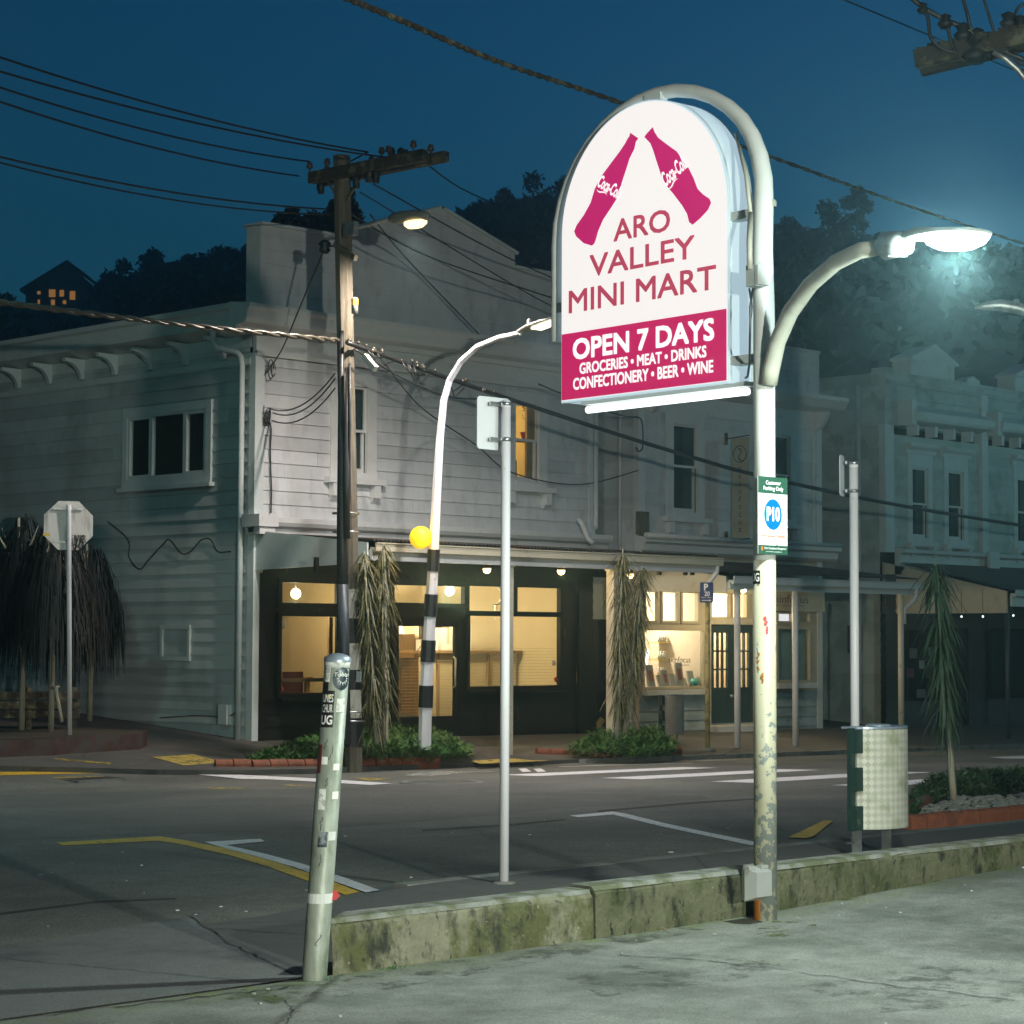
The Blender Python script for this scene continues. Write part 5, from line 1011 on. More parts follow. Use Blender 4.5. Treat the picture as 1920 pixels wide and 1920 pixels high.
for A, Bq in zip(rings, rings[1:]):
    for j in range(16): mb.face((A[j], A[(j + 1) % 16], Bq[(j + 1) % 16], Bq[j]))
mb.face(rings[0][::-1]); mb.face(rings[-1]); mb.build('housing', 'sign_white', lh)
mb = MB(); cc = k1 + d_ * Lh * .62; mb.lathe(cc - un * .0, [(0, -.062), (.06, -.055), (.10, -.030), (.115, .0), (0, .0)], 16, un); nb = len(mb.v); mb.v = [tuple(Vector(v) + d_ * (Vector(v) - cc).dot(d_) * .55) for v in mb.v]; mb.build('lens', 'led_white', lh)
lamp('POINT', 'lamp_glow', cc - un * .12, lh, 200, (.78, 1, .95), .08); lamp('SPOT', 'lamp_light', cc - un * .11, lh, 430, (.88, 1, .92), .08, aim=-un, cone=158, blend=.6)
# second boxes on the pole: lower junction box, parking notice, small sticker
q = onY(1421, 1657, PY - .09); o = thing('junction_box', 'grey weatherproof switch box strapped near the foot of the cream pole', 'junction box', q)
mb = MB(); x, z = q.x, q.z
def taper_box(mb, x0, x1, zz0, zz1, ya, yb, ins):
    a_ = [(x0, ya, zz0), (x1, ya, zz0), (x1, ya, zz1), (x0, ya, zz1)]; b_ = [(x0 + ins, yb, zz0 + ins), (x1 - ins, yb, zz0 + ins), (x1 - ins, yb, zz1 - ins), (x0 + ins, yb, zz1 - ins)]
    i = [mb.vert(p) for p in a_ + b_]; mb.face((i[0], i[1], i[2], i[3])); mb.face((i[4], i[7], i[6], i[5]))
    for k in range(4): m_ = (k + 1) % 4; mb.face((i[k], i[4 + k], i[4 + m_], i[m_]))
taper_box(mb, x - .085, x + .085, z - .085, z + .085, PY - .045, PY - .07, -.006); mb.build('back_box', 'box_side', o)
mb = MB(); taper_box(mb, x - .088, x + .088, z - .088, z + .088, PY - .07, PY - .135, .022); mb.build('lid', 'box_grey', o)
mb = MB(); mb.box(x - .09, x - .03, PY - .10, PY - .06, z + .08, z + .10); mb.box(x + .02, x + .08, PY - .10, PY - .06, z + .08, z + .097); mb.build('clip', 'box_grey', o)
mb = MB()
for k in range(7):
    t0, t1 = 2.62 + k * .12, 2.62 + (k + 1) * .12; R_ = .0672; mb.poly([(PX + R_ * math.cos(t0), PY + R_ * math.sin(t0), z0 + .005), (PX + R_ * math.cos(t1), PY + R_ * math.sin(t1), z0 + .005), (PX + R_ * math.cos(t1), PY + R_ * math.sin(t1), z - .10), (PX + R_ * math.cos(t0), PY + R_ * math.sin(t0), z - .10)])
mb.build('rust_streak', 'rust', pyl)
pk = [onY(x, y, PY - .085) for x, y in ((1422, 1038), (1476, 897))]; x0, x1, zb, zt = pk[0].x, pk[1].x, pk[0].z, pk[1].z; yy = PY - .085
o = thing('parking_notice', 'green and white customer parking notice with a blue P10 disc on the cream pole', 'parking sign', ((x0 + x1) / 2, yy, zb)); w_, h_ = x1 - x0, zt - zb
mb = MB(); mb.box(x0, x1, yy, yy + .006, zb, zt); mb.build('plate', 'sign_white', o)
boxes('green_band', 'sign_green', o, (x0, x1, yy - .0012, yy - .0004, zt - h_ * .215, zt), (x0, x1, yy - .0012, yy - .0004, zb, zb + h_ * .115))
mb = MB(); c_ = Vector(((x0 + x1) / 2, yy - .0004, zb + h_ * .515)); R_ = w_ * .305; mb.poly([(c_.x + R_ * math.cos(t), c_.y - .0006, c_.z + R_ * 1.08 * math.sin(t)) for t in [i * 2 * PI / 40 for i in range(40)]]); mb.build('blue_disc', 'p_blue', o)
X, ZZ = Vector((1, 0, 0)), Vector((0, 0, 1))
def ptext(s_, fx, fz, fw, fh, m, bold=0):
    mb = MB(); mb.text(s_, (x0 + w_ * fx, yy - .0022, zb + h_ * fz), X, ZZ, w_ * fw, h_ * fh, bold); mb.build('lettering', m, o)
ptext('P10', .28, .425, .45, .19, 'white_print', .04); ptext('Customer', .25, .90, .52, .052, 'white_print', .012); ptext('Parking Only', .17, .81, .68, .068, 'white_print', .012)
ptext('Enforcement Applies', .08, .21, .84, .047, 'orange_print', .01); ptext('Licence Plate Recognition in use', .25, .175, .5, .016, 'black_print'); ptext('Refer to full Terms and Conditions displayed on site', .1, .145, .8, .014, 'black_print')
ptext('Smart Compliance Management', .19, .055, .76, .038, 'white_print', .0); ptext('www enquiries and payments', .24, .024, .55, .016, 'white_print')
mb = MB(); mb.poly([(x0 + w_ * .12 + .009 * math.cos(t), yy - .002, zb + h_ * .07 + .014 * math.sin(t)) for t in [i * 2 * PI / 12 for i in range(12)]]); mb.build('emblem', 'orange_print', o)
mb = MB(); mb.tube([(PX, PY - .09, zt - h_ * .225), (PX, PY - .05, zt - h_ * .225)], .005, 6); mb.tube([(PX, PY - .09, zb + h_ * .125), (PX, PY - .05, zb + h_ * .125)], .005, 6); mb.build('bolt', 'steel', o)
def cyl_point(p, ang, z, R_): return Vector((p.x + R_ * math.cos(ang), p.y + R_ * math.sin(ang), z))
CAMANG = math.atan2(-PY, -PX)
def pole_sticker(axis, R_, angc, z, wa, h, m, txt=None, tm='white_print', bold=0, frame=None, owner=None):
    """label wrapped round a pole; axis(z) gives the pole centre at that height, angles grow towards the viewer's right"""
    mb = MB(); n = 8
    for k in range(n):
        a_, b_ = angc - wa / 2 + wa * k / n, angc - wa / 2 + wa * (k + 1) / n
        mb.poly([cyl_point(axis(z - h / 2), a_, z - h / 2, R_ + .0012), cyl_point(axis(z - h / 2), b_, z - h / 2, R_ + .0012), cyl_point(axis(z + h / 2), b_, z + h / 2, R_ + .0012), cyl_point(axis(z + h / 2), a_, z + h / 2, R_ + .0012)])
    s_ = mb.build('sticker', m, owner)
    if txt:
        lines = txt.split('\n'); L_ = len(lines)
        for i, t in enumerate(lines):
            hh = h * .8 / L_; zb_ = z + h * .4 - (i + 1) * hh + hh * .1; mb = MB()
            mb.text(t, (0, 0, 0), X, ZZ, wa * .86, hh * .8, bold, bend=lambda u, v, zb_=zb_: cyl_point(axis(zb_ + v), angc - wa * .43 + u, zb_ + v, R_ + .0026))
            mb.build('lettering', tm, s_)
    return s_
pole_sticker(lambda z: Vector((PX, PY, 0)), .066, CAMANG - .78, 1.905, 1.0, .075, 'black_print', 'UG', 'white_print', .02, owner=pyl)
for z, an, w_, h_, m in ((1.62, .25, .22, .07, 'red_sticker'), (1.68, .12, .08, .02, 'red_sticker'), (1.52, -.6, .35, .05, 'sticker_paper'), (1.41, -.2, .6, .10, 'tape_white'), (1.44, -.55, .3, .11, 'rust'), (1.35, -.1, .2, .05, 'rust')):
    if m == 'tape_white': continue
    mb = MB(); random.seed(int(z * 100))
    for k in range(7):
        a_ = CAMANG + an + random.uniform(-.5, .5) * w_; zz = z + random.uniform(-.5, .5) * h_; s_ = random.uniform(.004, .011); mb.poly([cyl_point(Vector((PX, PY, 0)), a_ + math.cos(t) * s_ / .066 * random.uniform(.5, 1), zz + math.sin(t) * s_ * 1.4 * random.uniform(.5, 1), .0672) for t in [i * 2 * PI / 8 for i in range(8)]])
    mb.build('paint_scrap', m, pyl)

# ---------------------------------------------------------------- leaning post covered in stickers
b0 = onZ(589, 1836, 0); b0 = Vector((b0.x, b0.y, 0)); dep = (b0 - CAM).dot(FW); tp = at(633, 1232, dep); ax = lambda z: b0 + (tp - b0) * ((z - b0.z) / (tp.z - b0.z))
bol = thing('leaning_post', 'leaning round galvanised post covered in stickers at the end of the low wall', 'post', b0); RB = .058
mb = MB(); mb.tube([ax(-.05), ax(0), ax(tp.z)], [RB * .99, RB * .99, RB], 28); mb.build('shaft', 'post_galv', bol)
mb = MB(); mb.tube([ax(tp.z - .045), ax(tp.z - .006)], [RB + .002, RB + .002], 28); mb.build('collar', 'sticker_paper', bol)
mb = MB(); mb.lathe(ax(tp.z - .008), [(RB + .004, -.014), (RB + .004, .004), (RB * .8, .016), (RB * .4, .024), (0, .027)], 28); mb.build('cap', 'bin_lid', bol)
CB = math.atan2(-b0.y, -b0.x)
zp = lambda y: (onY(0, 0, 1), at(610, y, dep).z)[1]
def bs(y, an, wa, h, m, txt=None, tm='white_print', bold=0): return pole_sticker(ax, RB, CB + an, zp(y), wa, h, m, txt, tm, bold, owner=bol)
bs(1263, -.72, .45, .075, 'card_white', 'DUB\nOUT', 'can_grey'); bs(1292, -.85, .55, .075, 'black_print'); bs(1318, -.55, 1.05, .115, 'black_print', 'UNES\nCHUR', 'white_print', .01); bs(1349, -.55, 1.15, .068, 'black_print', 'UG', 'white_print', .03)
bs(1322, .55, .75, .06, 'sticker_paper'); bs(1305, -.5, .4, .012, 'yellow_pot'); bs(1422, -.95, .4, .13, 'maroon'); bs(1425, -.45, .5, .035, 'card_white'); bs(1437, .55, .55, .03, 'card_white'); bs(1490, .65, .6, .035, 'card_white'); bs(1497, -.45, .6, .095, 'sticker_paper'); bs(1572, -.15, .75, .07, 'dial_dark'); bs(1566, .65, .7, .04, 'tape_white'); bs(1683, .05, 2.6, .045, 'tape_white')
mb = MB(); zc = zp(1272); n = 30; cen = [cyl_point(ax(zc + .05 * math.sin(t)), CB + .48 + .05 / RB * .85 * math.cos(t), zc + .052 * math.sin(t), RB + .0022) for t in [i * 2 * PI / n for i in range(n)]]
for k in range(n): mb.poly([cyl_point(ax(zc), CB + .48, zc, RB + .0075), cen[k], cen[(k + 1) % n]])
st = mb.build('round_sticker', 'dial_dark', bol)
mb = MB()
for k in range(12):
    t = k * PI / 6; r_ = .034; a_ = cyl_point(ax(zc), CB + .48 + r_ / RB * .8 * math.cos(t), zc + r_ * math.sin(t), RB + .0075); t2 = t + .2; b_ = cyl_point(ax(zc), CB + .48 + .016 / RB * math.cos(t2), zc + .016 * math.sin(t2), RB + .009); t3 = t - .2; c_ = cyl_point(ax(zc), CB + .48 + .016 / RB * math.cos(t3), zc + .016 * math.sin(t3), RB + .009); mb.poly([a_, c_, b_])
mb.text('Twister', (0, 0, 0), X, ZZ, 1.2, .018, .01, .2, bend=lambda u, v: cyl_point(ax(zc), CB + .48 - .6 + u, zc + .010 + v, RB + .0095)); mb.build('emblem', 'sticker_paper', st)
mb = MB(); zq = zp(1678); p = cyl_point(ax(zq), CB + 1.35, zq, RB + .004); n_ = -F0; s_ = R0; mb.prism([p - s_ * .012 - Z * .026, p + s_ * .014 - Z * .02, p + s_ * .03 - Z * .002, p + s_ * .012 + Z * .024, p - s_ * .012 + Z * .016], n_ * .003); mb.build('red_tag', 'red_sticker', bol)
# scribbles
random.seed(9)
for y0, an in ((1385, -.3), (1400, .1), (1458, -.2), (1600, -.2), (1530, -.3), (1750, .2)):
    pts = []; a_, z_ = CB + an, zp(y0); mb = MB()
    for k in range(9): pts.append(cyl_point(ax(z_), a_, z_, RB + .001)); a_ += random.uniform(-.16, .16); z_ -= random.uniform(.001, .012)
    mb.tube(pts, .0016, 4); mb.build('scribble', 'duct', bol)

# ---------------------------------------------------------------- sign poles on the near footpath
def sign_pole(base, top_z, r, label, cat='sign pole'):
    o = thing('sign_pole', label, cat, base); mb = MB(); mb.tube([(base.x, base.y, base.z - .03), (base.x, base.y, top_z)], r, 18); mb.lathe((base.x, base.y, top_z), [(r + .002, -.03), (r + .002, .004), (r * .6, .016), (0, .02)], 18)
    mb.build('pole', 'pole_white', o); mb = MB(); mb.lathe(base, [(r + .045, .001), (r + .04, .012), (r + .004, .016)], 18); mb.build('footing', 'kerb_concrete', o); return o
def clamp_(o, x, y, z, r, w, ydir):
    mb = MB(); mb.lathe((x, y, z), [(r + .001, -.012), (r + .005, -.012), (r + .005, .012), (r + .001, .012)], 18)
    d = Vector(ydir); s_ = d.cross(Z); mb.obox(Vector((x, y, z)) + d * (r + .012), s_ * w, d * .008, Z * .012); mb.build('clamp', 'steel', o)
p = onZ(945, 1657, .03); p.z = walk_z(p.x, p.y); P1 = p
o = sign_pole(p, 3.05, .030, 'tall pale sign pole carrying a small rounded plate seen from behind')
dp = (p - CAM).dot(FW); fd = Vector((FW.x, FW.y, 0)).normalized(); sd1 = Vector((fd.y, -fd.x, 0)); 
nrm = Vector((0, 1, 0)); lat = Vector((1, 0, 0)); dp += 2.75 * FW.z
def rounded_plate(mb, c, lat, w, h, r, nrm, th_):
    P = []
    for sx, sz, a0 in ((1, 1, 0), (-1, 1, PI / 2), (-1, -1, PI), (1, -1, 3 * PI / 2)):
        for k in range(6): t = a0 + k * PI / 10; P.append(c + lat * (sx * (w / 2 - r) + r * math.cos(t)) + Z * (sz * (h / 2 - r) + r * math.sin(t)))
    mb.prism(P, nrm * th_)
mb = MB(); c_ = at(938, 793, dp) + nrm * .06; rounded_plate(mb, c_, lat, .29, .335, .025, nrm, .004); pl = mb.build('sign_plate', 'sign_back', o)
for y in (757, 824): clamp_(o, p.x, p.y, at(930, y, dp).z, .030, .10, nrm)
mb = MB(); q = at(946, 818, dp); rounded_plate(mb, c_ + lat * .085 + Z * (q.z - c_.z) - nrm * .003, lat, .02, .05, .002, nrm, .002); mb.build('green_tag', 'green_tag', o)
p = onZ(1604, 1582, .03); p.z = walk_z(p.x, p.y)
o = sign_pole(p, 2.90, .034, 'pale sign pole rising behind the chequer plate bin, its plate seen edge on'); dp = (p - CAM).dot(FW) + 2.75 * FW.z
nrm = (Vector((-1, 0, 0)) * .93 + Vector((0, -1, 0)) * .36).normalized(); nrm = (sd1 * -.95 + fd * .31).normalized(); lat = Vector((nrm.y, -nrm.x, 0))
mb = MB(); c_ = at(1579, 892, dp) + nrm * .0; rounded_plate(mb, c_, lat, .20, .31, .025, nrm, .004); mb.build('sign_plate', 'sign_back', o)
for y in (868, 921): clamp_(o, p.x, p.y, at(1590, y, dp).z, .034, .07, nrm)
# ---------------------------------------------------------------- chequer plate bin
def make_bin(base, label, plate, rot=0):
    o = thing('litter_bin', label, 'litter bin', base, 'litter bins'); Wb, D, H0, H1 = .575, .15, .20, .90; N_ = 24
    def ring(z, g=0): return [Vector((base.x - Wb / 2 + Wb * t - g * 0, base.y - (D + g) * (1 - (2 * t - 1) ** 2) ** .75 + .0, base.z + z)) for t in [k / N_ for k in range(N_ + 1)]]
    A, Bq = ring(H0), ring(H1); mb = MB(); mb.smooth = True; s_ = 0
    ids = [(mb.vert(a), mb.vert(b)) for a, b in zip(A, Bq)]
    for k in range(N_):
        e = s_ + (A[k + 1] - A[k]).length; mb.face((ids[k][0], ids[k + 1][0], ids[k + 1][1], ids[k][1]), [(s_, 0), (e, 0), (e, H1 - H0), (s_, H1 - H0)]); s_ = e
    mb.build('curved_panel', plate, o)
    mb = MB(); mb.box(base.x - Wb / 2 - .02, base.x + Wb / 2, base.y + .0, base.y + .04, base.z + H0 + .01, base.z + H1); mb.build('back_panel', 'galv', o)
    mb = MB(); top = [v + Z * .003 for v in ring(H1, .004)] + [Vector((base.x + Wb / 2, base.y + .12, base.z + H1 + .003)), Vector((base.x - Wb / 2 - .022, base.y + .12, base.z + H1 + .003))]; mb.prism(top, (0, 0, .015)); mb.build('lid', 'bin_lid', o)
    mb = MB(); mb.lathe((base.x + .0, base.y + .02, base.z + H1 + .016), [(.09, 0), (.088, .012), (.075, .016), (.065, .012), (.06, .003), (0, .003)], 24); mb.build('ash_ring', 'bin_lid', o)
    mb = MB(); mb.box(base.x - Wb / 2 - .072, base.x - Wb / 2 - .021, base.y + .0, base.y + .035, base.z + H0 - .01, base.z + H1 + .01); mb.build('hinge_post', 'bin_green', o)
    for z in (H0, H0 + .27, H0 + .535): mb = MB(); mb.box(base.x - Wb / 2 - .062, base.x - Wb / 2 + .014, base.y - .04, base.y - .0, base.z + z, base.z + z + .165); mb.build('hinge', 'bin_green', o)
    for x in (-.20, .16): mb = MB(); mb.box(base.x + x - .025, base.x + x + .025, base.y + .045, base.y + .095, base.z - .02, base.z + H0 + .02); mb.build('leg', 'galv', o)
    return o
bb = onZ(1653, 1604, .03); bb.z = walk_z(bb.x, bb.y); bb.z += .0
make_bin(bb, 'large pale chequer plate litter bin with dark green hinges beyond the low wall', 'chequer')
fb = onG(1262, 1398, far_z); make_bin(fb, 'grey chequer plate litter bin in front of the cream shop window', 'chequer_steel')
# ---------------------------------------------------------------- timber utility pole
UX0 = 21.4; ub = onX(664, 1388, UX0); ub.z = far_z(ub.x, ub.y); ut = onX(641, 305, UX0)
up = thing('utility_pole', 'weathered timber utility pole with crossarm, striped base and a tangle of cables', 'utility pole', ub)
uax = lambda z: ub + (ut - ub) * ((z - ub.z) / (ut.z - ub.z)); uz_ = lambda y: onX(652, y, UX0).z
mb = MB(); zs = [ub.z - .1 + k * (ut.z + .2 - ub.z) / 30 for k in range(31)]
mb.smooth = False
def sq_pole(mb, zs, w, seg=8):
    rings = [[mb.vert(uax(z) + Vector((math.cos(t) * w, math.sin(t) * w, 0))) for t in [PI / 8 + i * 2 * PI / seg for i in range(seg)]] for z in zs]
    for A, B in zip(rings, rings[1:]):
        for j in range(seg): mb.face((A[j], A[(j + 1) % seg], B[(j + 1) % seg], B[j]))
    mb.face(rings[0][::-1]); mb.face(rings[-1])
sq_pole(mb, zs, .135); mb.build('timber_shaft', 'timber', up)
for ya, yb, m in ((1105, 1160, 'band_white'), (1160, 1206, 'band_black'), (1206, 1256, 'band_white'), (1256, 1293, 'band_black'), (1293, 1346, 'band_white'), (1346, 1400, 'band_black')):
    mb = MB(); sq_pole(mb, [uz_(yb) + .004, uz_(ya)], .139); mb.build('band', m, up)
ca, cb_ = onX(583, 334, UX0 - .16), onX(797, 291, UX0 - .16)
mb = MB(); mb.bar(ca, cb_, .12, .17); mb.bar(ca + Vector((.32, .1, .02)), cb_ + Vector((.32, -.1, .02)), .12, .15); mb.build('crossarm', 'timber_dark', up)
q = uax(onX(645, 385, UX0).z)
mb = MB(); mb.bar(q, ca.lerp(cb_, .12), .03); mb.bar(q, ca.lerp(cb_, .52), .03); mb.build('brace', 'timber_dark', up)
ins = []
for t in (.04, .2, .44, .68, .74, .95):
    for off in ((-.16,) if t in (.2, .68) else (.18,) if t == .44 else (-.16, .18)):
        p = ca.lerp(cb_, t) + Vector((off + .05, 0, .08)); mb = MB(); mb.lathe(p, [(0, 0), (.015, 0), (.015, .03), (.045, .04), (.05, .08), (.035, .09), (.045, .105), (.03, .13), (0, .14)], 10); mb.build('insulator', 'insulator', up); ins.append(p + Z * .17)
for px, py, r in ((602, 352, .09), (598, 350, .06), (693, 325, .13), (705, 330, .10), (668, 340, .1), (752, 290, .10), (735, 287, .08)):
    p = onX(px, py, UX0 - .1); mb = MB(); mb.lathe(p, [(0, -r), (r * .5, -r), (r * .6, r * .6), (r * .3, r), (0, r)], 10); mb.build('fuse', 'band_black', up)
mb = MB(); a_, b_ = onX(620, 455, UX0 - .1), onX(664, 482, UX0 - .1); mb.bar(onX(628, 458, UX0 - .17), onX(667, 484, UX0 - .17), .07, .08); mb.build('small_crossarm', 'timber', up)
mb = MB(); p = onX(609, 463, UX0 - .17); mb.lathe(p - Z * .1, [(0, 0), (.05, 0), (.09, .05), (.06, .10), (.1, .15), (.05, .2), (0, .2)], 10); mb.tube([p, onX(632, 460, UX0 - .17)], .015, 6); mb.build('shackle', 'band_black', up)
mb = MB(); p = onX(665, 560, UX0 - .17); q = onX(665, 588, UX0 - .17); mb.lathe(q - Z * .0, [(0, 0), (.05, 0), (.05, p.z - q.z), (.03, p.z - q.z + .02), (0, p.z - q.z + .02)], 12); mb.build('cable_can', 'can_grey', up); mb = MB(); mb.lathe(q + Z * (p.z - q.z) * .55, [(.0515, 0), (.0515, .09)], 12); mb.build('can_label', 'yellow_label', up)
mb = MB(); mb.bar(onX(684, 668, UX0 - .25), onX(704, 692, UX0 - .25), .075, .085); mb.build('splice_cover', 'porcelain', up)
# cable ducts up the road side of the pole
mb = MB(); dx = lambda x, y: onX(x, y, UX0 - .18)
mb.tube([dx(641, 620), dx(640, 760), dx(642, 1000), dx(643, 1200)], [.03, .05, .085, .09], 12); mb.tube([dx(652, 690), dx(650, 900), dx(650, 1010)], [.03, .06, .05], 10); mb.tube([dx(656, 680), dx(656, 800), dx(652, 900)], .02, 8); mb.build('cable_bundle', 'cable', up)
mb = MB(); mb.tube([onX(643, 1096, UX0 - .26), onX(645, 1215, UX0 - .26), onX(648, 1396, UX0 - .24)], .082, 12); mb.build('duct', 'duct', up)
for y in (963, 998, 1334, 1351):
    p = uax(uz_(y)); mb = MB(); mb.lathe(p - Vector((.06, 0, 0)), [(.2, -.012), (.206, -.012), (.206, .012), (.2, .012)], 16); mb.build('strap', 'steel', up)
mb = MB(); p = onX(672, 1270, UX0 - .155); mb.box(p.x, p.x + .004, p.y - .06, p.y + .05, p.z - .07, p.z + .09); mb.build('plate', 'sticker_paper', up)
mb = MB(); p = onX(668, 1140, UX0 - .15)
for k, t in enumerate('Y10'): mb.text(t, (p.x, p.y, p.z + .14 - k * .13), (0, -1, 0), (0, 0, 1), .06, .1)
mb.build('pole_number', 'black_print', up)
# small service cables hanging off the pole
def wire_pts(P, sag=0, n=14):
    P = [Vector(p) for p in P]; o = []
    for a_, b_ in zip(P, P[1:]):
        for k in range(n): t = k / n; o.append(a_.lerp(b_, t) - Z * sag * 4 * t * (1 - t))
    return o + [P[-1]]
def smooth(P, n=5):
    P = [Vector(p) for p in P]
    if len(P) < 3: return P
    o = []
    for k in range(len(P) - 1):
        p0, p1, p2, p3 = P[max(k - 1, 0)], P[k], P[k + 1], P[min(k + 2, len(P) - 1)]
        for j in range(n): t = j / n; o.append(.5 * (2 * p1 + (p2 - p0) * t + (2 * p0 - 5 * p1 + 4 * p2 - p3) * t * t + (3 * p1 - p0 - 3 * p2 + p3) * t ** 3))
    return o + [P[-1]]
def cable(P, r, label, sag=0, m='cable', cat='cable', grp='overhead cables', twist=0):
    pts = wire_pts(P, sag, 18) if len(P) == 2 else smooth([p - (Z * sag * math.sin(PI * k / (len(P) - 1)) if 0 < k < len(P) - 1 else Z * 0) for k, p in enumerate(map(Vector, P))], 8); mb = MB()
    if twist:
        for ph in (0, PI):
            q = []
            for k, (a_, b_) in enumerate(zip(pts, pts[1:])):
                for j in range(4): t = (k * 4 + j) * 1.1 + ph; c_ = a_.lerp(b_, j / 4); q.append(c_ + Vector((0, math.cos(t), math.sin(t))) * twist)
            mb.tube(q, r, 6)
    else: mb.tube(pts, r, 6)
    return single(mb, 'overhead_cable', m, label, cat, grp, base=P[0])
D = lambda x, y, d: at(x, y, d)
# from the left edge to the crossarm
for (y0, tgt, lb) in ((95, (690, 285), 'topmost thin wire running from the left edge to the pole crossarm'), (124, (730, 296), 'second thin wire from the top, left edge to the pole crossarm'), (152, (580, 303), 'third thin wire from the top, left edge to the near end of the crossarm'), (178, (560, 330), 'fourth thin wire from the top, left edge to the near end of the crossarm'), (287, (610, 392), 'slack paired wire from the left edge meeting the pole below the crossarm')):
    e = onX(*tgt, UX0 - .1); cable([D(-60, y0 - 8, 25.0), e], .014, lb, .12)
cable([D(-40, 294, 25.0), onX(620, 402, UX0)], .012, 'lower half of the slack wire pair between the left edge and the pole', .15)
cable([onX(690, 285, UX0), onX(606, 330, UX0)], .012, 'short jumper wire across the crossarm of the timber pole')
# thick bundled cable across the whole street, lit gold at the left
cA = [D(-60, 559, 26.5), D(300, 604, 29.5), onX(640, 639, UX0 - .2)]
cable(cA, .028, 'thick bundled cable shining gold between the left edge and the timber pole', .0, 'cable_sheath', twist=.02)
cB = [onX(650, 642, UX0 - .2), at(860, 716, 34.6), at(1100, 796, 36.6), at(1300, 858, 38.3), at(1440, 896, 39.6), at(1700, 950, 42.6), at(1980, 995, 46.5)]
cable(cB, .036, 'thick dark bundled cable running from the timber pole past the pylon to the right edge', .0, 'cable')
random.seed(21); jo = thing('cable_joint', 'cluster of shiny clips and joints on the dark bundled cable right of the timber pole', 'cable joint', cB[0])
for k in range(26):
    t = random.random() * .34; p = (cB[0].lerp(cB[1], t / .25) if t < .25 else cB[1].lerp(cB[2], (t - .25) * 4)); mb = MB(); mb.ball(p + Vector((random.uniform(-.04, .04), 0, random.uniform(.0, .07))), random.uniform(.02, .04), 6); mb.build('clip', 'cable_sheath', jo)
for k in range(9):
    p = cB[0].lerp(cB[1], random.random()); mb = MB(); mb.tube([p, p + Vector((.1, -.05, -random.uniform(.1, .3))), p + Vector((.35, 0, -random.uniform(.05, .15)))], .012, 5); mb.build('cable_loop', 'cable', jo)
cable([onX(665, 655, UX0 - .1), at(760, 690, 33.2), at(840, 722, 34), at(900, 748, 35.1)], .016, 'loose cable loop drooping under the dark bundled cable', .2)
# big twisted service line overhead
cable([D(590, -28, 14.5), D(760, 42, 16.2), D(940, 118, 18.6), D(1150, 188, 21.6), D(1440, 292, 27), D(1720, 392, 35), D(1990, 480, 45)], .016, 'twisted pair line sweeping down from the top edge behind the pylon sign', .0, 'timber_dark', twist=.012)
cable([D(1560, -10, 24), D(1740, 62, 28), D(1990, 168, 35)], .010, 'thin faint wire crossing the dark sky at the top right', .02)
# from the crossarm to the right
cable([onX(790, 300, UX0), D(860, 345, 36.5), D(940, 388, 41)], .013, 'wire leaving the crossarm to the right against the sky, uppermost', .05)
cable([onX(700, 345, UX0), D(960, 476, 38), D(1200, 590, 44)], .012, 'wire sloping right from the crossarm across the white gable', .1)
cable([onX(660, 402, UX0), D(800, 470, 34), D(1040, 560, 37)], .011, 'wire sloping right across the white parapet from below the crossarm', .08)
cable([onX(675, 360, UX0), D(1000, 545, 38), D(1150, 625, 40.5)], .010, 'fine wire crossing the parapet boards to the right of the pole', .1)
cable([onX(694, 402, UX0), onY(760, 480, 27.2), onY(905, 634, YF - .45)], .013, 'diagonal stay wire from the lamp bracket down to the shop cornice', .02)
cable([onX(720, 680, UX0), onY(790, 760, 27), onY(892, 828, 27.5), onY(960, 880, 27.8), onY(1085, 905, 27.9), onY(1197, 882, YF - .1)], .012, 'thin service wire looping along the upper boards to the gap between the shops', .06)
cable([onY(1010, 720, 27.0), onY(1110, 762, 27.5), onY(1170, 780, 27.6), onY(1198, 783, YF - .1), onY(1205, 800, YF - .1), onY(1205, 838, YF - .12), onY(1198, 846, YF - .12), onY(1193, 838, YF - .12)], .013, 'service wire ending in a hanging loop at the corner board of the cream shop', .0)
# services on the corner of the shop
cable([onX(607, 470, UX0 - .17), onY(560, 580, 26.4), onY(530, 650, 27.4), onY(505, 690, YF - .12), onY(497, 702, YF - .06)], .013, 'stay wire from the small crossarm down to the shop corner', .02)
mb = MB()
for dx_, r in ((0, .16), (.05, .12)):
    c_ = onY(508, 690, YF - .12); mb.tube([c_ + Vector((dx_ + r * .35 * math.cos(t), 0, -.02 + r * math.sin(t))) for t in [i * 2 * PI / 12 for i in range(12)]], .008, 5)
single(mb, 'cable_coil', 'cable', 'coil of black wire at the end of the stay on the shop corner', 'cable coil')
for a_, b_, lb in (((628, 700), (505, 766), 'upper of three wires drooping from the pole to the shop corner'), ((628, 710), (512, 774), 'middle of three wires drooping from the pole to the shop corner'), ((628, 728), (510, 788), 'lowest of three wires drooping from the pole to the shop corner')):
    cable([onX(*a_, UX0 - .1), onY(*b_, YF - .1)], .012, lb, .22)
cable([onY(500, 768, YF - .08), onY(497, 790, YF - .08), onY(508, 800, YF - .06), onY(507, 850, YF - .06), onY(509, 920, YF - .06), onY(508, 962, YF - .06)], .012, 'black wire running down the corner boards from the three drooping wires')
mb = MB(); random.seed(4)
for k in range(7):
    c_ = onY(500, 780, YF - .07); mb.tube([c_ + Vector((random.uniform(-.1, .1), 0, random.uniform(-.2, .2))) for _ in range(4)], .007, 5)
single(mb, 'wire_tangle', 'cable', 'tangle of black wire ends on the shop corner under the drooping wires', 'wire tangle')
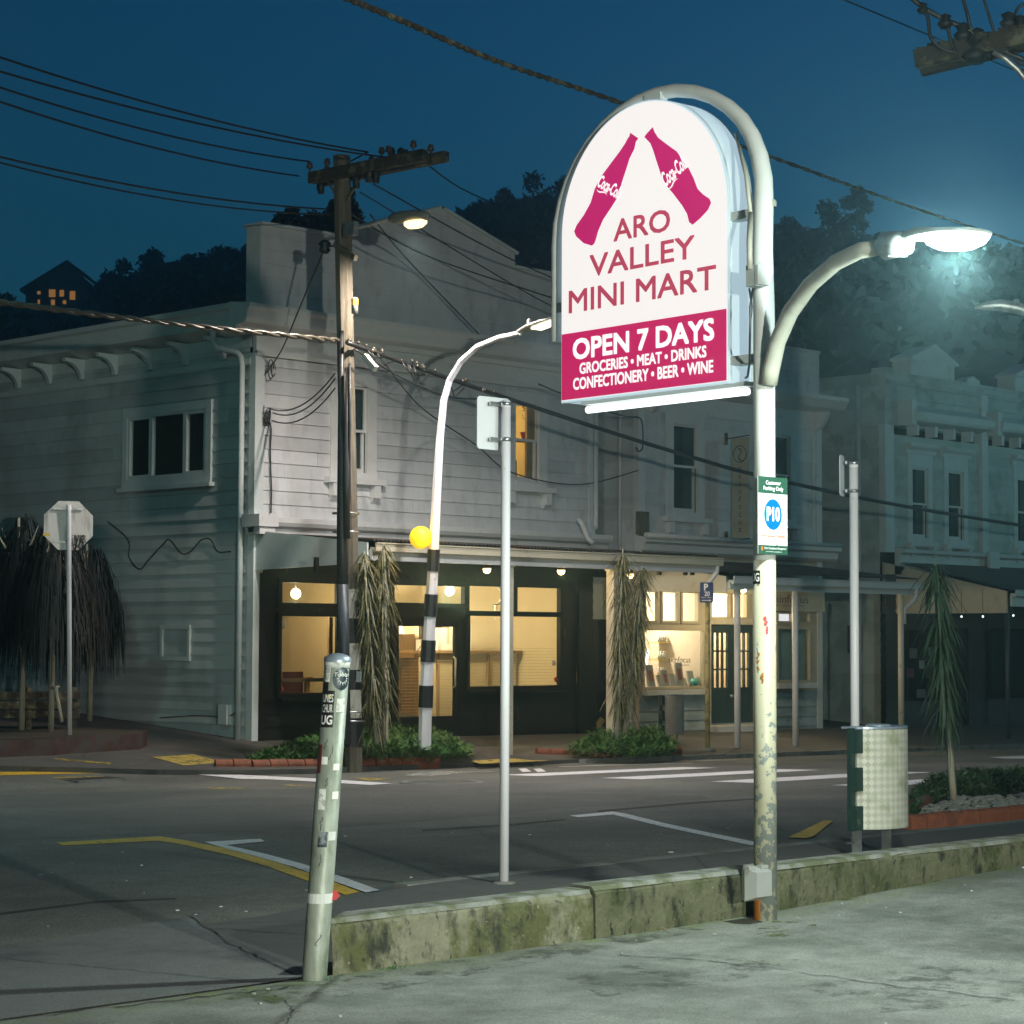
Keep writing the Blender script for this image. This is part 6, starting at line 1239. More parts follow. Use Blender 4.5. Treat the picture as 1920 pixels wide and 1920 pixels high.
cable([onX(202, 978, A0 - .04), onX(240, 1012, A0 - .04), onX(242, 1045, A0 - .05), onX(262, 1067, A0 - .05), onX(280, 1048, A0 - .05), onX(306, 1020, A0 - .04), onX(318, 1012, A0 - .04), onX(340, 1037, A0 - .05), onX(357, 1034, A0 - .05), onX(378, 1012, A0 - .04), onX(395, 1012, A0 - .04), onX(408, 1034, A0 - .04), onX(432, 1034, A0 - .04)], .011, 'slack black cable sagging in loops along the dark side wall')
cable([onX(300, 1346, A0 - .04), onX(360, 1342, A0 - .04), onX(430, 1342, A0 - .05), onX(446, 1325, A0 - .05)], .010, 'low cable along the foot of the side wall to the meter box')
# street lamp on the pole
ld = thing('pole_lamp', 'warm orange street lamp on a bracket near the top of the timber pole', 'street lamp', onX(662, 432, UX0))
mb = MB(); mb.tube([onX(655, 440, UX0 - .02), onX(668, 427, UX0 - .05), onX(740, 408, UX0 - .05)], .03, 10); mb.box(UX0 - .2, UX0 - .1, onX(672, 440, UX0).y - .12, onX(672, 440, UX0).y + .12, onX(672, 445, UX0).z, onX(672, 432, UX0).z + .1); mb.build('bracket_arm', 'galv', ld)
a_, b_ = onX(732, 410, UX0 - .05), onX(806, 404, UX0 - .05); mb = MB(); d_ = b_ - a_
mb.tube([a_, a_ + d_ * .1, a_ + d_ * .3, a_ + d_ * .62, a_ + d_ * .9, b_], [.05, .085, .10, .10, .07, .03], 12); mb.build('housing', 'can_grey', ld)
mb = MB(); c_ = a_ + d_ * .64 - Z * .10; mb.lathe(c_, [(0, -.075), (.07, -.06), (.11, -.01), (.11, .03), (0, .03)], 14); mb.v = [(v[0], c_.y + (v[1] - c_.y) * 2.0, v[2]) for v in mb.v]; mb.build('lens', 'led_warm', ld)
lamp('SPOT', 'lamp_light', c_ - Z * .14, ld, 1350, (1, .89, .80), .12, aim=(0, .16, -1), cone=152, blend=.6)
# curved street lamp on a striped crossing beacon pole
bp = [(796, 1405, 33.2), (799, 1290, 33.2), (804, 1200, 33.2), (812, 1060, 33.2), (819, 920, 33.2), (825, 820, 33.2), (832, 752, 33.1), (843, 713, 33.0), (864, 678, 32.8), (895, 650, 32.5), (935, 633, 32.0), (975, 624, 31.6)]
bb_ = at(*bp[0]); bl = thing('beacon_lamp_post', 'tall curved street lamp post with black and white bands at its foot', 'street lamp', bb_)
BP = [at(*q) for q in bp]; R_ = [.105, .10, .095, .085, .072, .062, .056, .052, .046, .042, .038, .034]
mb = MB(); mb.tube(BP, R_, 8, smooth=False); mb.build('curved_pole', 'pole_white', bl)
def bp_at(y):
    for A, B, ra, rb in zip(bp, bp[1:], R_, R_[1:]):
        if B[1] <= y <= A[1]: t = (A[1] - y) / (A[1] - B[1]); return at(A[0] + (B[0] - A[0]) * t, y, A[2]), ra + (rb - ra) * t
    return BP[0], R_[0]
for ya, yb in ((1071, 1030), (1156, 1114), (1241, 1200), (1326, 1285)):
    p, r = bp_at(ya); q, s_ = bp_at(yb); mb = MB(); mb.tube([p, q], [r + .013, s_ + .013], 10, smooth=False); mb.build('band', 'band_black', bl)
p, r = bp_at(1362)
a_, b_ = at(968, 626, 31.7), at(1050, 596, 31.0); d_ = (b_ - a_); un = Z
mb = MB(); sdv = d_.normalized().cross(Z).normalized(); rings = []
for t, w_, h_ in ((0, .04, .04), (.12, .07, .06), (.35, .14, .075), (.7, .16, .06), (.95, .11, .035), (1, .05, .015)):
    c_ = a_ + d_ * t; rings.append([mb.vert(c_ + sdv * w_ * math.cos(x) + Z * (h_ * math.sin(x) if math.sin(x) > 0 else .3 * h_ * math.sin(x))) for x in [i * 2 * PI / 14 for i in range(14)]])
mb.smooth = True
for A, B in zip(rings, rings[1:]):
    for j in range(14): mb.face((A[j], A[(j + 1) % 14], B[(j + 1) % 14], B[j]))
mb.face(rings[0][::-1]); mb.face(rings[-1]); mb.build('lamp_head', 'galv', bl)
mb = MB(); c_ = a_ + d_ * .68 - Z * .035; mb.obox(c_, d_ * .22, sdv * .10, Z * .012); mb.build('lens', 'led_soft', bl)
mb = MB(); mb.lathe(a_ + d_ * .3 + Z * .07, [(.035, 0), (.035, .06), (.02, .08), (0, .085)], 10); mb.build('sensor', 'pole_white', bl)
lamp('SPOT', 'lamp_light', c_ - Z * .06, bl, 800, (.97, .96, 1), .1, aim=(.1, .12, -1), cone=164, blend=.5)
bc = at(789, 1008, 33.05); o = thing('beacon_globe', 'glowing yellow round beacon globe on the striped lamp post', 'beacon', bc)
mb = MB(); mb.ball(bc, .172, 24); mb.build('globe', 'beacon_glow', o); mb = MB(); q, s_ = bp_at(1012); mb.tube([bc + (q - bc) * .5, q], .025, 8); mb.build('arm', 'galv', o)
lamp('POINT', 'globe_light', bc + Vector((-.1, -.25, 0)), o, 14, (1, .55, .08), .15)
# P20 sign at the far kerb
p = onG(1327, 1408, far_z); o = thing('parking_sign', 'small dark blue P 20 parking sign on a mossy yellow post at the far kerb', 'parking sign', p); zt = onY(1327, 1092, p.y).z
mb = MB(); mb.tube([p - Z * .03, (p.x, p.y, zt - .05)], .045, 12); mb.build('post', 'yellow_pot_old' if 'yellow_pot_old' in MATS else 'timber_yellow', o) if False else mb.build('post', mat('mossy_yellow', (.42, .34, .13), .6, var=.3, scale=6, col2=(.16, .15, .07), s2=7, thr=(.5, .62)), o)
mb = MB(); mb.lathe(p, [(.14, .0), (.13, .05), (.05, .06)], 14); mb.build('footing', 'kerb_concrete', o)
nr = (-fd * .93 - sd1 * .36).normalized(); lt = Vector((-nr.y, nr.x, 0)); 
if lt.dot(RT) < 0: lt = -lt
c_ = Vector((p.x, p.y, (onY(1327, 1092, p.y).z + onY(1327, 1130, p.y).z) / 2)) + nr * .06; hs = onY(1327, 1092, p.y).z - onY(1327, 1130, p.y).z; ws = .245
mb = MB(); rounded_plate(mb, c_, lt, ws, hs, .02, -nr, .004); mb.build('plate', 'blue_sign', o)
def plate_text(t, u, v, w_, h_, b=0): mb = MB(); mb.text(t, c_ + nr * .003 + lt * (u - w_ / 2) + Z * v, lt, Z, w_, h_, b); mb.build('lettering', 'white_print', o)
plate_text('P', -.01, .035, .075, .12, .03); plate_text('20', .01, -.065, .10, .085, .02); plate_text('8am - 8pm', 0, -.105, .18, .03)
mb = MB(); q = c_ + nr * .003 - Z * .14; mb.poly([q - lt * .09 - Z * .006, q + lt * .05 - Z * .006, q + lt * .05 + Z * .006, q - lt * .09 + Z * .006]); mb.poly([q + lt * .05 - Z * .018, q + lt * .09, q + lt * .05 + Z * .018]); mb.build('arrow', 'white_print', o)
# stop sign seen from behind
q = at(131, 1378, 32.6); o = thing('stop_sign', 'back of a stained octagonal stop sign on a pale post at the side street', 'stop sign', q); dq = 32.6
mb = MB(); mb.tube([q - Z * .2, at(129, 960, dq), at(129, 946, dq)], .036, 12); mb.build('post', 'pole_white', o)
nr = (fd * .93 + sd1 * -.36).normalized(); lt = Vector((nr.y, -nr.x, 0)); c_ = at(129.5, 985, dq) + nr * .05; R8 = .392
mb = MB(); mb.prism([c_ + lt * R8 * math.cos(t) + Z * R8 * math.sin(t) for t in [PI / 8 + i * PI / 4 for i in range(8)]], nr * .006); mb.build('octagon', 'stop_back', o)
for y in (954, 1016): mb = MB(); k = at(129, y, dq) + nr * .036; mb.bar(k - lt * .22, k + lt * .22, .016, .03); mb.build('rail', 'galv', o)
mb = MB(); k = c_ - lt * .32 - Z * .14 - nr * .002; mb.obox(k, lt * .05, nr * .001, Z * .02); mb.build('yellow_label', 'yellow_label', o)
mb = MB(); random.seed(2)
for k in range(16): s_ = c_ + lt * random.uniform(.06, .22) - Z * .14 - nr * .03; mb.tube([s_, s_ + lt * random.uniform(-.12, .05) - Z * random.uniform(.0, .2), s_ + lt * random.uniform(-.16, .06) - Z * random.uniform(.05, .28)], .006, 4)
single(mb, 'dead_sprig', 'cable', 'dark dead sprig caught on the back of the stop sign', 'dead sprig')
# brick planter at the side street
pa = onG(275, 1402, far_z); 
mb = MB(); k0 = [onG(x, y, lambda a, b: max(road_z(a, b), far_z(a, b) - .03)) for x, y in ((-60, 1426), (105, 1420), (118, 1418), (262, 1409), (276, 1402))]
o = thing('brick_planter', 'low old brick planter wall beneath the stop sign', 'planter', k0[2])
back = Vector((1.2, 3.5, 0)); P = k0 + [k0[-1] + Vector((-.3, 1.2, 0)), k0[0] + back]
for A, B in zip(P, P[1:] + P[:1]): mb.poly([A - Z * .04, B - Z * .04, B + Z * .27, A + Z * .27])
mb.poly([p + Z * .27 for p in P]); mb.build('brick_wall', 'brick_old', o)
mb = MB(); mb.poly([p + Z * .274 + (Vector(sum((Vector(v) for v in P), Vector()) / len(P)) - p) * .06 for p in P]); mb.build('soil', 'soil', o)
# ---------------------------------------------------------------- trees and planting
def leaf_mesh(items):
    mb = MB()
    for c_, d, w_ in items: e = d.cross(Vector((random.uniform(-1, 1), random.uniform(-1, 1), random.uniform(-1, 1)))).normalized() * w_; mb.poly([c_ - d, c_ + e, c_ + d, c_ - e])
    return mb
def lancewood(px0, y0, px1, y1, dep, label, leaf, n=420, L=(.35, .62), zlow=.12, w=.011, bend=0, seed=1, top=1.0):
    random.seed(seed); b = at(px0, y0, dep); t_ = at(px1, y1, dep); o = thing('lancewood_tree', label, 'tree', b, 'lancewood trees')
    mid = b.lerp(t_, .5) + RT * bend; S_ = lambda s: b * (1 - s) ** 2 + mid * 2 * s * (1 - s) + t_ * s * s
    mb = MB(); mb.tube([S_(k / 12) for k in range(13)], [.034 - .022 * k / 12 for k in range(13)], 8); mb.build('trunk', 'bark_pale', o)
    mb = MB()
    for k in range(n):
        s = zlow + (1 - zlow) * random.random() ** .8; p = S_(s); az = random.uniform(0, 2 * PI); l = random.uniform(*L) * (1 if s < .93 else .75); out = random.uniform(.22, .72) * (1.15 if s > .88 else .9)
        h = Vector((math.cos(az), math.sin(az), 0)); sdv = Vector((-math.sin(az), math.cos(az), 0)) * w
        dn = math.sqrt(max(.1, 1 - out * out)); pts = [p, p + h * l * out * .42 - Z * l * dn * .26, p + h * l * out * .75 - Z * l * dn * .62, p + h * l * out - Z * l * dn]
        ws = (.5, 1, .85, .15)
        for i in range(3): mb.poly([pts[i] - sdv * ws[i], pts[i] + sdv * ws[i], pts[i + 1] + sdv * ws[i + 1], pts[i + 1] - sdv * ws[i + 1]])
    mb.build('foliage', leaf, o); return o
lancewood(706, 1395, 683, 1034, 32.4, 'shorter of two shaggy lancewoods beside the timber pole', 'lance_leaf', 380, seed=1, zlow=.08)
lancewood(720, 1395, 719, 1018, 32.6, 'taller of two shaggy lancewoods beside the timber pole', 'lance_leaf', 420, seed=2, zlow=.2)
lancewood(1157, 1392, 1168, 1030, 36.3, 'taller shaggy lancewood in front of the gap between the shops', 'lance_leaf', 460, seed=3, zlow=.18)
lancewood(1168, 1392, 1204, 1062, 36.5, 'shorter leaning lancewood beside the cream shop window', 'lance_leaf', 430, seed=4, bend=.05, zlow=.2)
lancewood(1788, 1498, 1754, 1056, 19.6, 'slender young lancewood in the stony bed behind the large pale bin', 'lance_leaf_green', 330, (.30, .55), .36, .0085, -.0, 6)
def bed_cover(outline, zf, hmax, n, name, label, m, bl=.09, seed=1, dome=None):
    """low juniper cover: short feathery sprays over a mounded bed"""
    random.seed(seed); xs = [p[0] for p in outline]; ys = [p[1] for p in outline]
    def inside_(x, y):
        c_ = False; j = len(outline) - 1
        for i in range(len(outline)):
            if (outline[i][1] > y) != (outline[j][1] > y) and x < (outline[j][0] - outline[i][0]) * (y - outline[i][1]) / (outline[j][1] - outline[i][1]) + outline[i][0]: c_ = not c_
            j = i
        return c_
    def edge(x, y):
        d = 9
        for (ax_, ay), (bx, by) in zip(outline, outline[1:] + outline[:1]):
            l2 = (bx - ax_) ** 2 + (by - ay) ** 2; t = clamp(((x - ax_) * (bx - ax_) + (y - ay) * (by - ay)) / max(l2, 1e-6), 0, 1); d = min(d, math.hypot(x - ax_ - t * (bx - ax_), y - ay - t * (by - ay)))
        return d
    mb = MB(); k = 0
    while k < n:
        x, y = random.uniform(min(xs), max(xs)), random.uniform(min(ys), max(ys))
        if not inside_(x, y): continue
        k += 1; e = edge(x, y); nz = noise.noise(Vector((x * 1.7, y * 1.7, seed))) * .5 + .5; hh = hmax * clamp(e / .25, .55, 1) * (.5 + .6 * nz) * (dome(x, y) if dome else 1)
        z = zf(x, y) + hh * random.random() ** .5; az = random.uniform(0, 2 * PI); l = bl * random.uniform(.6, 1.5); d = Vector((math.cos(az), math.sin(az), random.uniform(-.2, .9))).normalized()
        sdv = d.cross(Z).normalized(); p = Vector((x, y, z))
        mb.poly([p - sdv * l * .10, p + sdv * l * .10, p + d * l]); q = p + d * l * .35
        for s_ in (-1, 1): f = (d + sdv * s_ * .9).normalized(); mb.poly([q - d * l * .06, q + d * l * .06, q + f * l * .5])
    o = mb.build(name, m); tag(o, label, 'ground cover', kind='stuff'); return o
def P2(*px, zf=far_z): return [(lambda v: (v.x, v.y))(onG(x, y, zf)) for x, y in px]
bed1 = P2((452, 1432), (600, 1436), (760, 1436), (830, 1434), (885, 1430), (880, 1416), (850, 1398), (790, 1385), (700, 1384), (600, 1398), (520, 1412))
bed_cover(bed1, far_z, .50, 11000, 'ground_cover', 'feathery dark green ground cover at the foot of the timber pole', 'shrub', .13, 1, dome=lambda x, y: clamp(.55 + (x - 19.8) * .22, .5, 1.2) * clamp(1.3 - (y - 23.7) * .6, .5, 1.25) * (1 + .7 * math.exp(-((x - 22.4) ** 2 + (y - 23.95) ** 2) / .12)))
bed2 = P2((1062, 1421), (1110, 1424), (1200, 1425), (1262, 1420), (1268, 1408), (1240, 1397), (1150, 1396), (1100, 1408))
bed_cover(bed2, far_z, .42, 5000, 'ground_cover', 'feathery green ground cover around the lancewoods by the cream shop', 'shrub', .13, 2)
nz_ = lambda a, b: road_z(a, b) + .02
bed3 = P2((1706, 1530), (1712, 1500), (1745, 1478), (1800, 1474), (1980, 1470), (1980, 1492), (1880, 1496), (1800, 1500), (1768, 1506), (1730, 1516), (1712, 1548), zf=nz_)
bed_cover(bed3, nz_, .26, 5200, 'ground_cover', 'dark green ground cover behind the stones of the near bed', 'shrub_dark', .10, 3)
# terracotta edging bricks
def edging(px, zf, r, label, gap=.26, lift=.06):
    P = [onG(x, y, zf) for x, y in px]; P = [Vector((p.x, p.y, zf(p.x, p.y))) for p in P]; mb = MB(); L = 0; c_ = P[0]
    for A, B in zip(P, P[1:]):
        n = max(1, round((B - A).length / gap)); d = (B - A) / n; s_ = Vector((-d.y, d.x, 0)).normalized()
        for k in range(n):
            a_ = A + d * (k + .03); b_ = A + d * (k + .97); j = random.uniform(-.006, .006)
            mb.prism([a_ + s_ * r * math.cos(t) + Z * (r * 1.0 * math.sin(t) + lift + j) for t in [-.2 + i * (PI + .4) / 8 for i in range(9)]] + [a_ - s_ * r - Z * .12, a_ + s_ * r - Z * .12], b_ - a_)
    return single(mb, 'brick_edging', 'terracotta', label, 'garden edging')
random.seed(8)
edging([(402, 1442), (470, 1443), (600, 1441), (700, 1440), (820, 1437)], lambda a, b: road_z(a, b) + .03, .085, 'row of terracotta edging bricks in front of the bed by the timber pole')
edging([(1005, 1418), (1080, 1420), (1140, 1425), (1158, 1427)], lambda a, b: road_z(a, b) + .03, .075, 'row of terracotta edging bricks at the bed by the cream shop')
edging([(1254, 1413), (1278, 1414)], lambda a, b: far_z(a, b), .08, 'short pair of terracotta bricks beside the grey bin')
edging([(1700, 1549), (1760, 1545), (1850, 1537), (1990, 1522)], lambda a, b: road_z(a, b) + .03, .055, 'long terracotta edging of the stony bed behind the large pale bin', .2, .05)
edging([(1700, 1522), (1738, 1508)], lambda a, b: road_z(a, b) + .05, .04, 'short terracotta edge slanting into the stony bed')
# stones
random.seed(12); mb = MB(); sp = P2((1715, 1546), (1740, 1516), (1790, 1503), (1990, 1493), (1990, 1523), (1850, 1536), (1760, 1543), zf=nz_)
sheet(sp, nz_, 'bed_soil', 'soil', cell=.6, off=.0)
sheet(bed3, nz_, 'bed_soil', 'soil', cell=.6, off=.001)
xs = [p[0] for p in sp]; ys = [p[1] for p in sp]; tri = [(sp[0], sp[k], sp[k + 1]) for k in range(1, len(sp) - 1)]
for k in range(900):
    A, B, C_ = random.choices(tri, [abs((b[0] - a[0]) * (c[1] - a[1]) - (c[0] - a[0]) * (b[1] - a[1])) for a, b, c in tri])[0]; u, v = random.random(), random.random()
    if u + v > 1: u, v = 1 - u, 1 - v
    x, y = A[0] + u * (B[0] - A[0]) + v * (C_[0] - A[0]), A[1] + u * (B[1] - A[1]) + v * (C_[1] - A[1]); r = random.uniform(.025, .06); z = nz_(x, y) + r * .4
    rot = Matrix.Rotation(random.uniform(0, 6), 3, 'Z'); P = []
    for i, (t, zz) in enumerate([(j * PI / 3, q) for q in (-.5, .5) for j in range(6)]): P.append(Vector((x, y, z)) + rot @ Vector((math.cos(t + zz) * r * random.uniform(.7, 1.1) * (.9 if zz > 0 else 1), math.sin(t + zz) * r * random.uniform(.6, 1) * .8, zz * r)))
    i = [mb.vert(p) for p in P]; tpv = mb.vert(Vector((x, y, z + r * .75)))
    for j in range(6): mb.face((i[j], i[(j + 1) % 6], i[6 + (j + 1) % 6], i[6 + j])); mb.face((i[6 + j], i[6 + (j + 1) % 6], tpv))
tag(mb.build('bed_stones', 'stone'), 'grey rubble stones filling the near planting bed', 'stones', kind='stuff')
mb = MB()
for k in range(46):
    q = onG(random.choice((random.uniform(1812, 1850), random.uniform(1855, 1895), random.uniform(1735, 1760))), random.uniform(1464, 1475), road_z); mb.ball(q + Z * .03, random.uniform(.03, .055), 6, .7)
tag(mb.build('white_pebbles', 'white_stone'), 'scattered white pebbles along the road edge of the near bed', 'pebbles', kind='stuff')
# weeping trees left of the corner shop
def weeper(px, ytop, ybase, dep, label, r, n, seed, lowz=.75):
    random.seed(seed); b = at(px, ybase, dep); t_ = at(px - 5, ytop, dep); o = thing('weeping_tree', label, 'tree', b, 'dark weeping trees'); h = t_.z - b.z; mb = MB()
    mb.tube([b - Z * .1, b.lerp(t_, .35) + RT * .04, b.lerp(t_, .7) - RT * .03, b.lerp(t_, .97)], [.05, .042, .035, .02], 8)
    for k in range(5): a = random.uniform(0, 6.3); mb.tube([b.lerp(t_, .72), b.lerp(t_, .85) + Vector((math.cos(a), math.sin(a), 0)) * r * .45, b.lerp(t_, .93) + Vector((math.cos(a), math.sin(a), 0)) * r * .75], [.025, .018, .008], 5)
    mb.build('trunk', 'bark_pale', o); mb = MB()
    for k in range(n):
        a = random.uniform(0, 2 * PI); rr = r * math.sqrt(random.random()); zt = b.z + h * (1.0 - .30 * (rr / r) ** 2 - random.random() * .25); l = random.uniform(.35, 1.0); c_ = Vector((b.x + rr * math.cos(a), b.y + rr * math.sin(a), zt)); hd = Vector((math.cos(a), math.sin(a), 0)); sdv = Vector((-math.sin(a), math.cos(a), 0)) * .012
        pts = [c_, c_ + hd * .12 - Z * l * .4, c_ + hd * .15 - Z * l]
        for i in range(2): mb.poly([pts[i] - sdv, pts[i] + sdv, pts[i + 1] + sdv * .5, pts[i + 1] - sdv * .5])
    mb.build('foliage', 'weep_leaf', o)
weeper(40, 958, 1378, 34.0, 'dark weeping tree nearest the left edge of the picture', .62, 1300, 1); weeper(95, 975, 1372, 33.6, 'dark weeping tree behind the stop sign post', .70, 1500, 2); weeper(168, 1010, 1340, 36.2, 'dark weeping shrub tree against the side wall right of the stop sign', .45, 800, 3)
# low timber rail fence and stake behind the planter
f0, f1 = at(-40, 1330, 35), at(150, 1330, 35.6); o = thing('rail_fence', 'low dark weathered timber fence behind the weeping trees', 'fence', f0); mb = MB()
for k, z in enumerate((.02, .17, .32)): mb.bar(f0 + Z * (z - .1), f1 + Z * (z - .1), .03, .12)
mb.build('rail', 'timber_dark', o)
for t in (.1, .5, .95): p = f0.lerp(f1, t); mb = MB(); mb.box(p.x - .05, p.x + .05, p.y + .02, p.y + .1, p.z - .45, p.z + .36); mb.build('post', 'timber_dark', o)
mb = MB(); mb.tube([at(104, 1288, 33.4), at(116, 1354, 33.2)], [.03, .028], 8); mb.tube([at(98, 1290, 33.4), at(112, 1287, 33.4)], .02, 6); single(mb, 'garden_stake', 'bark_pale', 'pale leaning garden stake between the weeping tree and the stop sign post', 'garden stake')
# litter and leaves on the near ground
mb = MB(); p = onG(1190, 1741, lot_z); mb.tube([onG(1135, 1738, lot_z) + Z * .006, onG(1165, 1742, lot_z) + Z * .012, onG(1205, 1737, lot_z) + Z * .012, onG(1235, 1741, lot_z) + Z * .01, onG(1250, 1745, lot_z) + Z * .006], [.003, .005, .006, .005, .003], 6); mb.tube([onG(1205, 1737, lot_z) + Z * .012, onG(1222, 1733, lot_z) + Z * .01], .004, 5); single(mb, 'twig', 'twig', 'curved dry twig lying on the car park in front of the low wall', 'twig')
mb = MB(); p = onG(1388, 1689, lot_z)
for k in range(3): mb.poly([p + Vector((-.02 + .012 * k, .01 * k, .004)), p + Vector((.01 + .012 * k, -.012, .012)), p + Vector((.03 + .01 * k, .01, .02)), p + Vector((.0, .025, .03))])
single(mb, 'fallen_leaf', 'leaf_green', 'small green leaf at the foot of the low wall by the cream pole', 'leaf')
mb = MB(); p = onG(1120, 1398, far_z) + Z * .30; mb.poly([p, p + Vector((.12, .02, .03)), p + Vector((.2, .0, .14)), p + Vector((.08, 0, .2)), p + Vector((-.03, 0, .1))]); single(mb, 'dead_leaf', 'dead_leaf', 'large yellow dead leaf resting on the ground cover by the cream shop', 'leaf')
random.seed(31); mb = MB()
for k in range(50):
    a, b = random.uniform(5, 14), random.uniform(5.2, 7.6) if random.random() < .5 else random.uniform(7.3, 7.75); z = lot_z(a, b); s_ = random.uniform(.003, .010); mb.obox((a, b, z + s_ * .4), Vector((random.uniform(-1, 1), random.uniform(-1, 1), 0)) * s_, Vector((random.uniform(-1, 1), 1, 0)) * s_ * .5, (0, 0, s_ * .4))
for k in range(60):
    a, b = random.uniform(6, 18), random.uniform(10.3, 15); z = road_z(a, b) + .003; s_ = random.uniform(.006, .016); mb.obox((a, b, z), Vector((random.uniform(-1, 1), random.uniform(-1, 1), 0)) * s_, Vector((0, 1, 0)) * s_ * .4, (0, 0, .003))
tag(mb.build('grit', 'litter_white'), 'pale grit and scraps scattered on the car park and road', 'grit', kind='stuff')
def tuft(px, py, n, r, h, m, label, seed, zf=lot_z):
    random.seed(seed); p = onG(px, py, zf); mb = MB()
    for k in range(n): q = p + Vector((random.gauss(0, r), random.gauss(0, r * .3), .0)); d = Vector((random.uniform(-.6, .6), random.uniform(-.8, .3), random.uniform(.3, 1))) * h * random.uniform(.5, 1.2); e = Vector((d.y, -d.x, .2)).normalized() * h * .16; mb.poly([q - e * .3, q + d * .5 + e, q + d, q + d * .5 - e])
    return single(mb, 'weed', m, label, 'weed', 'weeds at the foot of the wall')
tuft(1848, 1606, 60, .05, .10, 'leaf_green', 'green weed growing at the foot of the low wall near the right edge', 1); tuft(1880, 1598, 22, .03, .07, 'leaf_green', 'small weed beside the larger one at the wall foot, right edge', 2); tuft(742, 1816, 36, .06, .025, 'shrub', 'flat mossy weed at the foot of the pale wall block', 3); tuft(612, 1838, 14, .03, .03, 'leaf_green', 'few green blades between the leaning post and the wall end', 4)
# ---------------------------------------------------------------- pole top and unlit lamp at the right edge
rp = at(1985, 1500, 21.5); rz = road_z(rp.x, rp.y); o = thing('cable_pole', 'timber crossarm hung with drooping cables at the top right corner', 'utility pole', (rp.x, rp.y, rz))
tpz = at(1985, -60, 21.5).z; mb = MB(); mb.tube([(rp.x, rp.y, rz - .1), (rp.x, rp.y, tpz)], [.17, .13], 12); mb.build('timber_shaft', 'timber', o)
c0, c1 = at(1716, 112, 21.8), at(2060, 38, 21.2); mb = MB(); mb.bar(c0, c1, .14, .17); mb.bar(c0 + FW * .35 + RT * .12 - Z * .02, c1 + FW * .3, .12, .14); mb.build('crossarm', 'timber_dark', o)
for k in range(9):
    p = c0.lerp(c1, .05 + k * .065) + Z * .09; mb = MB(); mb.obox(p, Vector((.03 + .02 * (k % 3), .01, 0)), Vector((0, .08, .01)), Z * (.015 + .01 * (k % 2))); mb.build('moss_clump', 'timber_dark', o)
for x, y, r in ((1730, 14, .06), (1772, 38, .08), (1806, 58, .10), (1832, 66, .09), (1828, 92, .14), (1846, 92, .1), (1890, 36, .09), (1912, 44, .1)):
    mb = MB(); p = at(x, y, 21.6); mb.lathe(p - Z * r, [(0, 0), (r * .6, 0), (r, r * .6), (r * .5, r), (r * .8, r * 1.5), (0, r * 1.9)], 9); mb.build('insulator', 'band_black', o)
def droop(P, lb, r=.018): cable([at(x, y, 21.6) for x, y in P], r, lb, 0, 'cable')
droop([(1690, -20), (1733, 15), (1775, 38), (1812, 54), (1838, 72), (1880, 95), (1990, 140)], 'main dark cable strung with clips at the top right corner', .026); droop([(1735, 16), (1741, 40), (1745, 70), (1765, 90), (1790, 98), (1830, 104)], 'first drooping cable loop below the top right crossarm'); droop([(1775, 40), (1784, 80), (1800, 108), (1822, 116), (1845, 100)], 'second drooping cable loop below the top right crossarm'); droop([(1800, -20), (1812, 20), (1820, 50), (1835, 70)], 'cable rising from the top right crossarm to the top edge'); droop([(1838, -20), (1855, 30), (1866, 62), (1890, 85), (1912, 118), (1990, 150)], 'cable passing behind the insulators at the top right corner', .014)
droop([(1990, -10), (1920, 8), (1905, 24), (1908, 40)], 'short thick cable tail at the far top right')
droop([(1890, 92), (1892, 108), (1908, 122), (1920, 132), (1990, 160)], 'lowest drooping cable under the top right crossarm', .012)
mb = MB(); mb.tube([at(1862, 97, 21), at(1885, 110, 21), at(1908, 130, 21), at(1935, 165, 21), at(1960, 230, 21), at(1985, 420, 21.4)], .03, 8); mb.build('brace', 'galv', o)
ul = thing('unlit_lamp', 'unlit pale lamp head reaching in from the right edge', 'street lamp', at(1985, 1450, 22)); mb = MB()
pts = [at(1828, 577, 22), at(1845, 574, 22), at(1875, 572, 22), at(1905, 577, 22), at(1935, 586, 22), at(1962, 600, 22)]; mb.tube(pts, [.012, .04, .06, .062, .05, .04], 12); mb.build('lamp_head', 'galv', ul); mb = MB(); p = at(1906, 571, 22); mb.lathe(p, [(.03, 0), (.03, .05), (0, .06)], 10); mb.build('sensor', 'galv', ul)
q = at(1985, 1450, 22); mb = MB(); mb.tube([(q.x, q.y, road_z(q.x, q.y)), at(1985, 640, 22), at(1962, 600, 22)], [.07, .05, .04], 10); mb.build('post', 'galv', ul)
mb = MB(); q = onG(1935, 1480, road_z); o = thing('white_bollard', 'white post just cut off by the right edge beside the stony bed', 'bollard', q); zt = at(1930, 1452, (q - CAM).dot(FW)).z
mb.tube([q + RT * -.0 - Z * .1, q + Z * .32], .055, 14); mb.lathe(q + Z * .32, [(.055, 0), (.04, .02), (0, .03)], 14); mb.build('shaft', 'pole_white', o); mb = MB(); mb.lathe(q + Z * .2, [(.0565, 0), (.0565, .05)], 14); mb.build('band', 'red_sticker', o)
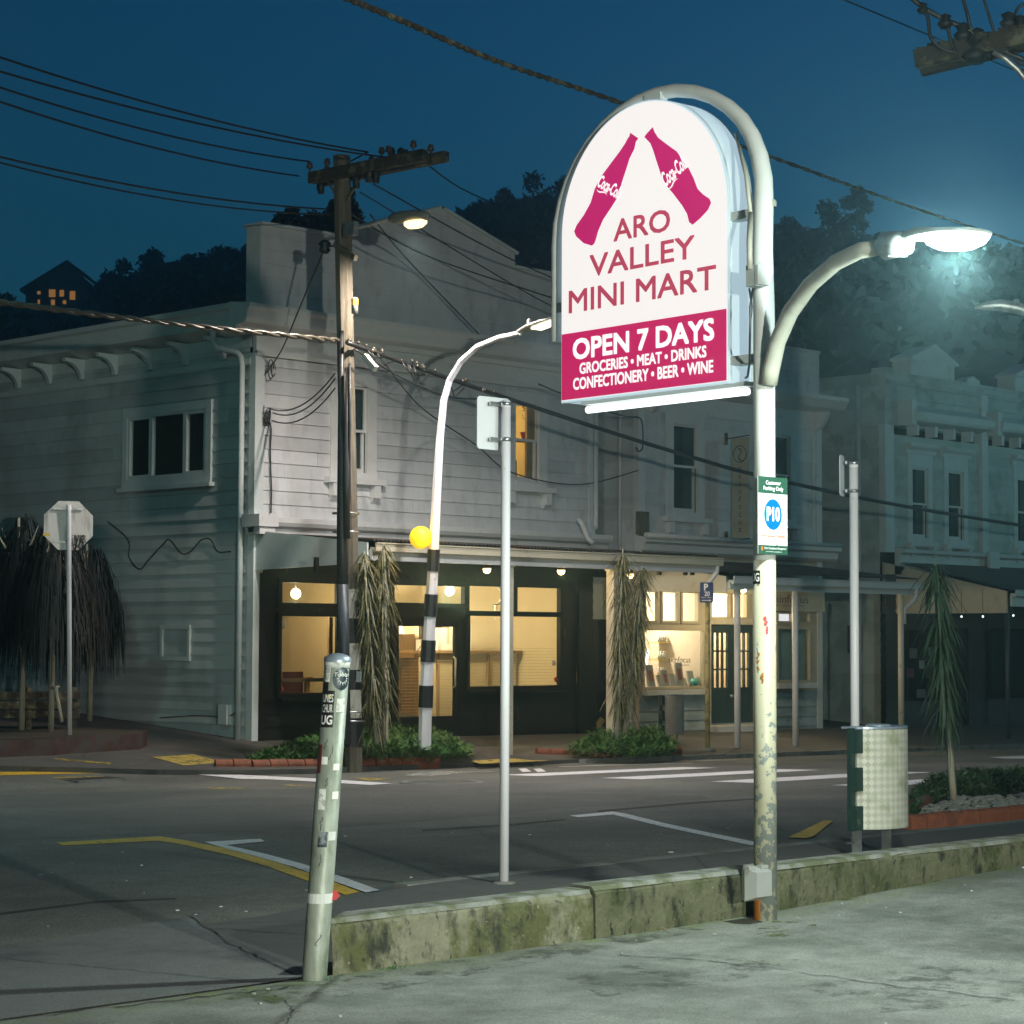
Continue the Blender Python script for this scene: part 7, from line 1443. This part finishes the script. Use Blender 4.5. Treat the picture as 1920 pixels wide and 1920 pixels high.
# lamp added behind the viewer, out of view, to light the near poles
SLX, SLY = 1.0, -7.0; sl = thing('added_rear_lamp', 'plain lamp post added behind the viewpoint, out of view, to light the near poles', 'street lamp', (SLX, SLY, 0)); mb = MB(); mb.tube([(SLX, SLY, 0), (SLX, SLY, 2.55), (SLX, SLY + .2, 2.85), (SLX + .1, SLY + .8, 2.95)], [.07, .05, .045, .04], 12); mb.build('post', 'galv', sl); mb = MB(); mb.box(SLX, SLX + .3, SLY + .8, SLY + 1.4, 2.91, 2.99); mb.build('lamp_head', 'galv', sl); mb = MB(); mb.box(SLX + .05, SLX + .25, SLY + .9, SLY + 1.3, 2.89, 2.905); mb.build('lens', 'led_soft', sl)
lamp('POINT', 'lamp_light', (SLX + .2, SLY + 1.2, 2.75), sl, 9000, (.95, 1, .88), .12)

# two unseen lamps added beyond the left and right edges to light the shops
def added_street_lamp(x, y, h, dirx, diry, e, col, label):
    o = thing('added_street_lamp', label, 'street lamp', (x, y, road_z(x, y))); mb = MB(); mb.tube([(x, y, road_z(x, y)), (x, y, h - .8), (x + dirx * .3, y + diry * .3, h - .2), (x + dirx * 1.2, y + diry * 1.2, h)], [.09, .06, .05, .04], 12); mb.build('curved_pole', 'pole_white', o)
    mb = MB(); p = Vector((x + dirx * 1.6, y + diry * 1.6, h)); d = Vector((dirx, diry, 0)).normalized(); mb.obox(p, d * .4, d.cross(Z) * .14, Z * .05); mb.build('lamp_head', 'galv', o); mb = MB(); mb.obox(p - Z * .056, d * .25, d.cross(Z) * .1, Z * .005); mb.build('lens', 'led_white', o)
    lamp('SPOT', 'lamp_light', p - Z * .09, o, e, col, .12, aim=(dirx * .25, diry * .25, -1), cone=170, blend=.4)
added_street_lamp(11.0, 20.0, 8.2, .4, 1, 620, (.30, .95, .95), 'street lamp added out of view at the side road end to light the side wall')
added_street_lamp(47.0, 15.0, 8.6, 0, 1, 900, (.30, .86, 1), 'street lamp added out of view beyond the right edge to light the far shops')
HAZE_D = .0027
# ---------------------------------------------------------------- hills, far trees, house
prof = [(-700, 590), (-200, 584), (-60, 606), (0, 612), (180, 604), (240, 575), (330, 545), (470, 520), (700, 500), (860, 455), (1000, 430), (1200, 440), (1440, 480), (1640, 500), (1750, 505), (1920, 520), (2300, 560), (3000, 640)]
def sky_y(x):
    for (a, ya), (b, yb) in zip(prof, prof[1:]):
        if a <= x <= b: return ya + (yb - ya) * (x - a) / (b - a)
    return 600
mb = MB(); mb.smooth = True; cols = []
for i in range(76):
    x = -700 + i * 3700 / 75; col = []
    for d, f in ((66, -.2), (90, .32), (120, .6), (150, .82), (185, .97), (205, 1.0), (260, .8)):
        top = at(x, sky_y(x), 200).z; p = at(x, 1200, d); p.z = -2.5 + (top + 2.5) * max(0, f) + (.7 * noise.noise(Vector((x * .01, d * .05, 3))) if 0 < f < 1 else 0); col.append(mb.vert(p))
    cols.append(col)
for A, B in zip(cols, cols[1:]):
    for j in range(6): mb.face((A[j], A[j + 1], B[j + 1], B[j]))
mb.build('hill', 'hill_dark')['kind'] = 'structure'
def big_tree(px, ytop, wpx, hpx, dep, label, seed, m='tree_leaf', n=1500, sz=None, upright=0):
    """crown of leaf clumps round several limbs, filling wpx x hpx in the photograph at this distance"""
    random.seed(seed); k = dep / F_PX; W_, H_ = wpx * k / 2, hpx * k; top = at(px, ytop, dep); b = Vector((top.x, top.y, top.z - H_)); o = thing('hill_tree', label, 'tree', b, 'dark trees on the hill'); sz = sz or max(.16, dep * .0016)
    mb = MB(); mb.tube([b - Z * H_ * .5, b + Z * H_ * .2, b + Z * H_ * .6], [W_ * .09, W_ * .06, W_ * .03], 7)
    lobes = []
    for j in range(11):
        a = random.uniform(0, 2 * PI); rr = W_ * math.sqrt(random.random()) * .72; zz = H_ * random.uniform(.28, .86) * (1 - .28 * rr / W_); lobes.append((b + Vector((rr * math.cos(a), rr * math.sin(a), zz)), W_ * random.uniform(.26, .46)))
    lobes.append((b + Z * H_ * .84, W_ * .3)); 
    for c_, r in lobes[:6]: mb.tube([b + Z * H_ * .2, b.lerp(c_, .6) + Z * H_ * .05, c_], [W_ * .05, W_ * .03, W_ * .012], 5)
    mb.build('trunk', 'trunk', o); it = []
    for j in range(n):
        c_, r = random.choice(lobes); d = Vector((random.gauss(0, 1), random.gauss(0, 1), random.gauss(0, .8))).normalized(); p = c_ + d * r * random.uniform(.45, 1.12); v = Vector((random.gauss(0, 1), random.gauss(0, 1), random.gauss(0, 1) + upright)).normalized() * sz * random.uniform(.5, 1.3); it.append((p, v, sz * .45))
    mbl = leaf_mesh(it); mbl.build('crown', m, o)
D_ = 'tree_leaf_dark'
for a in ((190, 522, 60, 70, 170, 'lowest dark round tree beside the lit house on the hill', 1, D_), (232, 482, 90, 110, 168, 'dark round tree on the hill, second from the lit house', 2, D_), (290, 462, 110, 130, 165, 'broad dark tree on the left hill between two lower crowns', 3, D_), (355, 468, 95, 130, 160, 'dark tree on the left hill with spiky top', 4, D_), (418, 448, 100, 150, 158, 'tallest dark tree on the left hill, close to the white parapet', 5, D_), (470, 470, 80, 140, 158, 'dark tree partly hidden by the left end of the parapet', 6, D_), (20, 570, 90, 60, 190, 'low dark tree at the left edge below the lit house', 7, D_)): big_tree(*a)
for a in ((548, 388, 78, 80, 62, 'sparse tree showing above the parapet left of the timber pole', 11, D_, 900), (650, 345, 86, 120, 60, 'dense dark tree behind the timber pole top', 12, D_, 1300), (590, 398, 80, 60, 64, 'low bushy tree just above the parapet next to the timber pole', 13, D_, 800)): big_tree(*a)
for a in ((900, 372, 100, 130, 150, 'rounded tree on the right hill just beyond the gable', 21), (945, 340, 100, 170, 150, 'taller rounded tree on the right hill beyond the gable', 22), (1000, 308, 130, 210, 148, 'tall broad tree left of the lit pylon sign', 23), (1060, 318, 130, 200, 150, 'tall tree half hidden by the lit pylon sign', 24), (1480, 385, 130, 230, 130, 'dark tree just right of the arched pole', 25), (1550, 352, 130, 260, 128, 'tallest dark tree between the arched pole and the lamp', 26), (1606, 340, 60, 120, 128, 'thin upright tree top rising beside the lamp arm', 27), (1600, 430, 130, 200, 128, 'lower dark tree below the lamp arm', 28), (1900, 500, 140, 190, 120, 'dark tree at the right edge below the dazzling lamp', 29), (1930, 455, 90, 150, 125, 'ragged tree at the right edge behind the lamp glow', 30)): big_tree(*a)
random.seed(40)
it = []
for k in range(9000):
    x = random.uniform(-100, 2050); d = random.uniform(95, 200)
    if 15 < x < 190 and d > 125: continue
    f = clamp((d - 66) / 135, 0, 1); top = at(x, sky_y(x), 200).z; fz = {0: 0}; zc = -2.5 + (top + 2.5) * (.32 + .68 * clamp((d - 90) / 105, 0, 1) ** .7); p = at(x, 1200, d); p.z = zc + random.uniform(.0, 2.2); v = Vector((random.gauss(0, 1), random.gauss(0, 1), random.gauss(0, 1))).normalized() * random.uniform(.25, .75); it.append((p, v, .3))
tag(leaf_mesh(it).build('hillside_bush', D_), 'dense dark bush covering the hill behind the shops', 'bush', kind='stuff')
# house on the hill
hd = 188.0; hk = hd / F_PX; hc = at(128, 575, hd); o = thing('hill_house', 'gabled blue grey house with lit windows high on the hill', 'house', hc)
right = R0; back = F0
def hp(px, py, off=0): v = at(px, py, hd); return v + back * off
mb = MB(); A = [hp(86, 528), hp(168, 528), hp(168, 590), hp(86, 590)]
gable = [hp(92, 590), hp(92, 523), hp(128, 499), hp(160, 523), hp(160, 590)]; mb.prism(gable, back * 6); mb.build('wall', 'house_blue', o)
mb = MB()
for a_, b_ in (((128, 494), (172, 527)), ((128, 494), (40, 548))): p, q = hp(*a_, -.6), hp(*b_, -.6); n_ = Z * .22; mb.prism([p, q, q + n_, p + n_], back * 7.5)
mb.build('roof', 'main_roof', o)
mb = MB(); mb.prism([hp(48, 590), hp(48, 545), hp(92, 522), hp(92, 590)], back * 5); mb.build('side_wing', 'main_roof', o)
for x0, x1, y0, y1 in ((92, 104, 543, 557), (112, 120, 544, 556), (131, 141, 546, 562), (70, 76, 546, 552), (96, 103, 562, 572), (118, 124, 563, 570), (71, 75, 562, 574)):
    mb = MB(); mb.prism([hp(x0, y1, -.06), hp(x1, y1, -.06), hp(x1, y0, -.06), hp(x0, y0, -.06)], back * .04); mb.build('window', 'amber_win', o)
# ---------------------------------------------------------------- damp night air
HZ = dict(x=(-60, 330), y=(-60, 330), z=(-4, 75))
bm = bmesh.new(); bmesh.ops.create_cube(bm, size=1); me = bpy.data.meshes.new('haze'); bm.to_mesh(me); bm.free()
hz = bpy.data.objects.new('haze', me); COL.objects.link(hz); hz['kind'] = 'stuff'
hz.scale = [HZ[k][1] - HZ[k][0] for k in 'xyz']; hz.location = [(HZ[k][1] + HZ[k][0]) / 2 for k in 'xyz']
m = bpy.data.materials.new('haze_air'); m.use_nodes = True; t = m.node_tree; t.nodes.clear(); o_ = t.nodes.new('ShaderNodeOutputMaterial'); v = t.nodes.new('ShaderNodeVolumePrincipled')
v.inputs['Color'].default_value = (.56, .93, 1, 1); v.inputs['Density'].default_value = HAZE_D; v.inputs['Anisotropy'].default_value = .86
t.links.new(v.outputs[0], o_.inputs['Volume']); me.materials.append(m)
